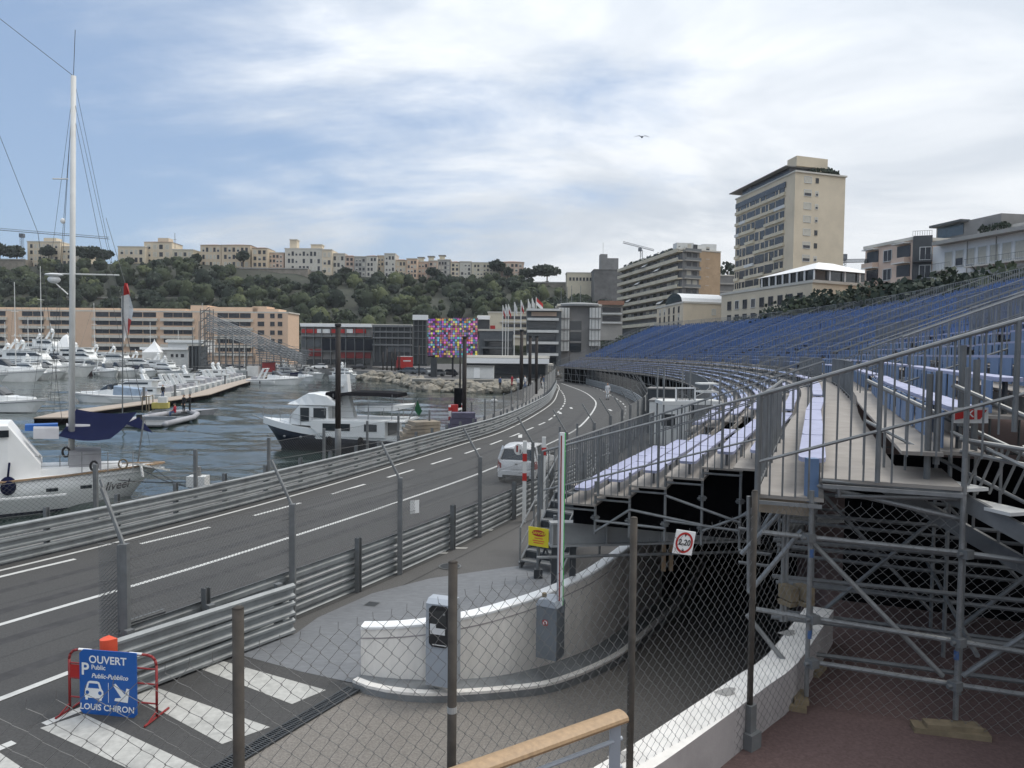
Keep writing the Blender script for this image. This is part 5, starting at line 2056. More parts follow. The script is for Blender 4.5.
RB = [  # label, xl, xr, ytop, ybase, material, rows, cols, roof
 ('cream apartment building with a stepped roof at the left end of the rock', 29, 62, 242, 268, 'cream', 4, 7, None),
 ('low cream wing right of the stepped building on the rock', 62, 88, 247, 266, 'cream', 3, 5, None),
 ('small flat roofed cream house on the rock between trees and villa', 119, 146, 247, 264, 'cream', 2, 5, None),
 ('cream villa with a raised centre on the rock', 145, 173, 242, 266, 'cream', 3, 4, 'hip'),
 ('low cream wing right of the villa on the rock', 173, 194, 250, 264, 'cream2', 2, 4, None),
 ('yellow palace wing with a red hipped roof at the left on the rock', 201, 222, 245, 268, 'yellow', 3, 5, 'hip'),
 ('long yellow palace block with tiled roof on the rock', 222, 251, 245, 268, 'yellow', 3, 6, 'hip'),
 ('small tall yellow pavilion on the rock left of the pink house', 252, 268, 248, 268, 'yellow', 3, 3, 'hip'),
 ('pale pink house between the yellow pavilion and the cream palace', 268, 284, 253, 268, 'pinkish', 3, 4, None),
 ('large white and cream palace with two roof towers on the rock', 285, 323, 249, 272, 'white_stucco', 3, 9, None),
 ('cream corner block right of the white palace', 322, 332, 250, 274, 'cream', 3, 2, None),
 ('narrow pale house with tall windows beside the cream corner block', 332, 345, 254, 275, 'white_stucco', 3, 3, None),
 ('brown narrow town house on the rock', 345, 354, 256, 276, 'pinkish', 4, 2, 'hip'),
 ('grey stucco town house on the rock with dark shutters', 354, 366, 257, 276, 'concrete', 4, 3, None),
 ('white narrow town house on the rock', 366, 377, 256, 277, 'white_stucco', 4, 3, 'hip'),
 ('tan narrow town house right of the white one', 377, 384, 256, 276, 'yellow', 4, 2, None),
 ('tall white town house rising above its neighbours on the rock', 384, 395, 254, 278, 'white_stucco', 4, 3, None),
 ('yellow ochre town house right of the tall white one', 395, 406, 260, 278, 'yellow', 3, 3, 'hip'),
 ('orange ochre town house on the rock', 406, 417, 259, 278, 'ochre', 4, 3, None),
 ('red brown town house with a roof lantern on the rock', 417, 428, 262, 279, 'pinkish', 3, 3, None),
 ('pink town house with a roof lantern on the rock', 428, 437, 261, 279, 'pinkish', 4, 2, None),
 ('grey brown town house right of the two lanterns', 437, 450, 260, 279, 'concrete', 4, 4, None),
 ('cream town house next to a pair of white ones', 450, 459, 262, 280, 'cream', 4, 2, 'hip'),
 ('narrow white town house at the middle of the row', 459, 471, 262, 280, 'white_stucco', 4, 3, None),
 ('long beige barracks like building with even windows on the rock', 471, 500, 263, 280, 'cream2', 4, 8, None),
 ('pink building at the right end of the row on the rock', 500, 523, 262, 282, 'pinkish', 4, 5, 'hip'),
]
random.seed(4)
for lab, xl, xr, yt, yb, mt, r_, c_, rf_ in RB:
    d = 428 + random.uniform(-2, 3)
    f_ = fprect(xl + .15, xr - .15, d, 14)
    z0, z1 = zat(xl, yb, d) - 3, zat((xl + xr) / 2, yt, d)
    t = block('town_house' if xr - xl < 18 else 'palace_building', lab, 'building', f_, z0, z1, mt, 'buildings along the top of the rock', roof=rf_, rh=1.0)
    add_windows(t, f_[0], f_[1], z0 + 3.2, z1 - .6, r_, c_, (xr - xl) * .57 / c_ * .46, (z1 - z0 - 4) / r_ * .56, ('dark', 'dark', 'shut', 'half'))
    if 'roof towers' in lab:
        for x0, x1, y in ((290, 297, 240), (311, 322, 245)):
            f2 = fprect(x0, x1, d + 3, 5)
            g = MB()
            g.prism(f2, z1, zat(x0, y, d + 3))
            tr_ = g.build('roof_tower', 'cream', t)
            g = MB()
            q = fprect(x0 - .4, x1 + .4, d + 2.6, 6)
            g.prism(q, zat(x0, y, d + 3), zat(x0, y, d + 3) + .5)
            g.build('cap', 'white_stucco', tr_)
    if 'lantern' in lab:
        xm = (xl + xr) / 2 - 2
        f2 = fprect(xm - 2.5, xm + 2.5, d + 3, 3)
        g = MB()
        g.prism(f2, z1, z1 + 2.6)
        q = fprect(xm - 3.6, xm + 3.6, d + 2.4, 4)
        g.prism(q, z1 + 2.6, z1 + 3.2, 1)
        g.build('roof_lantern', ['cream2', 'roof_grey'], t)
    if 'stepped roof' in lab or 'raised centre' in lab:
        x0, x1 = xl + (xr - xl) * .5, xl + (xr - xl) * .88
        g = MB()
        g.prism(fprect(x0, x1, d + 2, 6), z1, z1 + 2.6)
        g.build('roof_storey', mt, t)
# fort and tower on the right
f_ = fprect(593, 621, 395, 14)
t = block('fort', 'dark stone fort with a lighter keep and flag mast on the rock', 'fort', f_, zat(600, 318, 395), zat(600, 270, 395), 'fort')
g = MB()
f2 = fprect(599, 606, 397, 6)
g.prism(f2, zat(600, 270, 397), zat(600, 254, 397))
f2 = fprect(606.1, 617, 397, 7)
g.prism(f2, zat(600, 270, 397), zat(600, 258, 397))
g.build('keep', 'concrete_dark', t)
p = D(603, 254, 398)
MB().tube((p.x, p.y, p.z - .5), (p.x, p.y, p.z + 6), .12, 5).build('mast', 'white_dirty', t)
f_ = fprect(566, 593, 410, 10)
t = block('palace_building', 'low pale building between the umbrella pines and the fort', 'building', f_, zat(570, 312, 410), zat(570, 273, 410), 'cream2', 'buildings along the top of the rock')
add_windows(t, f_[0], f_[1], zat(570, 285, 410), zat(570, 273, 410), 1, 7, 1, 1.6, ('dark',))
# ---- orange harbour block
D0 = 262
f_ = fprect(-60, 288, D0, 12, -4)
z1 = zat(120, 312, D0)
t = block('apartment_block', 'long orange apartment block with pale balcony bands along the harbour', 'building', f_, 0, z1, 'ochre')
fh = [zat(120, y, D0) for y in (311, 318.5, 327, 335.5, 344, 352, 360)]
def lerp2(a, b, f):
    return (a[0] + (b[0] - a[0]) * f, a[1] + (b[1] - a[1]) * f)
def fx(px):
    return lerp2(f_[0], f_[1], (px + 60) / 348)
nv = Vector((f_[1][1] - f_[0][1], -(f_[1][0] - f_[0][0]), 0)).normalized()
bays = [(-45, -20), (-17, 9), (22, 47), (50, 76), (95, 127), (129, 160), (163, 196), (216, 254)]
for z in fh[1:6]:
    for x0, x1 in bays:
        a, b = fx(x0), fx(x1)
        g = MB()
        q = nv * .5
        g.beam((a[0] + q.x, a[1] + q.y, z - .4), (b[0] + q.x, b[1] + q.y, z - .4), 1.1, 1.0)
        g.build('balcony', 'white_stucco', t)
for zi in range(6):
    z0_, z1_ = fh[zi + 1], fh[zi]
    for x0, x1 in bays[1:]:
        n = max(2, int((x1 - x0) / 11))
        if zi < 5:
            add_windows(t, fx(x0), fx(x1), z0_, z1_, 1, n, (x1 - x0) * .349 / n * .8, 1.45, ('dark',))
    if zi < 5:
        add_windows(t, fx(268), fx(285), z0_, z1_, 1, 2, 1.4, 1.35, ('dark',))
        add_windows(t, fx(256), fx(267), z0_, z1_, 1, 1, 2.1, 1.35, ('dark',))
for x0, x1 in ((9, 22), (83, 95), (196, 211), (260, 276), (293, 297)):
    pass
g = MB()
for x0, x1, y in ((-50, 183, 308.5), (205, 255, 306.5), (188, 205, 305), (250, 264, 305.5), (264, 276, 308)):
    a, b = fx(x0), fx(x1)
    n_ = -nv
    q = [(a[0] + n_.x * 3, a[1] + n_.y * 3), (b[0] + n_.x * 3, b[1] + n_.y * 3), (b[0] + n_.x * 11, b[1] + n_.y * 11), (a[0] + n_.x * 11, a[1] + n_.y * 11)]
    g.prism(q, z1, zat(120, y, D0 + 3))
g.build('attic_storey', 'ochre', t)
# ---- hospitality and pit buildings behind the basin
def simple(name, lab, cat, xl, xr, yt, yb, d, dep, mt, parts=(), skew=0.0, cornice=True):
    f2 = fprect(xl, xr, d, dep, skew)
    t = block(name, lab, cat, f2, max(0.0, zat(xl, yb, d)), zat((xl + xr) / 2, yt, d), mt, cornice=cornice)
    for (pn, x0, x1, y0, y1, pm, proud) in parts:
        a = Vector((*lerp2(f2[0], f2[1], (x0 - xl) / (xr - xl)), 0))
        b = Vector((*lerp2(f2[0], f2[1], (x1 - xl) / (xr - xl)), 0))
        g = MB()
        za, zb = zat(x0, y1, d), zat(x0, y0, d)
        g.beam((a.x, a.y - proud / 2, (za + zb) / 2), (b.x, b.y - proud / 2, (za + zb) / 2), proud, zb - za)
        g.build(pn, pm, t)
    return t
t = simple('hospitality_building', 'long low trackside building with white roof, red and white banner and dark hoarding', 'building', 301, 372, 325, 367, 215, 14, 'concrete_dark',
       [('roof_edge', 301, 372, 323.5, 326.5, 'white', .8), ('banner', 302, 317, 329, 333, 'red', .3), ('banner', 317.4, 330, 329, 333, 'white', .3), ('banner', 330.4, 345, 329, 333, 'red', .3), ('banner', 345.4, 353, 329, 333, 'white', .3), ('banner', 353.4, 366, 329, 333, 'red', .3),
        ('hoarding', 322, 373, 338.5, 350, 'navy', .6), ('hoarding', 302, 321, 340, 347, 'steel_blue', .5), ('lower_panel', 309, 322, 349, 356, 'red_dark', .4), ('lower_panel', 341, 371, 351, 358, 'red_dark', .4), ('rail', 302, 372, 335.5, 336.5, 'galv', 1.2), ('floor_slab', 302, 372, 350.5, 351.5, 'galv_dull', 1)] + [('column', x, x + .7, 327, 366, 'galv_dull', .9) for x in (306, 314, 322, 331, 346, 355, 364)] + [('glazing', 304, 370, 359, 364, 'glass', .2)])
t = simple('scaffold_structure', 'grey steel frame building with open floors left of the video screen', 'building', 372.5, 412, 326, 366, 205, 12, 'steel_dark',
       [('floor_slab', 373, 412, 325, 327, 'galv_dull', 1), ('floor_slab', 373, 412, 331, 332.5, 'galv_dull', 1), ('floor_slab', 373, 412, 337, 338.5, 'galv_dull', 1), ('floor_slab', 373, 412, 344, 345.5, 'galv_dull', 1)] +
       [('column', x, x + .6, 325, 362, 'galv_dull', .6) for x in (374, 380, 386, 392, 398, 404, 410)] + [('blue_glazing', 388, 411, 346, 352, 'steel_blue', .4)])
t = simple('scaffold_tower', 'dark scaffold tower with a white roof right beside the video screen', 'tower', 413, 427, 320, 366, 172, 7, 'steel_dark',
       [('roof_panel', 413, 428, 315, 320, 'white', 1)] + [('ledger', 413, 427, y, y + .6, 'galv_dull', .5) for y in (325, 331, 338, 346, 354)] + [('column', x, x + .5, 320, 364, 'galv_dull', .5) for x in (413.5, 418, 422.5, 426)])
vs_ = thing('video_screen', 'large trackside video screen showing coloured pixels', 'screen', tuple(G(452, 374, 0)))
a, b = D(428, 357, 150), D(477.5, 357, 147)
zt_, zb_ = zat(452, 318, 148), zat(452, 357.5, 148)
g = MB()
v = (b - a)
f1, f2_ = a.lerp(b, .0), a.lerp(b, .14)
g.beam((f1.x, f1.y - .3, (zt_ + zb_) / 2 + .1), (f2_.x, f2_.y - .3, (zt_ + zb_) / 2 + .1), .3, (zt_ - zb_) * .94)
f1 = a.lerp(b, .16)
g.beam((f1.x, f1.y - .3, (zt_ + zb_) / 2), (b.x, b.y - .3, (zt_ + zb_) / 2), .3, zt_ - zb_)
g.build('display', 'screen', vs_)
g = MB()
g.beam((a.x, a.y + .3, (zt_ + zb_) / 2 - .2), (b.x, b.y + .3, (zt_ + zb_) / 2 - .2), .5, (zt_ - zb_) * .95)
g.build('housing', 'black', vs_)
for f in (.1, .16, .5, .9):
    q = a.lerp(b, f)
    MB().beam((q.x, q.y + .6, 0), (q.x, q.y + .6, zt_), .35, .35).build('leg', 'black', vs_)
g = MB()
q = a.lerp(b, .12)
g.box((q.x, q.y + .2, 1.9), (1.2, 1.2, 3.8))
g.build('base', 'steel_dark', vs_)
t = simple('low_pavilion', 'long white roofed pavilion below the flagpoles', 'building', 466, 548, 358, 378, 138, 5, 'steel_dark', [('roof_edge', 466, 549, 358, 363, 'white', 1.2), ('glazing', 495, 545, 364, 374, 'glass', .3)])
simple('site_container', 'plain white container on the far quay below the screen', 'container', 466, 494, 366, 378.5, 129, 2.6, 'white_dirty', [('door', 474, 480, 367.5, 378, 'white', .1), ('roof_edge', 466, 494, 365.6, 366.4, 'roof_grey', .3)], cornice=False)
simple('race_office', 'dark glazed low building with terraces right of the screen', 'building', 479, 513, 331, 372, 185, 9, 'steel_blue',
       [('terrace', 484, 512, 339, 341, 'galv_dull', 1.2), ('terrace', 482, 513, 347, 348.5, 'galv_dull', 1.2), ('glazing', 485, 511, 341.5, 346.5, 'glass', .3), ('glazing', 483, 512, 349, 358, 'glass', .3), ('red_banner', 490, 495, 325.5, 329, 'red', .3)])
simple('terrace_house', 'beige house with pale balconies behind the flagpoles', 'building', 488, 530, 313, 345, 260, 10, 'cream2',
       [('balcony', 500, 528, 321, 322.5, 'white_stucco', .9), ('balcony', 500, 528, 328.5, 330, 'white_stucco', .9), ('balcony', 500, 528, 336, 337.5, 'white_stucco', .9), ('window_band', 503, 526, 324, 327, 'window', .2), ('window_band', 503, 526, 331, 334.5, 'window', .2), ('window_band', 503, 526, 316, 319, 'window', .2)])
simple('kiosk', 'small white roofed kiosk right of the screen top', 'kiosk', 478, 489, 317, 335, 190, 5, 'steel_dark', [('roof_edge', 477, 489.5, 316, 319.5, 'white', 1)])
t = simple('office_building', 'grey stepped glass building with white terraces right of the flags', 'building', 527, 561, 311, 378, 178, 12, 'steel_blue',
       [('terrace', 527, 558, y, y + 2.6, 'white_dirty', 1.6) for y in (318, 330, 341.5, 353)] + [('glazing', 528, 556, y, y + 7, 'glass', .3) for y in (321.5, 333.5, 345, 357)] + [('roof_canopy', 526, 559, 309, 311, 'white_dirty', 2.5), ('red_terrace', 531, 556, 312, 316, 'pinkish', .5)])
t = simple('glazed_gate_building', 'grey building with two white latticed glass towers and an oval roof canopy', 'building', 558, 600, 306, 372, 182, 10, 'concrete_dark',
       [('lattice_tower', 558.5, 568.6, 308, 351, 'white_dirty', 1.2), ('lattice_tower', 588.8, 599.6, 308, 346, 'white_dirty', 1.2), ('glazing', 569.5, 581, 321, 352, 'glass', .3), ('spandrel', 569.5, 581, 330, 332, 'concrete_dark', .5), ('spandrel', 569.5, 581, 341, 343, 'concrete_dark', .5)] +
       [('lattice_bar', x, x + .35, 308, 350, 'galv_dull', 1.4) for x in (560, 563.4, 566.6, 590.6, 594, 597.4)] + [('lattice_band', x0, x1, y, y + 1, 'concrete_dark', 1.5) for x0, x1 in ((558.5, 568.6), (588.8, 599.6)) for y in (318, 329, 340)])
q = D(579, 303, 184)
g = MB()
g.loft([[(q.x + 5.6 * cos(2 * pi * k / 24), q.y + 4 * sin(2 * pi * k / 24), zz_) for k in range(24)] for zz_ in (zat(579, 306.5, 184), zat(579, 305, 184))])
g.loft([[(q.x + 5.6 * s_ * cos(2 * pi * k / 24), q.y + 4 * s_ * sin(2 * pi * k / 24), zz_) for k in range(24)] for s_, zz_ in ((1, zat(579, 304.9, 184)), (.8, zat(579, 303.6, 184)), (.4, zat(579, 302.8, 184)))])
g.build('canopy', 'galv', t)
simple('terrace_house', 'brown house with a tiled roof left of the terraced apartments', 'building', 598, 622, 304, 340, 230, 10, 'concrete',
       [('roof_edge', 597, 622.5, 301, 305, 'tile', 2), ('balcony', 601, 621, 313, 314.5, 'white_dirty', 1), ('balcony', 601, 621, 322, 323.5, 'white_dirty', 1), ('window_band', 602, 620, 307.5, 312, 'window', .2), ('window_band', 602, 620, 316, 321, 'window', .2)])
simple('concrete_bunker', 'small beige concrete block beside the far end of the grandstand', 'building', 539, 553, 366, 382, 150, 6, 'cream2', [('opening', 542, 549, 372, 381, 'dark', .1)])
# ---- terraced apartments
A_, B_, C_ = D(682, 300, 255), D(621, 300, 322), D(719.5, 300, 262)
A_, B_, C_ = Vector((A_.x, A_.y)), Vector((B_.x, B_.y)), Vector((C_.x, C_.y))
E_ = B_ + C_ - A_
zt_ = zat(682, 249.5, 255)
t = block('apartment_building', 'eight storey terraced apartment building with long balconies and a brown brick end wall', 'building', [tuple(A_), tuple(C_), tuple(E_), tuple(B_)], 0, zt_, 'concrete_dark')
nl = Vector((B_.y - A_.y, -(B_.x - A_.x)))
nl = (Vector((A_.y - B_.y, -(A_.x - B_.x)))).normalized()
if nl.x > 0:
    nl = -nl
fl = 3.02
for k in range(9):
    z = zt_ - .6 - fl * k
    g = MB()
    a, b = A_ + nl * .9, B_ + nl * .9
    g.beam((a.x, a.y, z), (b.x, b.y, z), 1.9, .35)
    sl_ = g.build('balcony', 'cream2', t)
    g = MB()
    a2, b2 = A_ + nl * 1.8, B_ + nl * 1.8
    g.beam((a2.x, a2.y, z + .62), (b2.x, b2.y, z + .62), .08, .85)
    g.build('parapet', 'cream2', sl_)
    if k < 8:
        cc_ = C_ - A_
        a3, b3 = A_ + cc_ * .0, A_ + cc_ * .42
        g = MB()
        nn = Vector((cc_.y, -cc_.x)).normalized()
        g.beam((a3.x + nn.x * .7, a3.y + nn.y * .7, z), (b3.x + nn.x * .7, b3.y + nn.y * .7, z), 1.4, .3)
        g.build('balcony', 'concrete', t)
        g = MB()
        g.beam((a3.x + nn.x * 1.3, a3.y + nn.y * 1.3, z + .6), (b3.x + nn.x * 1.3, b3.y + nn.y * 1.3, z + .6), .06, .8)
        g.build('parapet', 'galv_dull', t)
        add_windows(t, A_ + cc_ * .06, A_ + cc_ * .42, z + .4, z + 2.8, 1, 2, 1.6, 1.9, ('dark', 'shut'))
        add_windows(t, A_ + cc_ * .55, A_ + cc_ * .75, z + .6, z + 2.6, 1, 1, 1.5, 1.1, ('shut', 'half'))
        add_windows(t, B_, A_, z + .3, z + 2.6, 1, 9, 3.4, 1.9, ('dark', 'dark', 'dark', 'half'), margin=.02)
cc_ = C_ - A_
nn = Vector((cc_.y, -cc_.x)).normalized()
g = MB()
a3, b3 = A_ + cc_ * .43 + nn * .06, C_ + nn * .06
g.beam((a3.x, a3.y, zt_ / 2), (b3.x, b3.y, zt_ / 2), .12, zt_ - .2)
g.build('brick_end', 'beige_brick', t)
random.seed(9)
g = MB()
crown(g, ((A_.x + B_.x) / 2, (A_.y + B_.y) / 2, zt_ + .8), (1.6, 1.6, .8), 10, .5)
for k in range(16):
    p = A_.lerp(B_, .06 + .85 * k / 15) - nl * 1.2
    crown(g, (p.x, p.y, zt_ + .9), (2.2, 2.2, random.uniform(.7, 1.6)), 40, .5, random.choice((0, 1)))
g.build('roof_garden', ['leaf_a', 'leaf_c'], t)
g = MB()
for f, wd, hh in ((.2, 6, 2.3), (.55, 4, 2.0), (.85, 5, 2.6)):
    p = A_ + cc_ * f - nn * 4
    g.box((p.x, p.y, zt_ + hh / 2 + .4), (wd, 4, hh), .1)
g.build('roof_structure', 'white_dirty', t)
for f, k in ((.3, 2), (.62, 3), (.78, 5), (.25, 6), (.93, 7), (.5, 1)):
    p = A_.lerp(B_, f) + nl * 2.4
    z = zt_ - .6 - fl * k + 1.9
    g = MB()
    q = (B_ - A_).normalized() * 2.2
    g.add([(p.x - q.x, p.y - q.y, z - .5), (p.x + q.x, p.y + q.y, z - .5), (p.x + q.x - nl.x * 1.8, p.y + q.y - nl.y * 1.8, z + .8), (p.x - q.x - nl.x * 1.8, p.y - q.y - nl.y * 1.8, z + .8)], [(0, 1, 2, 3)])
    g.build('awning', 'awning', t)
# ---- cream low building with a barrel roof
A_, B_, C_ = [Vector(D(px, 300, d)[:2]) for px, d in ((683.5, 195), (657, 222), (730, 200))]
E_ = B_ + C_ - A_
zt_ = zat(683, 303, 195)
t = block('corner_building', 'low cream building with a curved white glass roof in front of the terraced apartments', 'building', [tuple(A_), tuple(C_), tuple(E_), tuple(B_)], 0, zt_, 'cream')
add_windows(t, B_, A_, zat(683, 329, 195), zt_ - .4, 3, 5, 1.1, 1.5, ('dark', 'dark', 'half'))
add_windows(t, A_.lerp(C_, .3), C_, zat(683, 316, 195), zt_ - .8, 1, 3, 1.1, 1.5, ('dark', 'shut'), skip=((0, 0),))
g = MB()
rr_ = []
u_ = (C_ - A_)
w_ = (B_ - A_)
for k in range(9):
    a = pi * k / 8
    rr_.append([(A_.x + u_.x * f + w_.x * (.35 - .3 * cos(a)), A_.y + u_.y * f + w_.y * (.35 - .3 * cos(a)), zt_ + .5 + 2.7 * sin(a)) for f in (.0, .92)])
g.loft(rr_, 0, closed=False, caps=False)
g.add([r_[0] for r_ in rr_], [tuple(range(9))], 1)
g.add([r_[1] for r_ in rr_], [tuple(range(8, -1, -1))], 1)
g.build('barrel_roof', ['white', 'glass_blue'], t)
# ---- the tower
A_, B_, C_ = [Vector(D(px, 300, d)[:2]) for px, d in ((792, 175), (734, 207), (842, 180))]
E_ = B_ + C_ - A_
zt_ = zat(793, 172, 175)
t = block('apartment_tower', 'tall cream apartment tower with rows of loggias and a penthouse', 'building', [tuple(A_), tuple(C_), tuple(E_), tuple(B_)], 0, zt_, 'cream', cornice=False)
g = MB()
cx_, cy_ = (A_ + C_ + E_ + B_) / 4
g.prism([(cx_ + (p.x - cx_) * 1.03, cy_ + (p.y - cy_) * 1.03) for p in (A_, C_, E_, B_)], zt_ + .0, zt_ + .35)
g.build('roof_slab', 'white_stucco', t)
p0_, u_, w_ = A_, C_ - A_, B_ - A_
g = MB()
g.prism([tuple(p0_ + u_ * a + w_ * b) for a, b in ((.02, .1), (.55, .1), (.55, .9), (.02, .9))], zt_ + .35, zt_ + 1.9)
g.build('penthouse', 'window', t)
g = MB()
g.prism([tuple(p0_ + u_ * a + w_ * b) for a, b in ((-.08, .08), (.5, .08), (.5, 1.08), (-.08, 1.08))], zt_ + 1.9, zt_ + 2.1)
g.build('penthouse_roof', 'concrete_dark', t)
g = MB()
g.prism([tuple(p0_ + u_ * a + w_ * b) for a, b in ((.1, .06), (.72, .06), (.72, .2), (.1, .2))], zt_ + 2.1, zat(805, 154, 176))
g.build('lift_house', 'cream', t)
g = MB()
for k in range(10):
    q = p0_ + u_ * random.uniform(.45, .95) + w_ * random.uniform(.03, .12)
    crown(g, (q.x, q.y, zt_ + 1.2), (1.1, 1.1, random.uniform(.5, 1.1)), 40, .35, random.choice((0, 1)))
g.build('roof_garden', ['leaf_a', 'leaf_c'], t)
nl = Vector((w_.y, -w_.x)).normalized()
if nl.x > 0:
    nl = -nl
fl = 2.98
nwin = 0
for k in range(12):
    z = zt_ - 4.4 - fl * k
    # loggia openings in the left face: shade painted as near-black panels, white parapets
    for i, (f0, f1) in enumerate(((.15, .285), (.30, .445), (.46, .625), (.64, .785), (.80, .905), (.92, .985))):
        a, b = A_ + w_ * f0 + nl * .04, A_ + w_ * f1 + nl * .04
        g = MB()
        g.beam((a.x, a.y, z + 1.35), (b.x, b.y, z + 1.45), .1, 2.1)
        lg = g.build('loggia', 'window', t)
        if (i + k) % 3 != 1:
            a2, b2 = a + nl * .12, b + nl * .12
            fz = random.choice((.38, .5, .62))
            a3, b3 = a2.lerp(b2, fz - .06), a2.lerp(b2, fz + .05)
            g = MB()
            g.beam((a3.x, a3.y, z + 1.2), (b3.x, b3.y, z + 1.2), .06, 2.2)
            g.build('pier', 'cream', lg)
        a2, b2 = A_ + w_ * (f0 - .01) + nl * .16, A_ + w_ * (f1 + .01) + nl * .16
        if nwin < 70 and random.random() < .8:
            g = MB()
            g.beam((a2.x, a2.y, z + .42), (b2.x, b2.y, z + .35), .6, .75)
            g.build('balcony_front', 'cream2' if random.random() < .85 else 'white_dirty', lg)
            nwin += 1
g = MB()
a, b = A_ + w_ * .13 + nl * .12, A_ + w_ * 1.0 + nl * .12
for z in (zt_ - 1.9,):
    g.beam((a.x, a.y, z), (b.x, b.y, z), .2, 1.3)
g.build('upper_terrace', 'window', t)
for k in range(8):
    z = zat(805, 178.5, 175) - 3.02 * k
    add_windows(t, A_ + u_ * .08, A_ + u_ * .42, z - 1, z + 1, 1, 1, 2.0, 1.4, ('shut', 'half', 'dark'))
    add_windows(t, A_ + u_ * .38, A_ + u_ * .48, z - 1, z + 1, 1, 1, .7, 1.0, ('dark', 'half'))
# ---- building with the tented roof
A_, B_, C_ = [Vector(D(px, 300, d)[:2]) for px, d in ((812, 121), (721.5, 150), (872, 128))]
E_ = B_ + C_ - A_
zt_ = zat(812, 282.5, 121)
t = block('tented_building', 'low cream building carrying a white marquee roof with dark glazing', 'building', [tuple(A_), tuple(C_), tuple(E_), tuple(B_)], 0, zt_, 'cream')
u_, w_ = C_ - A_, B_ - A_
add_windows(t, B_, A_, zt_ - 6.2, zt_ - .9, 2, 9, 1.3, 1.5, ('dark', 'dark', 'half', 'open'))
add_windows(t, A_, C_, zt_ - 3.6, zt_ - 1.2, 1, 3, 1.0, 1.2, ('dark',), skip=((0, 0), (0, 2)))
def tp(a, b, z):
    q = A_ + u_ * a + w_ * b
    return (q.x, q.y, z)
g = MB()
ze, zr = zt_ + 2.1, zt_ + 3.9
g.loft([[tp(-.02, -.03, ze), tp(1.02, -.03, ze), tp(1.02, .55, ze), tp(-.02, .55, ze)], [tp(.3, .12, zr), tp(.55, .12, zr), tp(.55, .42, zr - .4), tp(.3, .42, zr - .4)]])
g.build('marquee_roof', 'white', t)
g = MB()
g.prism([tp(.01, -.0, 0)[:2], tp(.99, -.0, 0)[:2], tp(.99, .53, 0)[:2], tp(.01, .53, 0)[:2]], zt_ + .45, ze - .02)
gl_ = g.build('glazing', 'glass', t)
for a, b in [(x, -.012) for x in (.0, .25, .5, .75, 1.0)] + [(-.008, y) for y in (.07, .14, .21, .28, .35, .42, .5)]:
    q = tp(a, b, 0)
    MB().box((q[0], q[1], (zt_ + .45 + ze) / 2), (.22, .22, ze - zt_ - .5)).build('tent_post', 'white', t)
# ---- orange villa, black house, white house on the right
def face(px, d):
    q = D(px, 300, d)
    return Vector((q.x, q.y))
A_, B_ = face(864, 118), face(911, 108)
n_ = Vector((-(B_ - A_).y, (B_ - A_).x)).normalized() * 10
zt_ = zat(905, 239, 109)
t = block('apartment_house', 'salmon apartment house with recessed balconies and a satellite dish', 'building', [tuple(A_), tuple(B_), tuple(B_ + n_), tuple(A_ + n_)], 0, zt_ - .3, 'salmon')
fo = -n_.normalized()
for zc, zh in ((zat(890, 255, 112), 1.7), (zat(890, 274, 112), 1.7)):
    add_windows(t, A_.lerp(B_, .38), A_.lerp(B_, .62), zc - .8, zc + .8, 1, 1, 1.7, 1.6, ('open',))
    for f0, f1 in ((.05, .3), (.7, .96)):
        a, b = A_.lerp(B_, f0) + fo * .05, A_.lerp(B_, f1) + fo * .05
        g = MB()
        g.beam((a.x, a.y, zc + .2), (b.x, b.y, zc + .2), .1, 1.7)
        lg = g.build('loggia', 'window', t)
        a, b = a + fo * .5, b + fo * .5
        MB().beam((a.x, a.y, zc - 1.1), (b.x, b.y, zc - 1.1), 1.0, .7).build('balcony', 'salmon', lg)
        MB().beam((a.x, a.y, zc + 1.3), (b.x, b.y, zc + 1.3), 1.1, .15).build('awning', 'awning', lg)
p = A_.lerp(B_, .05)
g = MB()
g.loft([[(p.x + r_ * cos(2 * pi * k / 14) * .9, p.y + dy_, zat(866, 262, 117) + r_ * sin(2 * pi * k / 14)) for k in range(14)] for r_, dy_ in ((.05, .15), (.4, .08), (.62, -.1))])
g.tube((p.x, p.y + .15, zat(866, 270, 117)), (p.x, p.y + .15, zat(866, 262, 117)), .05, 5)
g.build('satellite_dish', 'galv', t)
A_, B_ = face(911.4, 107), face(930.5, 106)
n_ = Vector((-(B_ - A_).y, (B_ - A_).x)).normalized() * 9
t = block('town_house', 'narrow anthracite house between the salmon and the white building', 'building', [tuple(A_), tuple(B_), tuple(B_ + n_), tuple(A_ + n_)], 0, zat(920, 236, 107), 'anthracite', cornice=False)
for y in (254, 272):
    zc = zat(920, y, 107)
    add_windows(t, A_.lerp(B_, .3), B_, zc - 1, zc + 1, 1, 1, 1.3, 1.7, ('open',))
    fo = -n_.normalized()
    a, b = A_ + fo * .4, B_ + fo * .4
    MB().beam((a.x, a.y, zc - 1.15), (b.x, b.y, zc - 1.15), .8, .15).build('balcony', 'anthracite', t)
    g = MB()
    for i in range(12):
        q = a.lerp(b, i / 11) + fo * .35
        g.tube((q.x, q.y, zc - 1.1), (q.x, q.y, zc - .2), .02, 4)
    g.build('balcony_rail', 'steel_dark', t)
g = MB()
for i in range(9):
    q = A_.lerp(B_, i / 8) 
    g.tube((q.x, q.y + .2, zat(920, 236, 107)), (q.x, q.y + .2, zat(920, 231, 107)), .03, 4)
g.tube((A_.x, A_.y + .2, zat(920, 231, 107)), (B_.x, B_.y + .2, zat(920, 231, 107)), .03, 4)
g.build('roof_rail', 'galv', t)
A_, B_ = face(931, 106), face(1085, 84)
n_ = Vector((-(B_ - A_).y, (B_ - A_).x)).normalized() * 12
zt_ = zat(940, 246, 105)
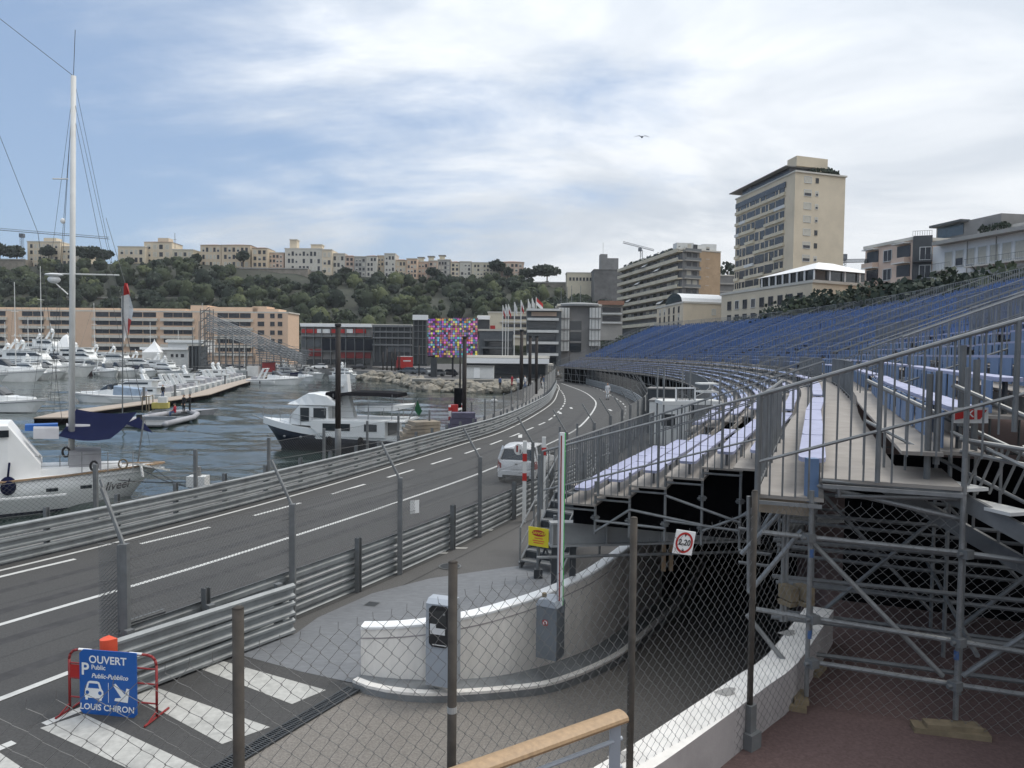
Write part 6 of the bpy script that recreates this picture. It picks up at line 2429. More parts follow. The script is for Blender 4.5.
t = block('apartment_house', 'long white apartment house with a continuous balcony and white shutters at the right edge', 'building', [tuple(A_), tuple(B_), tuple(B_ + n_), tuple(A_ + n_)], 0, zt_, 'white_paint', cornice=False)
fo = -n_.normalized()
a, b = A_.lerp(B_, .06) + fo * .6, B_ + fo * .6
MB().beam((a.x, a.y, zt_ + .2), (b.x, b.y, zt_ + .2), 1.6, .5).build('eaves', 'concrete', t)
for zc in (zt_ - 2.1, zt_ - 5.2):
    add_windows(t, A_.lerp(B_, .08), B_, zc - 1, zc + 1, 1, 11, 1.25, 2.0, ('shut', 'shut', 'shut', 'half'), margin=.01)
zc = zt_ - 3.6
for f0, f1 in ((.05, .19), (.30, 1.0)):
    a, b = A_.lerp(B_, f0) + fo * .6, A_.lerp(B_, f1) + fo * .6
    MB().beam((a.x, a.y, zc), (b.x, b.y, zc), 1.2, .18).build('balcony', 'white_stucco', t)
    g = MB()
    a, b = a + fo * .55, b + fo * .55
    g.tube((a.x, a.y, zc + 1.0), (b.x, b.y, zc + 1.0), .03, 5)
    n = int((b - a).length / .25)
    for i in range(n + 1):
        q = a.lerp(b, i / n)
        g.tube((q.x, q.y, zc + .1), (q.x, q.y, zc + 1.0), .014, 4, cap=False)
    g.build('balcony_rail', 'galv_dull', t)
for f in (.27, .47, .66, .85):
    q = A_.lerp(B_, f) + fo * .08
    MB().tube((q.x, q.y, 0), (q.x, q.y, zt_), .06, 5).build('downpipe', 'concrete', t)
A_, B_ = face(934, 116), face(998, 104)
n_ = Vector((-(B_ - A_).y, (B_ - A_).x)).normalized() * 8
t = block('penthouse', 'dark grey glazed penthouse on the roof behind the white apartment house', 'building', [tuple(A_), tuple(B_), tuple(B_ + n_), tuple(A_ + n_)], 0, zat(960, 223, 112), 'concrete_dark', cornice=False)
fo = -n_.normalized()
g = MB()
a, b = A_.lerp(B_, .0) + fo * .5, A_.lerp(B_, .52) + fo * .5
g.beam((a.x, a.y, zat(950, 224.2, 113)), (b.x, b.y, zat(950, 224.2, 113)), 1.6, .35)
g.build('roof_overhang', 'anthracite', t)
a, b = A_.lerp(B_, .03) + fo * .04, A_.lerp(B_, .45) + fo * .04
MB().beam((a.x, a.y, zat(950, 231, 113)), (b.x, b.y, zat(950, 231, 113)), .08, 1.7).build('glazing', 'glass_blue', t)
A_, B_ = face(975, 108), face(1060, 94)
n_ = Vector((-(B_ - A_).y, (B_ - A_).x)).normalized() * 6
t = block('penthouse', 'grey roof storey with plants at the far right above the white apartment house', 'building', [tuple(A_), tuple(B_), tuple(B_ + n_), tuple(A_ + n_)], 12, zat(1000, 227, 104), 'concrete', cornice=False)
g = MB()
for k in range(7):
    q = A_.lerp(B_, .05 + .05 * k)
    crown(g, (q.x, q.y - .5, zat(990, 229, 106)), (.6, .6, .6), 25, .25)
g.build('roof_garden', 'leaf_c', t)
# far dark wooded slope and house between terraced apartments and tower
simple('terrace_house', 'grey terraced house between the brick end wall and the tall tower', 'building', 716, 736, 276, 320, 290, 10, 'concrete_dark', [('balcony', 716, 733, 283, 284.5, 'concrete', 1), ('balcony', 716, 733, 291, 292.5, 'concrete', 1)])
bt = thing('shrub_mass', 'dark bush on the terrace beside the tall tower', 'bush', tuple(D(727, 276, 292)))
g = MB()
q = D(728, 271, 294)
crown(g, q, (4.5, 3, 3.4), 150, .8)
g.build('crown', 'leaf_c', bt)
MB().tube((q.x, q.y, q.z - 5), (q.x, q.y, q.z), .3, 5).build('trunk', 'bark', bt)
# ================================================================== trees
def tree(name, label, cat, p, h, r, mats, flat=1.0, n=260, size=.34, group=None, lobes=6, trunk=.2):
    t = thing(name, label, cat, p, 0, group, local=True)
    g = MB()
    g.tube((0, 0, 0), (.1, 0, h * .55), trunk, 7, 0, trunk * .6)
    for k in range(4):
        a = 2 * pi * k / 4 + random.random()
        g.tube((.05, 0, h * .4), (cos(a) * r * .55, sin(a) * r * .55, h * .75), trunk * .45, 5, 0, trunk * .2)
    g.build('trunk', 'bark', t)
    g = MB()
    for k in range(lobes):
        a = random.uniform(0, 6.28)
        q = random.uniform(0, .62) * r
        lr = r * random.uniform(.4, .62)
        crown(g, (cos(a) * q, sin(a) * q, h * (.66 + random.uniform(-.12, .2) * flat)), (lr, lr, lr * flat * random.uniform(.75, 1.0)), n // lobes, size, random.choice((0, 0, 1)))
    g.build('crown', mats, t)
    return t
random.seed(21)
spots = [(622, 338), (633, 336), (644, 333), (655, 330), (700, 327), (716, 325), (748, 322), (764, 316), (776, 312), (788, 308), (799, 302), (811, 300), (823, 301), (834, 297), (846, 293), (857, 290), (868, 290), (880, 287), (892, 285), (904, 284), (915, 282), (927, 282), (938, 280), (950, 278), (962, 276), (974, 277), (986, 278), (997, 276), (1010, 270), (1022, 277)]
ncol = ('squat', 'spreading', 'ragged', 'dense', 'rounded')
for i, (px, py) in enumerate(spots):
    # stand the tree just behind the rear fence along this line of sight
    best = None
    for k in range(0, 150):
        s = -4 + k
        if s > s_end(28):
            break
        q = GS(s, TU[NT] + 3.2)
        x = 512 + F * q.x / q.y
        if best is None or abs(x - px) < best[0]:
            best = (abs(x - px), q)
    q = best[1]
    if px < 700:
        q = Vector(D(px, 350, 152 - (px - 620) * .2)[:2])
    ztop = D(px, py, q.y).z
    h = ztop / .98
    if px < 700:
        beside = 'below the terraced apartments'
    elif px < 760:
        beside = 'below the low cream building'
    elif px < 865:
        beside = 'below the marquee roof'
    elif px < 930:
        beside = 'below the salmon house'
    else:
        beside = 'below the white apartment house'
    r = 3.3 + random.uniform(-.4, .6)
    ztop += .9
    t = thing('pine_bush', '%s pine %s, %s from the left behind the grandstand' % (ncol[i % 5], beside, ['first', 'second', 'third', 'fourth', 'fifth', 'sixth', 'seventh', 'eighth', 'ninth', 'tenth', 'eleventh', 'twelfth', 'thirteenth', 'fourteenth', 'fifteenth', 'sixteenth', 'seventeenth', 'eighteenth', 'nineteenth', 'twentieth', 'twenty-first', 'twenty-second', 'twenty-third', 'twenty-fourth', 'twenty-fifth', 'twenty-sixth', 'twenty-seventh', 'twenty-eighth', 'twenty-ninth', 'thirtieth'][i]), 'tree', (q.x, q.y, 0), 0, 'pines behind the grandstand', local=True)
    MB().tube((0, 0, 0), (0, 0, ztop - 1.0), .25, 6, 0, .1).build('trunk', 'bark', t)
    g = MB()
    for k in range(9):
        a = random.uniform(0, 6.28)
        o = random.uniform(.1, .8) * r
        lr = r * random.uniform(.45, .7)
        crown(g, (cos(a) * o, sin(a) * o, ztop - lr * .8 - random.uniform(0, 2.2)), (lr, lr, lr * .8), 75, .28, random.choice((0, 0, 1, 2)))
    g.build('crown', ['leaf_c', 'leaf_a', 'leaf_b'], t)
for lab, px, py, d, r, flat in (('broad umbrella pine, the larger one at the right end of the rock', 547, 277, 424, 9.5, .5), ('smaller umbrella pine left of the broad one on the rock', 528, 277, 426, 6.5, .6),
                                ('dark pine right of the stepped cream building on the rock', 90, 258, 422, 8.5, .55), ('dark tree at the left end of the rock by the crane', 17, 256, 422, 7, .7), ('dark tree at the far left edge of the rock', 0, 255, 422, 8, .6),
                                ('green tree in front of the stepped cream building', 49, 253, 423, 4, .9), ('dark round tree in front of the yellow palace', 243, 258, 421, 4, .9), ('dark cypress like tree before the low house in the centre of the rock', 345, 274, 420, 4.2, .8),
                                ('round tree in front of the pink building at the row end', 498, 268, 424, 4.4, 1.0), ('small tree right beside the pink building', 508, 272, 424, 2.6, 1.0), ('dark tree in front of the lantern houses', 433, 274, 423, 4.2, .8),
                                ('dark tree between low cream wings at the top of the rock', 105, 257, 423, 5, .7), ('tree at the left foot of the yellow palace', 196, 262, 422, 3.6, 1.0)):
    top = D(px, py - r * F / d * .5, d).z
    base = D(px, hill_top(px) + 2, d)
    t = thing('pine_tree', lab, 'tree', (base.x, base.y, base.z - 1), 0, local=True)
    h = max(4.0, top - base.z)
    MB().tube((0, 0, 0), (0, 0, h * .8), .35, 6).build('trunk', 'bark', t)
    g = MB()
    for k in range(7):
        a = random.uniform(0, 6.28)
        o = random.uniform(.1, .65) * r
        crown(g, (cos(a) * o, sin(a) * o, h + random.uniform(-.2, .2) * r * flat), (r * .55, r * .55, r * .55 * flat), 170, .8, random.choice((0, 0, 1)))
    g.build('crown', ['leaf_c', 'leaf_a'], t)
# ================================================================== boats
WZ = -1.5
def hull_rings(Ln, B, fb_, sheer=.3, rake=.8, draft=.4, transom=.85, n=12, full=2.2, flare=.15):
    """rings from stern (x=0) to bow (x=Ln); z = 0 is the water"""
    rings = []
    for i in range(n + 1):
        f = i / n
        wdt = B / 2 * (transom + (1 - transom) * min(1, f * 2.5)) * max(.015, 1 - max(0, (f - .35) / .65) ** full)
        zd = fb_ + sheer * f * f
        wl = wdt * (1 - flare - .35 * max(0, f - .5))
        x = Ln * f
        xs = x - rake * max(0, (f - .75) / .25) ** 1.5 * 1.0
        xk = x - rake * 1.25 * max(0, (f - .7) / .3) ** 1.3
        rings.append([(x, -wdt, zd), (x * .5 + xs * .5, -wdt * .985 if f < .5 else -(wdt + wl) / 2, zd * .55), (xs, -wl, 0.0), (xk, -wl * .35, -draft), (xk, wl * .35, -draft), (xs, wl, 0.0), (x * .5 + xs * .5, wdt * .985 if f < .5 else (wdt + wl) / 2, zd * .55), (x, wdt, zd)])
    return rings
def cabin_loft(mb, secs, mi=0):
    """secs: (x, half width bottom, half width top, z bottom, z top)"""
    mb.loft([[(x, -a, z0), (x, a, z0), (x, b, z1 - .06), (x, b * .8, z1), (x, -b * .8, z1), (x, -b, z1 - .06)] for x, a, b, z0, z1 in secs], mi)
def motor_boat(name, label, p, rz, Ln, hullm='gel', style='cruiser', group='boats moored in the harbour', canvas='navy_canvas', cat='boat'):
    t = thing(name, label, cat, p, rz, group, local=True)
    B = Ln * (.3 if Ln < 16 else .235)
    fb_ = .07 * Ln + .15 if Ln < 16 else .1 * Ln
    g = MB()
    rr_ = hull_rings(Ln, B, fb_, sheer=.045 * Ln, rake=.13 * Ln)
    g.loft(rr_)
    h = g.build('hull', hullm, t, False)
    g = MB()
    st_ = []
    for r_ in rr_[1:]:
        for sg in (0, 7):
            pass
    dk = [[(r_[0][0], r_[0][1] * .97, r_[0][2] - .02), (r_[7][0], r_[7][1] * .97, r_[7][2] - .02), (r_[7][0], r_[7][1] * .9, r_[7][2] + .05), (r_[0][0], r_[0][1] * .9, r_[0][2] + .05)] for r_ in rr_]
    g.loft(dk)
    g.build('deck', 'white_dirty' if style != 'wood' else 'teak', t)
    g = MB()
    for sg in (-1, 1):
        i0 = 0 if sg < 0 else 7
        for a, b in zip(rr_[:-1], rr_[1:]):
            p0, p1 = a[i0], b[i0]
            g.tube((p0[0], p0[1], p0[2] * .86), (p1[0], p1[1], p1[2] * .86), .035 * Ln / 12 + .01, 4, cap=False)
    g.build('rubbing_strake', 'canvas_grey' if hullm == 'gel' else 'white', h)
    g = MB()
    bw_ = B / 2
    if style in ('cruiser', 'open', 'wood'):
        cabin_loft(g, [(Ln * .36, bw_ * .74, bw_ * .6, fb_, fb_ + .085 * Ln), (Ln * .5, bw_ * .74, bw_ * .62, fb_, fb_ + .09 * Ln), (Ln * .66, bw_ * .6, bw_ * .45, fb_ + .02, fb_ + .06 * Ln), (Ln * .86, bw_ * .2, bw_ * .1, fb_ + .05, fb_ + .055 * Ln)])
        c_ = g.build('cabin', 'gel', t)
        g = MB()
        cabin_loft(g, [(Ln * .44, bw_ * .62, bw_ * .5, fb_ + .08 * Ln, fb_ + .155 * Ln), (Ln * .5, bw_ * .61, bw_ * .46, fb_ + .085 * Ln, fb_ + .15 * Ln), (Ln * .6, bw_ * .5, bw_ * .3, fb_ + .07 * Ln, fb_ + .085 * Ln)])
        g.build('windscreen', 'glass', t)
        if style == 'cruiser':
            g = MB()
            for sg in (-1, 1):
                g.beam((Ln * .2, sg * bw_ * .8, fb_), (Ln * .3, sg * bw_ * .7, fb_ + .19 * Ln), .12, .4)
            g.beam((Ln * .3, -bw_ * .7, fb_ + .19 * Ln), (Ln * .3, bw_ * .7, fb_ + .19 * Ln), .5, .14)
            g.build('arch', 'gel', t)
        g = MB()
        g.box((Ln * .14, 0, fb_ + .28), (Ln * .14, B * .6, .5))
        g.build('cockpit_seat', 'canvas_grey', t)
        if style == 'open':
            g = MB()
            cabin_loft(g, [(Ln * .08, bw_ * .75, bw_ * .6, fb_ + .05, fb_ + .09 * Ln), (Ln * .42, bw_ * .75, bw_ * .6, fb_ + .05, fb_ + .13 * Ln)])
            g.build('cover', canvas, t)
    else:
        lv = 3 if style == 'super' else 2
        z = fb_
        x0, x1, ww = Ln * .1, Ln * .74, bw_ * .84
        for k in range(lv):
            hh = .085 * Ln if lv == 2 else .072 * Ln
            g = MB()
            cabin_loft(g, [(x0, ww, ww * .95, z, z + hh), (x1 - hh * .9, ww * .95, ww * .85, z, z + hh), (x1, ww * .75, ww * .6, z, z + hh * .25)])
            c_ = g.build('superstructure', 'gel', t)
            g = MB()
            cabin_loft(g, [(x0 + Ln * .05, ww * 1.005, ww * .985, z + hh * .42, z + hh * .8), (x1 - hh * .95, ww * .975, ww * .905, z + hh * .42, z + hh * .8), (x1 - hh * .3, ww * .84, ww * .76, z + hh * .38, z + hh * .5)])
            g.build('window_band', 'glass', c_)
            g = MB()
            xa, xb = x0 - Ln * .08, x1 - hh * .6
            g.loft([[(x, -w_, z + hh), (x, w_, z + hh), (x, w_, z + hh + .1), (x, -w_, z + hh + .1)] for x, w_ in ((xa, ww * .98), (xb - 1, ww * .98), (xb + .4, ww * .6))])
            g.build('roof_deck', 'gel', t)
            z += hh + .1
            x0 += Ln * .07
            x1 -= Ln * .13
            ww *= .88
        g = MB()
        for sg in (-1, 1):
            g.beam((x0 + Ln * .05, sg * ww * .6, z), (x0 + Ln * .09, sg * ww * .4, z + .07 * Ln), .15, .5)
        g.beam((x0 + Ln * .09, -ww * .45, z + .07 * Ln), (x0 + Ln * .09, ww * .45, z + .07 * Ln), .6, .15)
        g.sphere((x0 + Ln * .09, 0, z + .07 * Ln + .4), .035 * Ln * .4 + .2, 8, 6)
        g.tube((x0 + Ln * .09, 0, z + .07 * Ln), (x0 + Ln * .07, 0, z + .16 * Ln), .05, 5)
        g.build('radar_arch', 'gel', t)
    # pulpit rail
    g = MB()
    for sg in (0, 7):
        prv = None
        for r_ in rr_[7:]:
            q = Vector(r_[sg])
            e = q + Vector((0, 0, .6))
            e.y *= .93
            g.tube((q.x, q.y * .95, q.z), e, .018, 4, cap=False)
            if prv:
                g.tube(prv, e, .018, 4, cap=False)
            prv = e
    g.build('pulpit_rail', 'galv', t)
    if Ln < 16:
        for f in (.3, .55):
            i = int(f * 12)
            for sg in (0,):
                q = rr_[i][sg]
                g = MB()
                g.sphere((q[0], q[1] - .12, q[2] * .45), (.12, .12, .3), 8, 6)
                g.build('fender', 'navy' if i % 2 else 'white', t)
    return t
def pxl(px, d):
    q = D(px, 350, d)
    return (q.x, q.y, WZ)
def wat(px, py):
    q = G(px, py, WZ)
    return (q.x, q.y, WZ)
# boats against the pier (bows to the left) and in the rows beyond
random.seed(31)
grp = 'boats moored in the harbour'
frow = [
 ('white sailing yacht hull lying behind the motor sailer at the left edge', 49, 412, 11, -.12, 'open', 'gel'),  # label, bow px, waterline py, length, angle, style, hull
 ('white motor yacht cut by the left edge of the picture, front row', 8, 384, 15, -.25, 'cruiser', 'gel'),
 ('white yacht with a pointed bow in the front row at the left', 47, 382, 17, -.1, 'cruiser', 'gel'),
 ('long white motor yacht behind the pointed bow, front row left', 83, 378, 21, -.1, 'yacht', 'gel'),
 ('cream topped white motor yacht beside the main mast', 97, 377, 19, -.15, 'cruiser', 'gel'),
 ('dark maroon hulled boat right of the main mast', 113, 376, 14, -.6, 'cruiser', 'red_hull'),
 ('white boat bow on, right of the maroon hull', 124, 373.5, 13, -1.1, 'cruiser', 'gel'),
 ('low white cruiser in front of the white pavilion', 148, 371.5, 15, -.15, 'cruiser', 'gel'),
 ('small white boat with a dark bow opening beside the white pavilion', 163, 369.5, 12, -.9, 'cruiser', 'gel'),
 ('white cruiser at the right end of the front row', 176, 367, 15, -.1, 'cruiser', 'gel'),
]
dm('red_hull', (.05, .016, .02), .3, var=.1)
for lab, px, py, ln, ang, sty, hm in frow:
    q = Vector(wat(px, py))
    st_ = (q.x - cos(ang) * ln, q.y - sin(ang) * ln, WZ)
    motor_boat('motor_yacht' if ln > 16 else 'motor_boat', lab, st_, ang, ln, hm, sty, grp)
brow = [
 ('low white cruiser in front of the superyacht at the left edge', 12, 176, 16, 'cruiser', -.2), ('white cruiser with a glass screen behind the front row, left of the main mast', 66, 158, 14, 'cruiser', -.35), ('white fishing boat with a flybridge just left of the main mast', 52, 150, 13, 'fly', -.5), ('white cruiser between the maroon boat and the bow on boat', 117, 168, 13, 'cruiser', -.8), ('white sports boat by the foot of the white pavilion', 157, 176, 12, 'open', -.7), ('white cruiser nosing out behind the low white cruiser', 139, 172, 14, 'cruiser', -.5), ('white flybridge boat in front of the dark tanks', 184, 178, 12, 'fly', -.6),
 ('white superyacht stern showing at the far left behind all others', 8, 222, 30, 'super', -.05), ('grey white yacht behind the round topped tent', 88, 214, 24, 'super', -.08),
 ('two deck yacht behind the maroon boat', 121, 182, 20, 'yacht', -.25), ('flybridge yacht behind the cream topped yacht', 99, 186, 20, 'yacht', -.2), ('two deck yacht moored behind the pointed bow yacht', 58, 170, 19, 'yacht', -.15),
 ('flybridge yacht at the left edge in the middle row', 22, 165, 19, 'yacht', -.12), ('two deck white yacht just left of the container building', 148, 200, 18, 'yacht', -.35), ('small white yacht in front of the container building', 170, 196, 15, 'fly', -.2), ('white yacht low in front of the dark containers', 193, 186, 14, 'fly', -.15),
 ('three deck white superyacht at the left edge in the back row', 40, 196, 32, 'super', -.06),
 ('white superyacht with open upper decks behind the main mast', 108, 204, 27, 'super', -.1),
 ('two deck white motor yacht in the back row right of the main mast', 128, 190, 24, 'yacht', -.12),
 ('white flybridge yacht in the back row between the two superyachts', 74, 178, 22, 'yacht', -.1),
 ('white flybridge yacht left of the pyramid tent', 137, 205, 19, 'yacht', -.2),
]
for lab, px, d, ln, sty, ang in brow:
    q = Vector(pxl(px, d))
    st_ = (q.x - cos(ang) * ln, q.y - sin(ang) * ln, WZ)
    motor_boat('motor_yacht', lab, st_, ang, ln, 'gel', sty, grp)
brr = [('white cruiser, fourth of the cluster by the grey stand', 316, 378, 9, -.75, 'cruiser'), ('white hard top boat left in the cluster by the grey stand', 294, 378, 9, -.5, 'fly'), ('white boat with a grey cover in the cluster by the grey stand', 309, 377.5, 9, -.65, 'open'), ('white boat tucked under the grey stand', 282, 372, 9, -.4, 'cruiser'),
('white speedboat lying alone off the pier end', 283, 384.5, 11, pi + pi - .05, 'cruiser'), ('white boat with outboards, nearest of the cluster by the grey stand', 306, 381, 9, -.7, 'open'), ('white boat, second of the cluster by the grey stand', 300, 377, 9, -.6, 'cruiser'),
       ('white boat with an arch, third of the cluster by the grey stand', 312, 375, 9, -.7, 'cruiser'), ('white boat, rearmost of the cluster by the grey stand', 319, 372, 9, -.6, 'cruiser'), ('small white cruiser left of the boat cluster', 290, 374, 9, -.5, 'fly'),
       ('small white boat with a mast by the rocks, behind the trawler yacht', 351, 379, 9, -.4, 'fly'), ('long low grey white launch beside the stone quay', 372, 368.5, 13, -.05, 'cruiser')]
for lab, px, py, ln, ang, sty in brr:
    q = Vector(wat(px, py))
    st_ = (q.x - cos(ang) * ln * .6, q.y - sin(ang) * ln * .6, WZ)
    motor_boat('motor_boat', lab, st_, ang, ln, 'gel', sty, grp)
# bare masts of sailing boats
def sail_boat(label, px, py, ytop, ln, ang, tilt=0.0, r=.1):
    q = Vector(wat(px, py))
    t = thing('sailing_boat', label, 'boat', (q.x - cos(ang) * ln * .5, q.y - sin(ang) * ln * .5, WZ), ang, grp, local=True)
    g = MB()
    rr_ = hull_rings(ln, ln * .28, .9, .35, ln * .1, transom=.6)
    g.loft(rr_)
    g.build('hull', 'gel', t)
    g = MB()
    cabin_loft(g, [(ln * .25, ln * .08, ln * .06, .9, 1.45), (ln * .6, ln * .07, ln * .05, .9, 1.35), (ln * .72, ln * .03, ln * .02, .95, 1.1)])
    g.build('cabin', 'white_dirty', t)
    h = D(px, ytop, q.y).z - WZ
    g = MB()
    g.tube((ln * .52, 0, .9), (ln * .52 - tilt, 0, h), r, 6, 0, r * .7)
    m_ = g.build('mast', 'white_dirty', t)
    for z in (.45, .7):
        MB().tube((ln * .52, -.9, h * z), (ln * .52, .9, h * z), .04, 4).build('spreader', 'white_dirty', m_)
    MB().tube((ln * .52, 0, 1.9), (ln * .08, 0, 2.0), .09, 6).build('boom', 'white_dirty', m_)
    g = MB()
    for a_, b_ in (((0, 0, 1), (ln * .52, 0, h)), ((ln, 0, 1.2), (ln * .52, 0, h * .97)), ((ln * .5, -ln * .13, 1), (ln * .52, 0, h * .9)), ((ln * .5, ln * .13, 1), (ln * .52, 0, h * .9))):
        g.tube(a_, b_, .018, 3, cap=False)
    g.build('rigging', 'wire_dark', t)
    g = MB()
    g.tube((ln * .48, 0, 2.0), (ln * .12, 0, 2.12), .2, 6, 0, .12)
    g.build('sail_cover', 'navy_canvas', t)
for lab, px, py, yt, ln, ang in (('sailing boat with a short bare mast, leftmost of the moored masts', 15, 380, 282, 13, -.2), ('sailing boat with a bare mast, second mast from the left', 41, 378, 266, 14, -.2), ('sailing boat whose mast stands before the orange block right of the flag', 202, 368, 303, 14, -.3),
                                 ('sailing boat whose thin mast stands behind the main mast', 94, 374, 303, 12, -.2), ('small sailing boat with a thin mast before the grey stand', 233, 373, 332, 9, -.3), ('small sailing boat with a thin mast by the boat cluster', 244, 374, 340, 9, -.3), ('sailing boat with a thin mast between the two left masts', 28, 374, 318, 11, -.2), ('sailing boat with a thin mast right of the hanging flag', 150, 371, 322, 11, -.3), ('sailing boat with a tilted thin mast before the dark tanks', 178, 370, 330, 10, -.3), ('sailing boat with a thin mast left of the boat cluster', 270, 376, 336, 9, -.3), ('sailing boat with a thin mast at the left edge', 5, 372, 322, 11, -.2)):
    sail_boat(lab, px, py, yt, ln, ang)
# pier
pr = thing('pier', 'floating wooden pier with mooring posts running out into the harbour', 'pier', tuple(G(150, 405, -.9)))
PP = [G(50, 418, -.95), G(75, 412, -.95), G(150, 402, -.95), G(200, 394.5, -.95), G(232, 384.5, -.95), G(262, 376.5, -.95), G(268, 372.5, -.95)]
PP = [Vector((p.x, p.y)) for p in PP]
ords = ['nearest', 'second', 'third', 'fourth', 'fifth', 'sixth', 'seventh', 'eighth', 'ninth', 'tenth', 'eleventh', 'twelfth', 'thirteenth', 'fourteenth', 'fifteenth', 'sixteenth']
kinds = [('white sports cruiser with a blue cover', 'open', 'canopy_blue'), ('white cruiser with a radar arch', 'cruiser', 'navy_canvas'), ('white cruiser with a sloped arch', 'cruiser', 'navy_canvas'), ('white boat with a grey cover', 'open', 'canvas_grey'), ('white flybridge boat', 'fly', 'navy_canvas')]
dm('canopy_blue', (.26, .33, .42), .8, var=.15)
acc, cnt = 0.0, 0
random.seed(8)
for a, b in zip(PP[1:-1], PP[2:]):
    v_ = b - a
    t_ = v_.normalized()
    lf = Vector((-t_.y, t_.x))
    q = 2.0
    while q < v_.length - 1 and cnt < 16:
        p = a + t_ * q
        if p.y > 88 and (p.y > 93 or cnt == 0):
            ln = random.uniform(9.2, 11)
            st_ = p + lf * 3.0
            kd = kinds[1 + (cnt * 3 + cnt // 4) % 4] if cnt else kinds[0]
            motor_boat('motor_boat', '%s, %s along the pier' % (kd[0], ords[cnt]), (st_.x, st_.y, WZ), math.atan2(lf.y, lf.x) + random.uniform(-.05, .05), ln, 'gel', kd[1], grp, kd[2])
            cnt += 1
        q += 4.9
g, g2 = MB(), MB()
for a, b in zip(PP[:-1], PP[1:]):
    g.beam((a.x, a.y, -.95), (b.x, b.y, -.95), 2.6, .1)
    g2.beam((a.x, a.y, -1.3), (b.x, b.y, -1.3), 2.5, .6)
g.build('walkway', 'pier', pr)
g2.build('pontoon', 'dark', pr)
for px, py in ((144, 399), (175, 396), (225, 384), (247, 378)):
    p = G(px, py, -.9)
    MB().tube((p.x, p.y, -2), (p.x, p.y, .55), .16, 8).build('mooring_post', 'galv_dull', pr)
for px, py, a in ((254, 376, 2.2), (272, 374, 1.6)):
    p = G(px, py, -.9)
    MB().box((p.x, p.y, .2), (2.6, 2, a)).build('locker', 'white_dirty', pr)
# ---- trawler yacht
bow, stern = Vector((-17.0, 51.2)), Vector((-7.0, 49.8))
v = bow - stern
TL = v.length
ty = thing('trawler_yacht', 'trawler yacht with navy hull, white superstructure and dark bimini moored by the quay', 'yacht', (stern.x, stern.y, WZ), math.atan2(v.y, v.x), local=True)
ty.scale = (1, 1, .78)
B, fb_ = 3.7, 1.5
rr_ = hull_rings(TL, B, fb_, sheer=1.05, rake=1.4, draft=.6, transom=.9, full=2.6)
g = MB()
g.loft(rr_)
hl = g.build('hull', 'navy', ty, True)
g = MB()
rings = []
for i, r_ in enumerate(rr_):
    a, b = Vector(r_[0]), Vector(r_[7])
    lift = .32
    rings.append([(a.x, a.y * 1.012, a.z - .34), (a.x, a.y * 1.02, a.z + lift * (.65 if i > 3 else .2)), (a.x, a.y * .95, a.z + lift * (.65 if i > 3 else .2)), (b.x, b.y * .95, b.z + lift * (.65 if i > 3 else .2)), (b.x, b.y * 1.02, b.z + lift * (.65 if i > 3 else .2)), (b.x, b.y * 1.012, b.z - .34)])
g.loft(rings)
g.build('bulwark', 'gel', ty)
g = MB()
for sg in (-1, 1):
    g.loft([[(x, sg * 1.9, z0), (x, sg * 1.9, 2.76), (x, sg * 1.72, 2.76), (x, sg * 1.72, z0)] for x, z0 in ((.9, 1.45), (4.6, 1.45), (5.3, 1.6), (5.9, 2.2))])
g.build('aft_side', 'gel', ty)
def ybox(nm, mt, secs, par=ty):
    g = MB()
    cabin_loft(g, secs)
    return g.build(nm, mt, par)
sal = ybox('saloon', 'gel', [(.9, 1.72, 1.7, 1.2, 2.75), (5.6, 1.72, 1.68, 1.2, 2.75), (5.8, 1.6, 1.5, 1.4, 2.7)])
for x in (1.3, 3.1, 4.1):
    for sg in (-1, 1):
        MB().box((x + .55, sg * 1.9, 2.25), (.85, .06, .6)).build('window', 'glass', sal)
MB().box((.88, 0, 2.1), (.06, 2.4, 1.5)).build('aft_door', 'window', sal)
wh_ = ybox('wheelhouse', 'gel', [(4.9, 1.5, 1.42, 2.2, 4.0), (6.9, 1.45, 1.38, 2.3, 4.0), (7.7, 1.2, 1.05, 2.35, 3.1)])
g = MB()
for sg in (-1, 1):
    g.box((5.45, sg * 1.475, 3.35), (.85, .06, .85))
    g.box((6.5, sg * 1.445, 3.2), (.6, .06, 1.15))
g.add([(6.95, -1.25, 3.3), (6.95, 1.25, 3.3), (6.94, 1.2, 3.9), (6.94, -1.2, 3.9)], [(0, 1, 2, 3)])
g.add([(7.72, -1.1, 2.75), (7.72, 1.1, 2.75), (7.0, 1.3, 3.8), (7.0, -1.3, 3.8)], [(0, 1, 2, 3)])
g.build('window', 'glass', wh_)
ybox('foredeck', 'gel', [(7.5, 1.4, 1.25, 1.9, 2.5), (TL - 1.4, .5, .35, 2.2, 2.62)])
ybox('boat_deck', 'gel', [(-.4, 1.85, 1.85, 2.75, 2.9), (5.2, 1.85, 1.85, 2.75, 2.9)])
fl_ = ybox('flybridge', 'gel', [(4.3, 1.45, 1.4, 4.0, 4.3), (5.0, 1.5, 1.45, 4.0, 4.8), (5.8, 1.5, 1.4, 4.0, 5.0), (6.4, 1.45, 1.25, 4.0, 5.0), (6.9, 1.35, 1.1, 4.0, 4.7), (7.4, 1.2, .95, 4.0, 4.35), (7.9, .95, .8, 4.0, 4.12)])
g = MB()
g.loft([[(x, -w_, z), (x, w_, z), (x, w_ * .8, z + .3), (x, -w_ * .8, z + .3)] for x, w_, z in ((.3, 1.3, 4.75), (1.6, 1.5, 4.85), (3.6, 1.55, 4.85), (4.6, 1.4, 4.65))])
bi_ = g.build('bimini', 'canvas_black', ty)
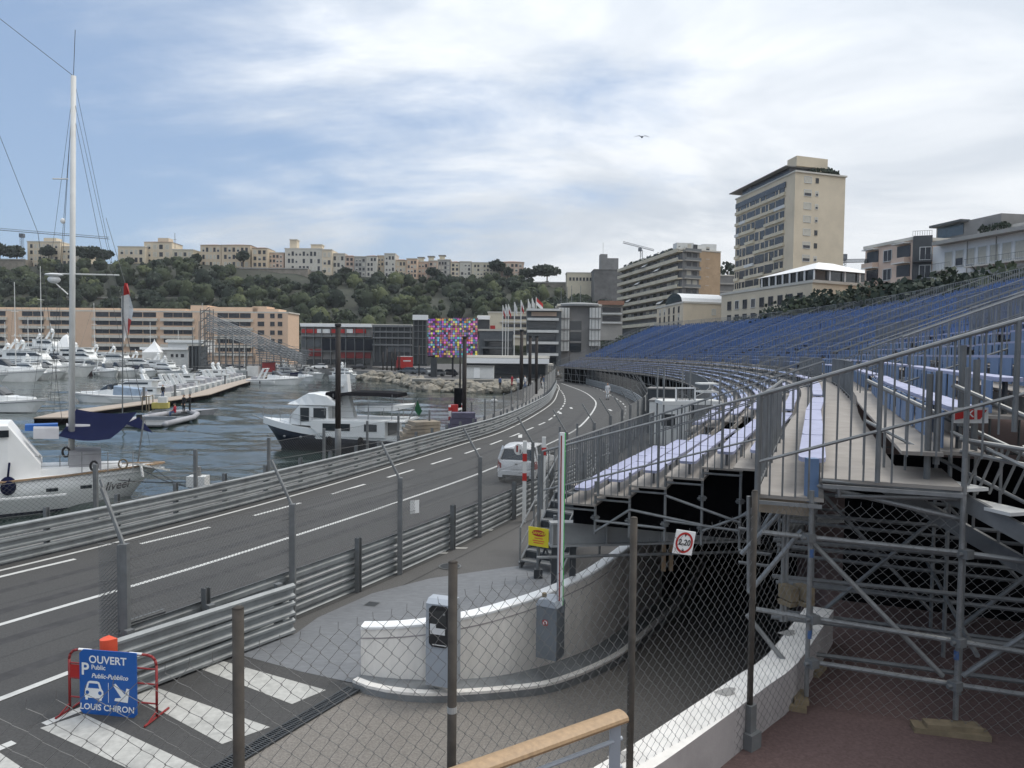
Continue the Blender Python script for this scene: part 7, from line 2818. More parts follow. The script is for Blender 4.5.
for x in (.6, 2.2, 4.6):
    for sg in (-1, 1):
        MB().tube((x, sg * 1.35, 2.9), (x, sg * 1.3, 5.0), .025, 5).build('pole', 'galv', bi_)
g = MB()
cabin_loft(g, [(4.55, 1.2, 1.15, 4.1, 5.2), (5.2, 1.2, 1.1, 4.5, 5.1)])
g.build('instrument_cover', 'canvas_black', ty)
g = MB()
g.loft([[(x0, -.3, z), (x1, -.3, z), (x1, .3, z), (x0, .3, z)] for x0, x1, z in ((3.5, 4.7, 2.9), (3.9, 4.6, 4.6), (4.05, 4.5, 6.6))])
g.beam((4.4, -.6, 5.6), (4.4, .6, 5.6), .3, .12)
g.box((4.4, 0, 5.95), (.7, .7, .28))
g.tube((4.3, 0, 6.6), (4.25, 0, 7.6), .03, 5)
g.build('mast', 'gel', ty)
dk_ = MB()
cabin_loft(dk_, [(-.6, .3, .35, 3.95, 4.2), (.6, .85, .95, 3.6, 4.1), (2.6, .75, .7, 3.5, 4.05), (3.3, .4, .3, 3.6, 3.9)])
dk_.build('dinghy', 'gel', ty)
g = MB()
for sg in (-1, 1):
    prv = None
    for i in range(0, 13):
        r_ = rr_[i]
        q = Vector(r_[0] if sg < 0 else r_[7])
        e = Vector((q.x, q.y * .97, q.z + 1.15))
        if i > 5:
            g.tube((q.x, q.y, q.z + .3), e, .018, 4)
            if prv:
                g.tube(prv, e, .018, 4)
                g.tube(prv - Vector((0, 0, .35)), e - Vector((0, 0, .35)), .012, 4)
            prv = e
    for x in (0, 1, 2, 3, 4, 5):
        g.tube((x, sg * 1.8, 3.2), (x, sg * 1.8, 3.95), .016, 4)
    g.tube((0, sg * 1.8, 3.95), (5.2, sg * 1.8, 3.95), .018, 4)
    g.tube((0, sg * 1.8, 3.6), (5.2, sg * 1.8, 3.6), .012, 4)
g.build('deck_rail', 'galv', ty)
g = MB()
g.tube((TL - .2, 0, 2.4), (TL + .8, 0, 2.9), .05, 5)
g.tube((-.3, .6, 2.8), (-.9, .6, 4.6), .035, 4)
g.build('bowsprit', 'galv', ty)
MB().add([(-.9, .6, 4.55), (-.7, .6, 3.7), (-.95, .3, 3.1), (-1.15, .35, 3.6)], [(0, 1, 2, 3)]).build('ensign', 'ensign_green', ty)
for x in (2.5, 4.6):
    MB().sphere((x, 1.95, 1.1), (.2, .2, .4), 8, 6).build('fender', 'canvas_black', ty)
for x in (6.6, 7.8, 9.0):
    for sg in (-1, 1):
        MB().sphere((x, sg * (1.86 - .13 * (x - 6.6)), 1.35), (.1, .05, .1), 8, 6).build('porthole', 'galv', ty)
# ---- white motor sailer on the left
bowp = G(152, 505, WZ)
hv_ = Vector((.86, .51, 0)).normalized()
SL = 15.5
stn = Vector((bowp.x, bowp.y, 0)) - hv_ * SL + Vector((-.51, .86, 0)) * 2.0 + Vector((.45, .1, 0))
ms = thing('motor_sailer', 'white motor sailer with a tall mast and navy awning moored at the left', 'yacht', (stn.x, stn.y, WZ), math.atan2(hv_.y, hv_.x), local=True)
rr_ = hull_rings(SL + .25, 4.4, 1.36, sheer=.2, rake=1.7, draft=.8, transom=.75, full=2.5, flare=.12)
g = MB()
g.loft(rr_)
hl = g.build('hull', 'gel', ms, True)
g = MB()
gb = MB()
for sg in (0, 7):
    for a, b in zip(rr_[:-1], rr_[1:]):
        p0, p1 = Vector(a[sg]), Vector(b[sg])
        g.beam(p0, p1, .12, .07)
        o = Vector((0, -.03 if sg == 0 else .03, -.62))
        gb.beam(p0 + o, p1 + o, .06, .05)
g.build('cap_rail', 'teak', hl)
g = MB()
wl_ = [[(r_[2][0], r_[2][1] * 1.012, -.02), (r_[2][0], r_[2][1] * 1.012, .14), (r_[5][0], r_[5][1] * 1.012, .14), (r_[5][0], r_[5][1] * 1.012, -.02)] for r_ in rr_]
g.loft(wl_)
g.build('boot_top', 'navy', hl)
g = MB()
g.loft([[(r_[0][0], r_[0][1] * .96, r_[0][2] - .25), (r_[7][0], r_[7][1] * .96, r_[7][2] - .25), (r_[7][0], r_[7][1] * .96, r_[7][2] - .2), (r_[0][0], r_[0][1] * .96, r_[0][2] - .2)] for r_ in rr_])
g.build('deck', 'white', ms)
for x in (11.4, 12.6):
    i = x / (SL + .9)
    MB().box((x, -1.98 + .14 * (x - 11.4), 1.0), (.42, .2, .13)).build('porthole', 'glass', hl)
g = MB()
g.beam((6.5, -2.22, .78), (11.9, -2.05, .78), .12, .07)
g.build('rubbing_strake', 'white', hl)
g = MB()
text_into(g, 'Jiveel', (SL - 1.75, -1.22, .86), Vector((.9, .43, .03)), (.0, .2, .98), .5, 0, .35)
g.build('name_lettering', 'black', hl)
dh = MB()
cabin_loft(dh, [(5, 1.6, 1.5, 1.1, 3.8), (9.9, 1.55, 1.4, 1.1, 3.65), (11.0, 1.35, 1.3, 1.1, 2.0)])
dho = dh.build('deckhouse', 'white', ms)
g = MB()
for sg in (-1, 1):
    g.box((9.75, sg * 1.53, 3.3), (.4, .05, .28))
    g.box((8.6, sg * 1.56, 3.1), (1.4, .05, .5))
g.build('window', 'glass', dho)
g = MB()
cabin_loft(g, [(10.9, 1.2, 1.15, 1.1, 1.75), (14.0, .6, .5, 1.1, 1.7)])
g.build('coachroof', 'white', ms)
g = MB()
cabin_loft(g, [(12.0, .8, .8, 1.5, 2.4), (13.2, .7, .65, 1.5, 2.35)])
g.build('mast_locker', 'canvas_grey', ms)
g = MB()
g.box((11.0, 1.0, 3.3), (1.2, .7, .25))
g.build('blue_cushion', 'sign_blue', ms)
for yo in (-.5, .4):
    g = MB()
    cabin_loft(g, [(11.4, .5, .3, 3.0, 3.45), (12.3, .5, .3, 2.95, 3.4)])
    for i in range(len(g.v)):
        g.v[i] = (g.v[i][0] + yo * 1.3, g.v[i][1] + yo, g.v[i][2])
    g.build('folded_cover', 'canvas_grey', ms)
# mast where the photo shows it
inv = ms.matrix_basis.inverted() if False else (Matrix.Translation(stn + Vector((0, 0, WZ))) @ Matrix.Rotation(math.atan2(hv_.y, hv_.x), 4, 'Z')).inverted()
def L3(q):
    return inv @ Vector(q)
mdepth = 32.0
mb_, mt_ = D(70.5, 415, mdepth), D(73.5, 76, mdepth)
g = MB()
g.tube(L3((mb_.x, mb_.y, -.2)), L3((mt_.x, mb_.y, mt_.z)), .125, 12, 0, .1)
mst = g.build('mast', 'white_dirty', ms, True)
mxy = (mb_.x, mb_.y)
def mz(py):
    return D(72, py, mdepth).z
g = MB()
cr = Vector((.9, .2, 0))
for py, w0, w1 in ((179, .6, .05),):
    z = mz(py)
    g.tube(L3((mxy[0] - w0, mxy[1], z)), L3((mxy[0] + w1, mxy[1], z)), .03, 5)
z = mz(274)
g.tube(L3((mxy[0], mxy[1], z)), L3((mxy[0] + 2.0, mxy[1] + .3, z)), .035, 6)
g.tube(L3((mxy[0] - .75, mxy[1], z)), L3((mxy[0], mxy[1], z)), .035, 6)
g.build('spreader', 'white_dirty', mst)
g = MB()
c_ = L3((mxy[0] - .55, mxy[1] - .1, mz(274) - .05))
g.sphere(c_, (.36, .36, .07), 12, 6)
g.sphere(c_ + Vector((0, 0, -.2)), (.25, .25, .17), 12, 6)
g.tube(c_ + Vector((0, 0, -.3)), c_ + Vector((.5, 0, -.8)), .025, 5)
g.sphere(L3((mxy[0] - .2, mxy[1], mz(221))), (.1, .1, .12), 8, 6)
g.build('radar', 'white', mst)
g = MB()
top = Vector((mt_.x, mxy[1], mt_.z))
g.tube(L3(top), L3(top + Vector((.1, 0, 1.9))), .012, 4)
g.build('antenna', 'wire_dark', mst)
g = MB()
g.tube(L3(top), L3(D(-60, -28, 30.5)), .012, 4)
g.tube(L3(D(-30, 60, 29)), L3(D(38, 233, 31)), .01, 4)
g.tube(L3(D(38, 233, 31)), L3(D(62, 420, 32)), .01, 4)
for x1, y1, yb, o in ((50, 235, 90, .8), (60, 236, 95, .4), (112, 235, 95, -.4), (107, 235, 110, .3), (62, 180, 84, 0)):
    a_ = D(73, yb, mdepth)
    b_ = D(x1 + (x1 - 73) * .75, 400 if y1 > 200 else 412, mdepth + o)
    g.tube(L3(a_), L3(b_), .009, 4)
g.tube(L3(top), L3(D(150, 445, 36)), .01, 4)
g.build('rigging', 'wire_dark', ms)
# navy awning over the fore deck
g = MB()
def aw(px, py, d):
    return L3(D(px, py, d))
cs = [aw(76, 409, 33.6), aw(137, 412, 34.0), aw(110, 439, 31.4), aw(58, 436, 31.2)]
nn_ = 10
vs = []
for j in range(nn_ + 1):
    for i in range(nn_ + 1):
        a_ = cs[0].lerp(cs[1], i / nn_)
        b_ = cs[3].lerp(cs[2], i / nn_)
        q = a_.lerp(b_, j / nn_)
        q = q + Vector((0, 0, -.13 * sin(pi * i / nn_) - .1 * sin(pi * j / nn_)))
        vs.append(q)
g.add(vs, [(j * (nn_ + 1) + i, j * (nn_ + 1) + i + 1, (j + 1) * (nn_ + 1) + i + 1, (j + 1) * (nn_ + 1) + i) for j in range(nn_) for i in range(nn_)])
g.add([aw(125, 424, 32.6), aw(139, 417, 33.4), aw(153, 433, 32.8)], [(0, 1, 2)])
g.build('awning', 'navy_canvas', ms, True)
g = MB()
g.tube(aw(144, 417, 32.8), aw(138, 462, 32.6), .035, 6)
for px in (40, 60, 82, 108, 133):
    a_, b_ = aw(px, 452 if px > 80 else 455, 31.6), aw(px, 474, 31.4)
    g.tube(a_, b_, .02, 5)
for y in (453, 463):
    g.tube(aw(10, y + 4, 30.2), aw(60, y + 3, 31), .012, 4)
    g.tube(aw(60, y + 3, 31), aw(135, y - 1, 32.4), .012, 4)
g.build('guard_rail', 'galv', ms)
g = MB()
g.beam(aw(136, 464, 32.8), aw(168, 470, 34), .35, .08)
g.tube(aw(141, 466, 32.6), aw(143, 477, 32.5), .06, 6)
g.build('bowsprit', 'white_dirty', ms)
g = MB()
q = aw(8, 486, 29.6)
g.sphere(q, (.3, .3, .38), 12, 8)
g.tube(q + Vector((0, 0, .35)), q + Vector((.05, .2, .9)), .04, 6)
g.build('fender', 'navy_canvas', ms, True)
g = MB()
for px, py, d in ((94, 466, 31.3), (66, 452, 31.6)):
    q = aw(px, py, d)
    for k in range(12):
        t0, t1 = 2 * pi * k / 12, 2 * pi * (k + 1) / 12
        g.tube(q + Vector((.13 * cos(t0), 0, .2 * sin(t0))), q + Vector((.13 * cos(t1), 0, .2 * sin(t1))), .05, 5, cap=False)
g.build('rope_coil', 'black', ms)
g = MB()
q = aw(123, 464, 32.2)
for k in range(14):
    t0, t1 = 2 * pi * k / 14, 2 * pi * (k + 1) / 14
    g.tube(q + Vector((.17 * cos(t0), 0, .2 * sin(t0))), q + Vector((.17 * cos(t1), 0, .2 * sin(t1))), .035, 5, cap=False)
g.build('rope_coil', 'timber', ms)
# mooring lines and quay bollards near the barrier
for lab, px, py, d in (('white mooring cleat block on the quay beside the left fence post', 198, 478, 28.6), ):
    p = D(px, py, d)
    t = thing('mooring_bollard', lab, 'bollard', (p.x, p.y, 0))
    MB().box((p.x, p.y, .2), (.7, .5, .4)).build('block', 'white_dirty', t)
    MB().tube((p.x, p.y, .4), (p.x, p.y, .75), .12, 8).build('post', 'galv', t)
ml = thing('mooring_line', 'dark mooring ropes running from the bow of the white motor sailer to the quay', 'rope', tuple(D(140, 478, 32)))
g = MB()
def sag(a, b, s_=.3, n=10, r=.02):
    prv = None
    for k in range(n + 1):
        q = a.lerp(b, k / n) - Vector((0, 0, s_ * sin(pi * k / n)))
        if prv:
            g.tube(prv, q, r, 4, cap=False)
        prv = q
sag(D(143, 470, 32.4), D(188, 487, 28.5), .1)
sag(D(118, 480, 31.6), D(186, 482, 28.5), .05)
sag(D(150, 465, 32.6), D(200, 490, 28), .2)
g.build('rope', 'black', ml)
# ---- inflatable dinghy and work boat
def rib_boat(name, label, p, rz, ln):
    t = thing(name, label, 'dinghy', p, rz, local=True)
    w_ = ln * .2
    path = [(0, -w_, .35), (ln * .6, -w_, .38), (ln * .85, -w_ * .7, .45), (ln, 0, .55), (ln * .85, w_ * .7, .45), (ln * .6, w_, .38), (0, w_, .35)]
    g = MB()
    g.path(path, .24, 10)
    for q in path:
        g.sphere(q, .24, 10, 6)
    g.build('tube', 'canvas_grey', t, True)
    MB().box((ln * .4, 0, .2), (ln * .8, w_ * 1.6, .12)).build('floor', 'galv_dull', t)
    g = MB()
    g.box((-.1, 0, .85), (.35, .35, .6))
    g.box((-.1, 0, .3), (.2, .2, .9))
    g.build('outboard_motor', 'black', t)
    g = MB()
    g.box((ln * .35, 0, .5), (.3, w_ * 1.5, .3))
    g.build('bench', 'machine_grey', t)
    return t
pa_, pb_ = wat(140, 428), wat(188, 417)
ang = math.atan2(pb_[1] - pa_[1], pb_[0] - pa_[0])
rib_boat('inflatable_boat', 'grey inflatable dinghy with a person in red by the pier', pa_, ang, (Vector(pb_) - Vector(pa_)).length)
wb = thing('work_boat', 'flat grey work boat with a yellow console frame and two people standing, at the pier', 'boat', wat(150, 416), .25, local=True)
ln = 6.5
rr_ = hull_rings(ln, 2.3, .45, .25, .7)
MB().loft(rr_).build('hull', 'canvas_grey', wb)
MB().box((2.6, 0, .5), (4.6, 1.8, .1)).build('deck', 'galv_dull', wb)
MB().box((1.0, 0, 1.05), (1.5, 1.0, .55)).build('yellow_case', 'yellow_case', wb)
MB().box((1.2, 0, 1.6), (.8, .8, .6)).build('console', 'white_dirty', wb)
g = MB()
for x, y in ((.1, -.9), (.1, .9), (-.5, -.9), (-.5, .9)):
    g.tube((x, y, .5), (x, y, 2.0), .05, 6)
g.tube((.1, -.9, 2.0), (.1, .9, 2.0), .05, 6)
g.tube((-.5, -.9, 2.0), (.1, -.9, 2.0), .05, 6)
g.build('frame', 'timber', wb)
# ================================================================== people
def person(label, p, rz, top='cloth_black', legs='cloth_black', pose='stand', h=1.74, hair='black', group=None):
    t = thing('person', label, 'person', p, rz, group, local=True)
    s = h / 1.74
    def ell(c, a, b, n=10):
        return [(c[0] + a * cos(2 * pi * k / n), c[1] + b * sin(2 * pi * k / n), c[2]) for k in range(n)]
    sit = pose == 'sit'
    dz = -.45 if sit else 0.0
    # the body is one continuous surface: torso, neck and head
    g = MB()
    secs = [(.86, .13, .1), (.95, .165, .115), (1.08, .14, .1), (1.22, .165, .115), (1.36, .19, .115), (1.44, .15, .09), (1.485, .06, .06), (1.53, .055, .058), (1.56, .07, .085), (1.64, .078, .1), (1.70, .066, .085), (1.74, .025, .03)]
    g.loft([ell((0, 0 + (.015 if z > 1.5 else 0), z + dz), a, b) for z, a, b in secs])
    for k, f in enumerate(g.f):
        zc = sum(g.v[i][2] for i in f) / len(f) - dz
        g.m[k] = 0 if zc < 1.47 else 1
    for sg in (-1, 1):
        hip = Vector((sg * .085, 0, .9 + dz))
        if sit:
            knee, ank = Vector((sg * .12, .42, .48)), Vector((sg * .12, .45, .08))
            knee.z = .5
        else:
            st_ = .16 * sg if pose == 'walk' else .02 * sg
            knee, ank = Vector((sg * .095, st_ * .7 + .03, .49)), Vector((sg * .10, st_ - (.05 if pose == 'walk' and st_ < 0 else 0), .07))
        g.tube(hip, knee, .085, 8, 2, .06)
        g.tube(knee, ank, .06, 8, 2, .042)
        g.box((ank.x, ank.y + .06, .04 if not sit else ank.z - .03), (.09, .25, .08), 0, 3)
        sh = Vector((sg * .185, 0, 1.39 + dz))
        if pose == 'reach':
            el, ha_ = sh + Vector((sg * .06, .14, -.22)), sh + Vector((sg * .02, .36, -.24))
        elif sit:
            el, ha_ = sh + Vector((sg * .07, .05, -.27)), sh + Vector((-sg * .03, .27, -.38))
        else:
            el, ha_ = sh + Vector((sg * .06, -.03 + (.08 * -sg if pose == 'walk' else 0), -.29)), sh + Vector((sg * .05, .06 + (.18 * -sg if pose == 'walk' else 0), -.55))
        g.sphere(sh, (.07, .07, .07), 8, 5, 0)
        g.tube(sh, el, .055, 8, 0, .042)
        g.tube(el, ha_, .042, 8, 0, .03)
        g.sphere(ha_ + (ha_ - el).normalized() * .06, (.035, .045, .085), 6, 5, 1)
    for i in range(len(g.v)):
        g.v[i] = tuple(q * s for q in g.v[i])
    b_ = g.build('body', [top, 'skin', legs, 'black'], t, True)
    g = MB()
    g.sphere((0, -.012 * s, (1.675 + dz) * s), (.086 * s, .1 * s, .085 * s), 10, 6)
    g.build('hair', hair, t, True)
    g = MB()
    g.sphere((0, .105 * s, (1.625 + dz) * s), (.014, .02, .022), 6, 4)
    g.build('nose', 'skin', t)
    return t
for lab, px, py, z, top, legs, pose, rz in (
        ('person in black standing on the work boat, the left of the two', 184, 412.5, WZ + .55, 'cloth_black', 'cloth_black', 'stand', 2.6),
        ('person in black standing on the work boat with arms forward, the right of the two', 190, 412.0, WZ + .55, 'cloth_black', 'cloth_black', 'reach', 2.2),
        ('person in dark clothes on the pier behind the yellow case', 163, 399, -.9, 'cloth_black', 'cloth_blue', 'stand', 3.0)):
    p = G(px, py, z)
    person(lab, tuple(p), rz, top, legs, pose)
p = Vector(pa_).lerp(Vector(pb_), .7)
person('person in a red jacket sitting in the inflatable dinghy', (p.x, p.y, WZ + .28), ang, 'cloth_red', 'cloth_blue', 'sit')
person('person in dark clothes walking under the grandstand beside the one in red', (10.75, 56.2, 0), 2.8, 'cloth_black', 'cloth_black', 'walk')
person('person in a red coat standing under the grandstand beside the black pole', (11.9, 56.6, 0), 3.0, 'cloth_red', 'cloth_black', 'stand', 1.8)
crowd = [
 ('person in a dark jacket, leftmost of the group on the far promenade', 500, 389, 'cloth_blue', 'cloth_black', 'stand'), ('person in a red coat in the group on the far promenade', 512, 386, 'cloth_red', 'cloth_red', 'stand'),
 ('person in white right of the one in red on the far promenade', 518, 389, 'cloth_white', 'cloth_grey', 'walk'), ('person in a white top by the dark lamp post on the far promenade', 525, 388, 'cloth_white', 'cloth_blue', 'walk'),
 ('person in grey between the two dark poles on the far promenade', 529, 387, 'cloth_grey', 'cloth_black', 'stand'), ('person in black near the right dark pole on the far promenade', 540.5, 388, 'cloth_black', 'cloth_black', 'walk'),
 ('person in a light blue top at the right end of the promenade group', 544, 388.5, 'cloth_blue', 'cloth_white', 'walk'), ('person in white on the track at the far bend, left of the pair', 550.5, 380, 'cloth_white', 'cloth_black', 'stand'),
 ('person in black on the track at the far bend, right of the pair', 555, 380.5, 'cloth_black', 'cloth_black', 'walk'), ('person in a pale jacket crossing at the far end of the track', 558, 380, 'cloth_white', 'cloth_grey', 'walk'),
 ('person in dark clothes in front of the white container on the far quay', 471, 381, 'cloth_grey', 'cloth_black', 'walk'), ('person in an orange vest at the far barrier of the track', 567, 381.5, 'orange', 'cloth_black', 'stand')]
for i, (lab, px, py, top, legs, pose) in enumerate(crowd):
    p = G(px, py, 0)
    person(lab, (p.x, p.y, 0), random.uniform(0, 6.2), top, legs, pose, random.uniform(1.65, 1.85))
# marshal figure painted white at the right fence
p = D(613, 391, 84)
person('person in white standing at the inner edge of the far bend fence', (p.x - .6, p.y, 0), 2.8, 'cloth_white', 'cloth_white', 'stand', 1.85)
# ================================================================== quay furniture and traffic
def pole(label, px, pyb, ytop, r, collar=0.0, d=None):
    b = G(px, pyb, 0) if d is None else Vector((D(px, 350, d).x, d, 0))
    t = thing('lamp_column', label, 'column', (b.x, b.y, 0))
    zt_ = D(px, ytop, b.y).z
    g = MB()
    g.tube((b.x, b.y, collar), (b.x, b.y, zt_), r, 12, 0, r * .95)
    g.build('shaft', 'rust_dark', t, True)
    g = MB()
    g.tube((b.x, b.y, zt_), (b.x, b.y, zt_ + r * .8), r * 1.15, 12)
    g.build('cap', 'black', t)
    if collar:
        MB().tube((b.x, b.y, 0), (b.x, b.y, collar), r * 1.1, 12).build('base', 'galv_dull', t, True)
dm('rust_dark', (.028, .022, .02), .7, .2, var=.2)
pole('tall dark column with a grey base in front of the trawler yacht', 338, 461, 326, .135, 1.55)
pole('tall dark column right of the video screen rising behind the barrier gate', 464, 434, 338, .14)
pole('tall dark column on the far promenade, the left of three', 521, 400, 331, .2)
pole('tall dark column on the far promenade, the middle of three', 529.5, 396, 337, .2)
pole('tall dark column on the far promenade, the right of three', 536, 394, 337, .2)
pole('thin dark column by the grandstand end', 569, 381, 351, .1)
pole('thin dark column in front of the video screen', 460, 388, 345, .12)
pole('dark thin column left of the video screen base', 419, 378, 345, .12)
for i, x in enumerate((383, 387, 391.5, 395, 399)):
    pole('dark slim post near the red truck, ' + ('first', 'second', 'third', 'fourth', 'fifth')[i] + ' from the left', x, 370 + i * .4, 352 - (i % 2) * 4, .16)
# barrier gate with red and white posts beside the dark box
bg_ = thing('barrier_gate', 'white and red barrier gate with a dark box behind the far guard rail', 'barrier', tuple(G(456, 432, 0)))
a, b = G(449.5, 434, 0), G(462.5, 431, 0)
for q in (a, b):
    MB().beam(q, q + Vector((0, 0, 1.85)), .14, .14).build('post', 'white', bg_)
    for z in (.35, 1.0, 1.6):
        MB().beam(q + Vector((0, 0, z - .12)), q + Vector((0, 0, z + .12)), .155, .155).build('red_band', 'red', bg_)
MB().beam(a + Vector((0, 0, 1.4)), b + Vector((0, 0, 1.5)), .08, .12).build('bar', 'white', bg_)
MB().box((b.x - .25, b.y + .6, 1.5), (.7, .5, 2.6)).build('dark_box', 'canvas_black', bg_)
MB().box((a.x + .25, a.y + .35, 1.6), (.5, .4, .5)).build('red_sign', 'red', bg_)
g = MB()
q = G(423, 440, 0)
tb = thing('tarpaulin_stack', 'pile of folded pale and violet tarpaulins on the quay behind the guard rail', 'tarpaulin', tuple(q))
g = MB()
for k in range(5):
    g.box((q.x - .3 + .08 * k, q.y + .3, .12 + .22 * k), (2.4 - .2 * k, 1.2, .2), .2 + .08 * k)
g.build('pale_sheet', 'ply', tb)
g = MB()
for k in range(4):
    g.box((q.x + 2.2, q.y + 2.6, .2 + .36 * k), (1.9 - .15 * k, 1.0, .34), .3 - .07 * k)
g.build('violet_sheet', 'violet', tb) if False else None
dm('violet', (.085, .08, .12), .85, var=.2)
g.build('violet_sheet', 'violet', tb)
# quayside white tent, container row and grey stand
simple('white_container_row', 'low white container building with small windows beside the pyramid tent', 'building', 142, 188, 349, 372, 205, 8, 'white_dirty', [('window', 171, 173.5, 354, 357, 'window', .2), ('window', 176, 178, 354, 357, 'window', .2), ('window', 181, 184, 354, 357, 'window', .2), ('roof_edge', 141, 188, 347, 349.5, 'white', .8)])
simple('marquee', 'long white marquee behind the container building', 'tent', 168, 204, 341, 352, 225, 8, 'white', [('roof_edge', 167, 204, 340, 342.5, 'gel', 1)])
for nm, lab, x0, x1, yt, yb, d in (('pyramid_tent', 'white pyramid roofed tent beside the container building', 142, 160, 339, 352, 202), ('pyramid_tent', 'round topped white tent left of the main mast', 55, 69, 334, 350, 190)):
    f_ = fprect(x0, x1, d, 4)
    t = thing(nm, lab, 'tent', (f_[0][0], f_[0][1], 0))
    c_ = (sum(p[0] for p in f_) / 4, sum(p[1] for p in f_) / 4)
    z0, z1 = zat(x0, yb, d), zat(x0, yt, d)
    rings = []
    for k in range(7):
        f = k / 6
        s_ = (1 - f) ** (1.5 if 'pyramid roofed' in lab else .6) if k < 6 else .02
        rings.append([(c_[0] + (p[0] - c_[0]) * s_, c_[1] + (p[1] - c_[1]) * s_, z0 + (z1 - z0) * f) for p in f_])
    MB().loft(rings).build('canopy', 'white', t)
    MB().prism(f_, 0, z0).build('wall', 'white_dirty', t)
simple('storage_tank', 'group of dark cylindrical containers right of the container building', 'container', 188.5, 201, 346, 372, 200, 4, 'steel_blue', [('ridge', x, x + 1.2, 346, 371, 'steel_dark', .5) for x in (189.5, 193, 197)])
# grey far grandstand, its tiers falling to the right
gst = thing('grey_grandstand', 'grey scaffold grandstand sloping down in front of the orange block', 'grandstand', tuple(G(250, 372, 0)))
for k in range(9):
    f = k / 8
    a, b = D(207, 313.5 + 17 * f, 196 - 9 * f), D(302, 354 + 9 * f, 182 - 8 * f)
    MB().beam(a, b, .55, .14).build('tier', 'galv_dull', gst)
    if k % 2 == 0:
        MB().beam(a + Vector((0, 0, .75)), b + Vector((0, 0, .75)), .08, .08).build('rail', 'galv_dull', gst)
for k in range(7):
    f = k / 6
    a, b = D(254 + 5 * f, 346 + 14 * f, 178 - 8 * f), D(311 - 5 * f, 351 + 13 * f, 176 - 8 * f)
    MB().beam(a, b, .6, .16).build('tier', 'galv_dull', gst)
    MB().beam(a + Vector((0, 0, .7)), b + Vector((0, 0, .7)), .07, .07).build('rail', 'galv_dull', gst)
g = MB()
for m_ in range(15):
    a = D(207, 314, 196).lerp(D(302, 355, 182), m_ / 14)
    b = D(207, 314, 196).lerp(D(302, 355, 182), (m_ + 1) / 14)
    for oy in (0, -5, -9):
        g.tube((a.x, a.y + oy, 0), (a.x, a.y + oy, max(.3, a.z + oy * .42)), .1, 4, cap=False)
    for z in (2, 4, 6, 8, 10, 12):
        if z < b.z + 1:
            g.tube((a.x, a.y - 2, z), (b.x, b.y - 2, z), .08, 4, cap=False)
    g.tube((a.x, a.y, .6), (a.x, a.y - 9, .6), .08, 4, cap=False)
    if m_ < 14 and a.z > 2:
        g.tube((a.x, a.y, 0), (b.x, b.y, b.z), .07, 4, cap=False)
g.build('scaffold_frame', 'galv_dull', gst)
q = D(207, 330, 196)
g = MB()
for sx in (-1.2, 1.2):
    for sy in (-1.2, 1.2):
        g.tube((q.x + sx, q.y + sy, 0), (q.x + sx, q.y + sy, 15.5), .12, 4)
for k in range(8):
    g.box((q.x, q.y, 1 + 2 * k), (2.4, 2.4, .15))
    g.tube((q.x - 1.2, q.y - 1.2, 2 * k), (q.x + 1.2, q.y - 1.2, 2 * k + 2), .1, 4)
g.build('stair_tower', 'galv_dull', gst)
simple('red_hoarding', 'dark red hoarding under the low end of the grey grandstand', 'hoarding', 262, 274, 362, 372, 170, 1, 'red_dark', [('rail', 262, 274, 361.6, 362.4, 'galv_dull', .3)], cornice=False)
# rocks
random.seed(17)
rk = MB()
rs_ = 0
rgrp = 'boulders of the breakwater'
base_ = [(410, 386), (425, 391), (440, 392.5), (455, 393.5), (470, 393.5), (485, 393.5), (500, 393.5), (515, 393.5), (530, 394)]
ridx = 0
RMESH = []
for k in range(6):
    g = MB()
    rings = []
    n, m_ = 8, 5
    for j in range(m_ + 1):
        th_ = pi * j / m_
        rings.append([((max(.04, sin(th_)) * cos(2 * pi * i / n)) * random.uniform(.8, 1.15), (max(.04, sin(th_)) * sin(2 * pi * i / n)) * random.uniform(.8, 1.15), -cos(th_) * random.uniform(.85, 1.1)) for i in range(n)])
    g.loft(rings)
    me = bpy.data.meshes.new('boulder')
    me.from_pydata(g.v, [], g.f)
    me.materials.append(M['rock'])
    RMESH.append(me)
path_ = [Vector(q) for q in ((-34, 171), (-27, 166), (-22, 153), (-17.5, 137), (-12.5, 125.5), (-5, 122.4), (1.2, 121.2))]
def on_path(f):
    q = f * (len(path_) - 1)
    i = min(int(q), len(path_) - 2)
    return path_[i].lerp(path_[i + 1], q - i)
for k in range(230):
    f = random.random()
    q = on_path(f)
    row = random.random()
    s_ = random.choice((random.uniform(.3, .6), random.uniform(.5, .85), random.uniform(.7, 1.15)))
    o = bpy.data.objects.new('boulder', random.choice(RMESH))
    C.objects.link(o)
    o.location = (q.x + random.uniform(-.5, .5) - 1.1 * (1 - row), q.y + random.uniform(-.4, .4) - 1.8 * (1 - row) + .6, WZ + .1 + 1.4 * row)
    o.scale = (s_ * random.uniform(.9, 1.5), s_, s_ * random.uniform(.6, .9))
    o.rotation_euler = (random.uniform(-.4, .4), random.uniform(-.4, .4), random.uniform(0, 6.2))
    tag(o, 'pale boulder lying in the breakwater along the far water edge', 'boulder', rgrp)
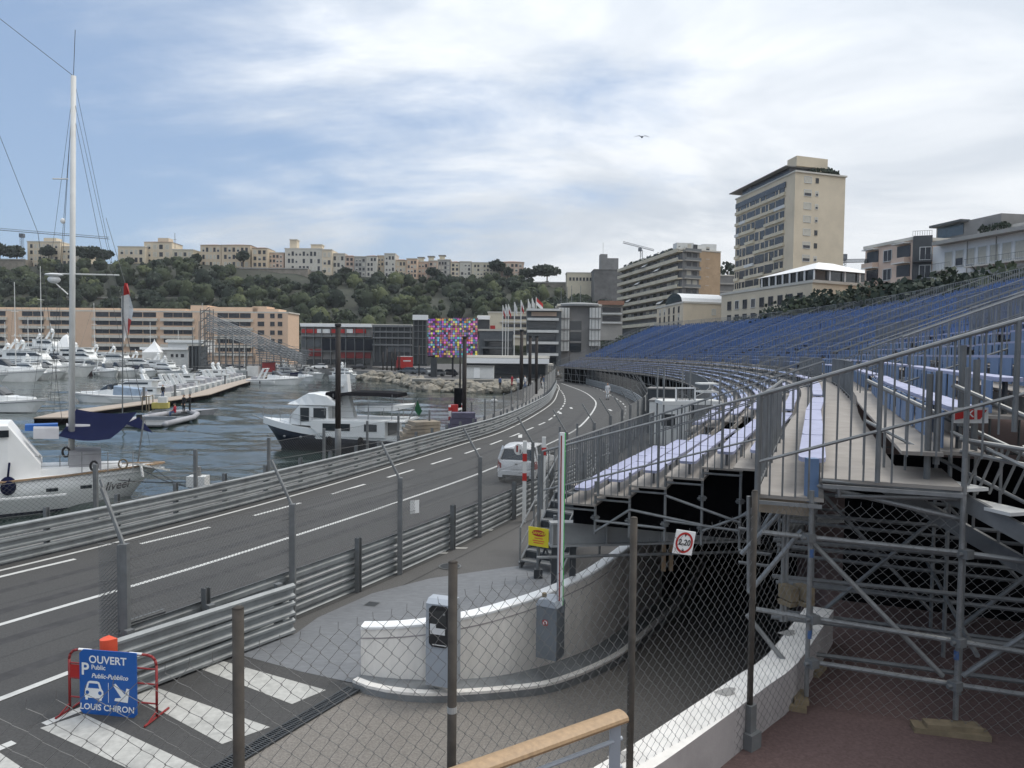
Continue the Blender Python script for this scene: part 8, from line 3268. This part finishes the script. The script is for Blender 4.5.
# red truck and parked vehicles on the far quay
def truck(label, px, py, ln, h, wd, rz, colm):
    p = G(px, py, 0)
    t = thing('box_truck', label, 'truck', (p.x, p.y, 0), rz, local=True)
    MB().box((0, ln / 2, .75 + h / 2), (wd, ln, h)).build('box', colm, t)
    g = MB()
    g.box((0, ln / 2, .78 + h), (wd + .1, ln + .1, .1))
    g.build('roof', 'white', t)
    g = MB()
    g.loft([[(-wd / 2, y, .5), (wd / 2, y, .5), (wd / 2, y, z), (-wd / 2, y, z)] for y, z in ((ln + .2, 2.7), (ln + 1.3, 2.6), (ln + 1.7, 1.7))])
    cb = g.build('cab', colm, t)
    MB().box((0, ln + 1.5, 2.1), (wd * .9, .2, .7)).build('windscreen', 'glass', cb)
    MB().box((0, ln / 2, .6), (wd * .8, ln, .25)).build('chassis', 'black', t)
    for x in (-1, 1):
        for y in (.9, ln - .5, ln + .9):
            MB().tube((x * wd * .35, y, .45), (x * wd * .5, y, .45), .45, 12).build('wheel', 'rubber', t)
    for x in (-1, 1):
        MB().box((x * wd * .4, -.03, .65), (.3, .08, .15)).build('tail_light', 'red_dark', t)
    g = MB()
    g.box((0, -.02, .75 + h * .62), (wd * .62, .04, .3))
    g.build('white_band', 'cloth_white', t)
truck('red box lorry parked on the far quay left of the video screen', 407, 370.8, 4.6, 2.9, 3.2, .35, 'red')
def small_car(label, px, py, rz, colm, name='parked_car'):
    p = G(px, py, 0)
    t = thing(name, label, 'car', (p.x, p.y, 0), rz, 'cars on the far quay', local=True)
    g = MB()
    g.loft([[(-.85, y, .3), (.85, y, .3), (.86, y, .6), (.78, y, z), (-.78, y, z), (-.86, y, .6)] for y, z in ((0, .8), (.2, .95), (1.4, .98), (3.0, .95), (3.9, .8), (4.1, .6))])
    g.build('body', colm, t)
    g = MB()
    g.loft([[(-w_, y, .93), (w_, y, .93), (w2, y + o_, 1.45), (-w2, y + o_, 1.45)] for y, w_, w2, o_ in ((.35, .78, .62, .4), (2.9, .76, .6, -.5))])
    gh_ = g.build('windows', 'glass', t)
    MB().box((0, 1.55, 1.46), (1.2, 1.5, .05)).build('roof', colm, t)
    for x in (-1, 1):
        for y in (.75, 3.2):
            MB().tube((x * .65, y, .32), (x * .87, y, .32), .32, 12).build('wheel', 'rubber', t)
for lab, px, py, rz, cm in (('dark blue car parked right of the red lorry', 416, 374, 1.3, 'steel_blue'), ('teal car by the base of the video screen', 428, 374.5, 1.4, 'steel_blue'), ('grey car parked in front of the video screen', 446, 376.5, 1.5, 'galv_dull'), ('white car below the video screen', 437, 374.5, 1.6, 'white_dirty'),
                            ('black car right of the video screen base', 458, 376.5, 1.5, 'black'), ('black car parked beyond the white container', 500, 378, 1.6, 'black'), ('dark car parked near the stone quay, left of the slim posts', 366, 369.5, 1.5, 'black'), ('white van shaped car by the low banner building', 327, 369, 1.5, 'white')):
    small_car(lab, px, py, rz, cm)
wb_ = simple('low_quay_wall', 'pale low wall ramp along the stone quay by the slim posts', 'wall', 377, 392, 371, 375, 168, 1, 'concrete', [('coping', 377, 392, 370.6, 371.4, 'white_stucco', .3)], cornice=False)
wb_ = simple('low_quay_wall', 'long low concrete wall behind the boulders of the far quay', 'wall', 412, 516, 379, 383, 128, .4, 'concrete', [('coping', 412, 516, 378.6, 379.3, 'white_stucco', .3)], cornice=False)
pc = thing('promenade_curb', 'curved pale concrete edge of the far promenade beside the water', 'kerb', (2, 112, 0))
g = MB()
qq = [(x, y) for x, y in quay_edge if 84 < y < 118]
for a, b in zip(qq[:-1], qq[1:]):
    g.beam((a[0] + .1, a[1], .12), (b[0] + .1, b[1], .12), .5, .5)
g.build('edge', 'white_stucco', pc)
g = MB()
for a in qq[::3]:
    g.box((a[0] + .1, a[1], .42), (.3, .3, .14))
g.build('stud', 'concrete', pc)
# small floats / tenders against the quay in the middle distance
for lab, px, py in (('small white buoy shaped float by the quay, left of three', 494, 402, ), ('small white float by the quay, middle of three', 520, 404), ('small white float by the quay, right of three', 505, 412)):
    p = wat(px, py)
    t = thing('mooring_buoy', lab, 'buoy', p, local=True)
    MB().sphere((0, 0, .15), (.5, .5, .3), 10, 6).build('float', 'white', t, True)
    MB().tube((0, 0, .3), (0, 0, .7), .05, 6).build('stem', 'galv', t)
# flagpoles
fl_specs = [('flagpole with a limp white and red flag, first from the left', 502.5, 345, 305, 'mix'), ('flagpole with a limp white flag, second from the left', 505.5, 345, 304, 'white'), ('flagpole with a limp red striped flag, third from the left', 508, 345, 304, 'mix'),
            ('tall flagpole with a white flag nearer the promenade, left of two', 514, 358, 302, 'white'), ('tall flagpole with a white and red flag nearer the promenade, right of two', 520.5, 357, 300, 'mix'),
            ('flagpole on the glass office building with a pale flag, left', 528, 314, 299, 'white'), ('flagpole on the glass office building with a pale flag, middle', 532, 314, 298, 'white'), ('flagpole on the glass office building with a hanging red and white flag', 536, 314, 297, 'mon')]
for lab, px, yb, yt, kd in fl_specs:
    d = 160 if yb > 320 else 181
    b, tp_ = D(px, yb, d), D(px, yt, d)
    t = thing('flagpole', lab, 'flagpole', tuple(b), group='flagpoles by the harbour')
    MB().tube((b.x, b.y, 0 if yb > 320 else b.z - 1), (b.x, b.y, tp_.z), .12 if yb > 350 else .09, 6).build('pole', 'white_dirty', t)
    g = MB()
    wd, hh = (.6, 1.7) if kd != 'mon' else (1.9, 1.7)
    n = 6
    for k in range(n):
        f0, f1 = k / n, (k + 1) / n
        dr0, dr1 = (.9 if kd != 'mon' else 1.1) * f0, (.9 if kd != 'mon' else 1.1) * f1
        x0, x1 = b.x + .12 + wd * f0 * .8, b.x + .12 + wd * f1 * .8
        y0, y1 = b.y + .18 * sin(6 * f0), b.y + .18 * sin(6 * f1)
        zt0, zt1 = tp_.z - .2 - dr0 * 1.3, tp_.z - .2 - dr1 * 1.3
        mid = .5
        g.add([(x0, y0, zt0 - hh), (x1, y1, zt1 - hh), (x1, y1, zt1 - hh * mid), (x0, y0, zt0 - hh * mid)], [(0, 1, 2, 3)], 1 if kd != 'mix' else 0)
        g.add([(x0, y0, zt0 - hh * mid), (x1, y1, zt1 - hh * mid), (x1, y1, zt1), (x0, y0, zt0)], [(0, 1, 2, 3)], 0 if kd == 'mon' else (1 if kd == 'white' else 1))
    g.build('flag', ['red', 'cloth_white'], t)
for px in (561, 567, 571.5, 580.5):
    b, tp_ = D(px, 306, 186), D(px, 287 - (px % 3), 186)
    t = thing('roof_mast', 'thin pale mast on the glass tower building, ' + {561: 'leftmost', 567: 'second from the left', 571.5: 'third from the left', 580.5: 'rightmost'}[px], 'mast', tuple(b))
    MB().tube((b.x, b.y, b.z - 1), (b.x, b.y, tp_.z), .12, 6, 0, .06).build('pole', 'galv_dull', t)
    MB().box((b.x, b.y, b.z - .6), (.5, .5, .5)).build('foot', 'galv_dull', t)
# big drooping flag by the mast
fg = thing('flag', 'large limp red and white flag hanging before the orange block', 'flag', tuple(D(127, 340, 60)))
a, b = D(123.5, 278, 60), D(127, 352, 60)
def fq(px, py, o=0):
    q = D(px, py, 60)
    return (q.x, q.y + o, q.z)
g = MB()
left = [(124.5, 283), (121.5, 296), (121, 312), (121.5, 328), (124, 342)]
midl = [(126, 283), (127, 294), (127.5, 306), (126.5, 318), (126, 330)]
rgt = [(127, 285), (130.5, 296), (134, 310), (132, 320), (128.5, 336)]
for k in range(4):
    for A1, B1, o0, o1 in ((left, midl, 0, .25), (midl, rgt, .25, -.1)):
        mi = 0 if k == 0 or (k == 1 and A1 is left and False) else 1
        if k == 3 and A1 is midl:
            mi = 0
        g.add([fq(*A1[k], o0), fq(*B1[k], o1), fq(*B1[k + 1], o1 + .05), fq(*A1[k + 1], o0 + .05)], [(0, 1, 2, 3)], mi)
g.build('cloth', ['red', 'cloth_white'], fg)
g = MB()
g.tube(fq(106, 218), fq(125, 283), .02, 4)
q0, q1 = D(123, 286, 60), D(121.5, 352, 60)
g.tube((q0.x, q0.y, q0.z), (q1.x, q1.y, -1.3), .05, 5, 0)
g.build('staff', 'galv_dull', fg)
# cranes
def crane(label, mx, yb, yt, d, x0, y0, x1, y1, dd=0):
    b, tp_ = D(mx, yb, d), D(mx, yt, d)
    t = thing('tower_crane', label, 'crane', tuple(b))
    g = MB()
    for sx in (-.8, .8):
        for sy in (-.8, .8):
            g.tube((b.x + sx, b.y + sy, b.z - 8), (b.x + sx, b.y + sy, tp_.z), .12, 4, cap=False)
    n = 12
    for k in range(n):
        z0, z1 = b.z - 8 + (tp_.z - b.z + 8) * k / n, b.z - 8 + (tp_.z - b.z + 8) * (k + 1) / n
        g.tube((b.x - .8, b.y - .8, z0), (b.x + .8, b.y - .8, z1), .08, 4, cap=False)
        g.tube((b.x + .8, b.y + .8, z0), (b.x - .8, b.y + .8, z1), .08, 4, cap=False)
    g.build('mast', 'crane', t)
    g = MB()
    a, c = D(x0, y0, d), D(x1, y1, d + dd)
    for oy, oz in ((-.6, 0), (.6, 0), (0, 1.3)):
        g.tube(a + Vector((0, oy, oz)), c + Vector((0, oy, oz)), .14, 4, cap=False)
    n = 34
    for k in range(n):
        p, q = a.lerp(c, k / n), a.lerp(c, (k + 1) / n)
        g.tube(p + Vector((0, -.6, 0)), p.lerp(q, .5) + Vector((0, 0, 1.3)), .07, 3, cap=False)
        g.tube(p.lerp(q, .5) + Vector((0, 0, 1.3)), q + Vector((0, -.6, 0)), .07, 3, cap=False)
    g.build('jib', 'crane', t)
    g = MB()
    g.box((tp_.x, tp_.y, tp_.z + .3), (2.6, 2.6, 2.6))
    g.build('cab', 'crane', t)
dm('crane', (.11, .12, .14), .6, .2, var=.1)
crane('tower crane with a long level jib above the left end of the rock', 22, 250, 236, 520, -14, 229, 109, 239)
crane('distant pale crane whose jib shows above the terraced apartments', 640, 330, 250, 600, 623, 243, 654, 251)
crane('distant crane between the tall tower and the salmon house', 843, 275, 258, 330, 838, 262.5, 866, 262)
q = D(842, 262, 300)
t = thing('radio_mast', 'thin antenna mast right of the tall tower', 'mast', tuple(q))
MB().tube((q.x, q.y, 10), (q.x, q.y, D(842, 243, 300).z), .2, 5).build('pole', 'galv_dull', t)
g = MB()
for z in (-2, 0, 2):
    g.tube((q.x - 1.2, q.y, q.z + z), (q.x + 1.2, q.y, q.z + z), .1, 4)
g.build('crossarm', 'galv_dull', t)
q = D(175, 243, 430)
t = thing('radio_mast', 'thin antenna mast on the cream villa of the rock', 'mast', tuple(q))
MB().tube((q.x, q.y, q.z - 3), (q.x, q.y, D(175, 233, 430).z), .15, 5).build('pole', 'galv_dull', t)
MB().tube((q.x - .8, q.y, q.z + 2), (q.x + .8, q.y, q.z + 2), .1, 4).build('crossarm', 'galv_dull', t)
# the bird
q = D(642, 137, 60)
bd = thing('seagull', 'gull gliding with spread wings in the sky', 'bird', tuple(q))
g = MB()
rings = []
for k in range(7):
    f = k / 6
    r_ = .075 * sin(pi * min(.97, max(.05, f))) + .008
    rings.append([(q.x + (f - .5) * .2 + r_ * .3 * cos(2 * pi * i / 8), q.y - .25 + .5 * f + 0 * i, q.z + r_ * sin(2 * pi * i / 8)) if False else (q.x + r_ * cos(2 * pi * i / 8), q.y - .25 + .5 * f, q.z + r_ * sin(2 * pi * i / 8)) for i in range(8)])
g.loft(rings)
for sg in (-1, 1):
    g.loft([[(q.x + sg * x, q.y + y0, q.z + z), (q.x + sg * x, q.y + y1, q.z + z), (q.x + sg * x, (2 * q.y + y0 + y1) / 2, q.z + z + .015)] for x, y0, y1, z in ((.04, -.1, .1, .02), (.22, -.05, .12, .11), (.42, .0, .12, .08), (.6, .1, .14, .02))])
g.build('body', 'canvas_grey', bd, True)
# thin haze of the far air
hz = bpy.data.materials.new('haze')
hz.use_nodes = True
ht = hz.node_tree
ht.nodes.remove(ht.nodes['Principled BSDF'])
pv = ht.nodes.new('ShaderNodeVolumePrincipled')
pv.inputs['Color'].default_value = (.86, .9, .95, 1)
pv.inputs['Density'].default_value = .00013
ht.links.new(pv.outputs[0], ht.nodes['Material Output'].inputs['Volume'])
M['haze'] = hz
stuff(MB().box((-20, 330, 42), (1700, 1000, 96)).build('haze', 'haze'))
bpy.context.view_layer.update()
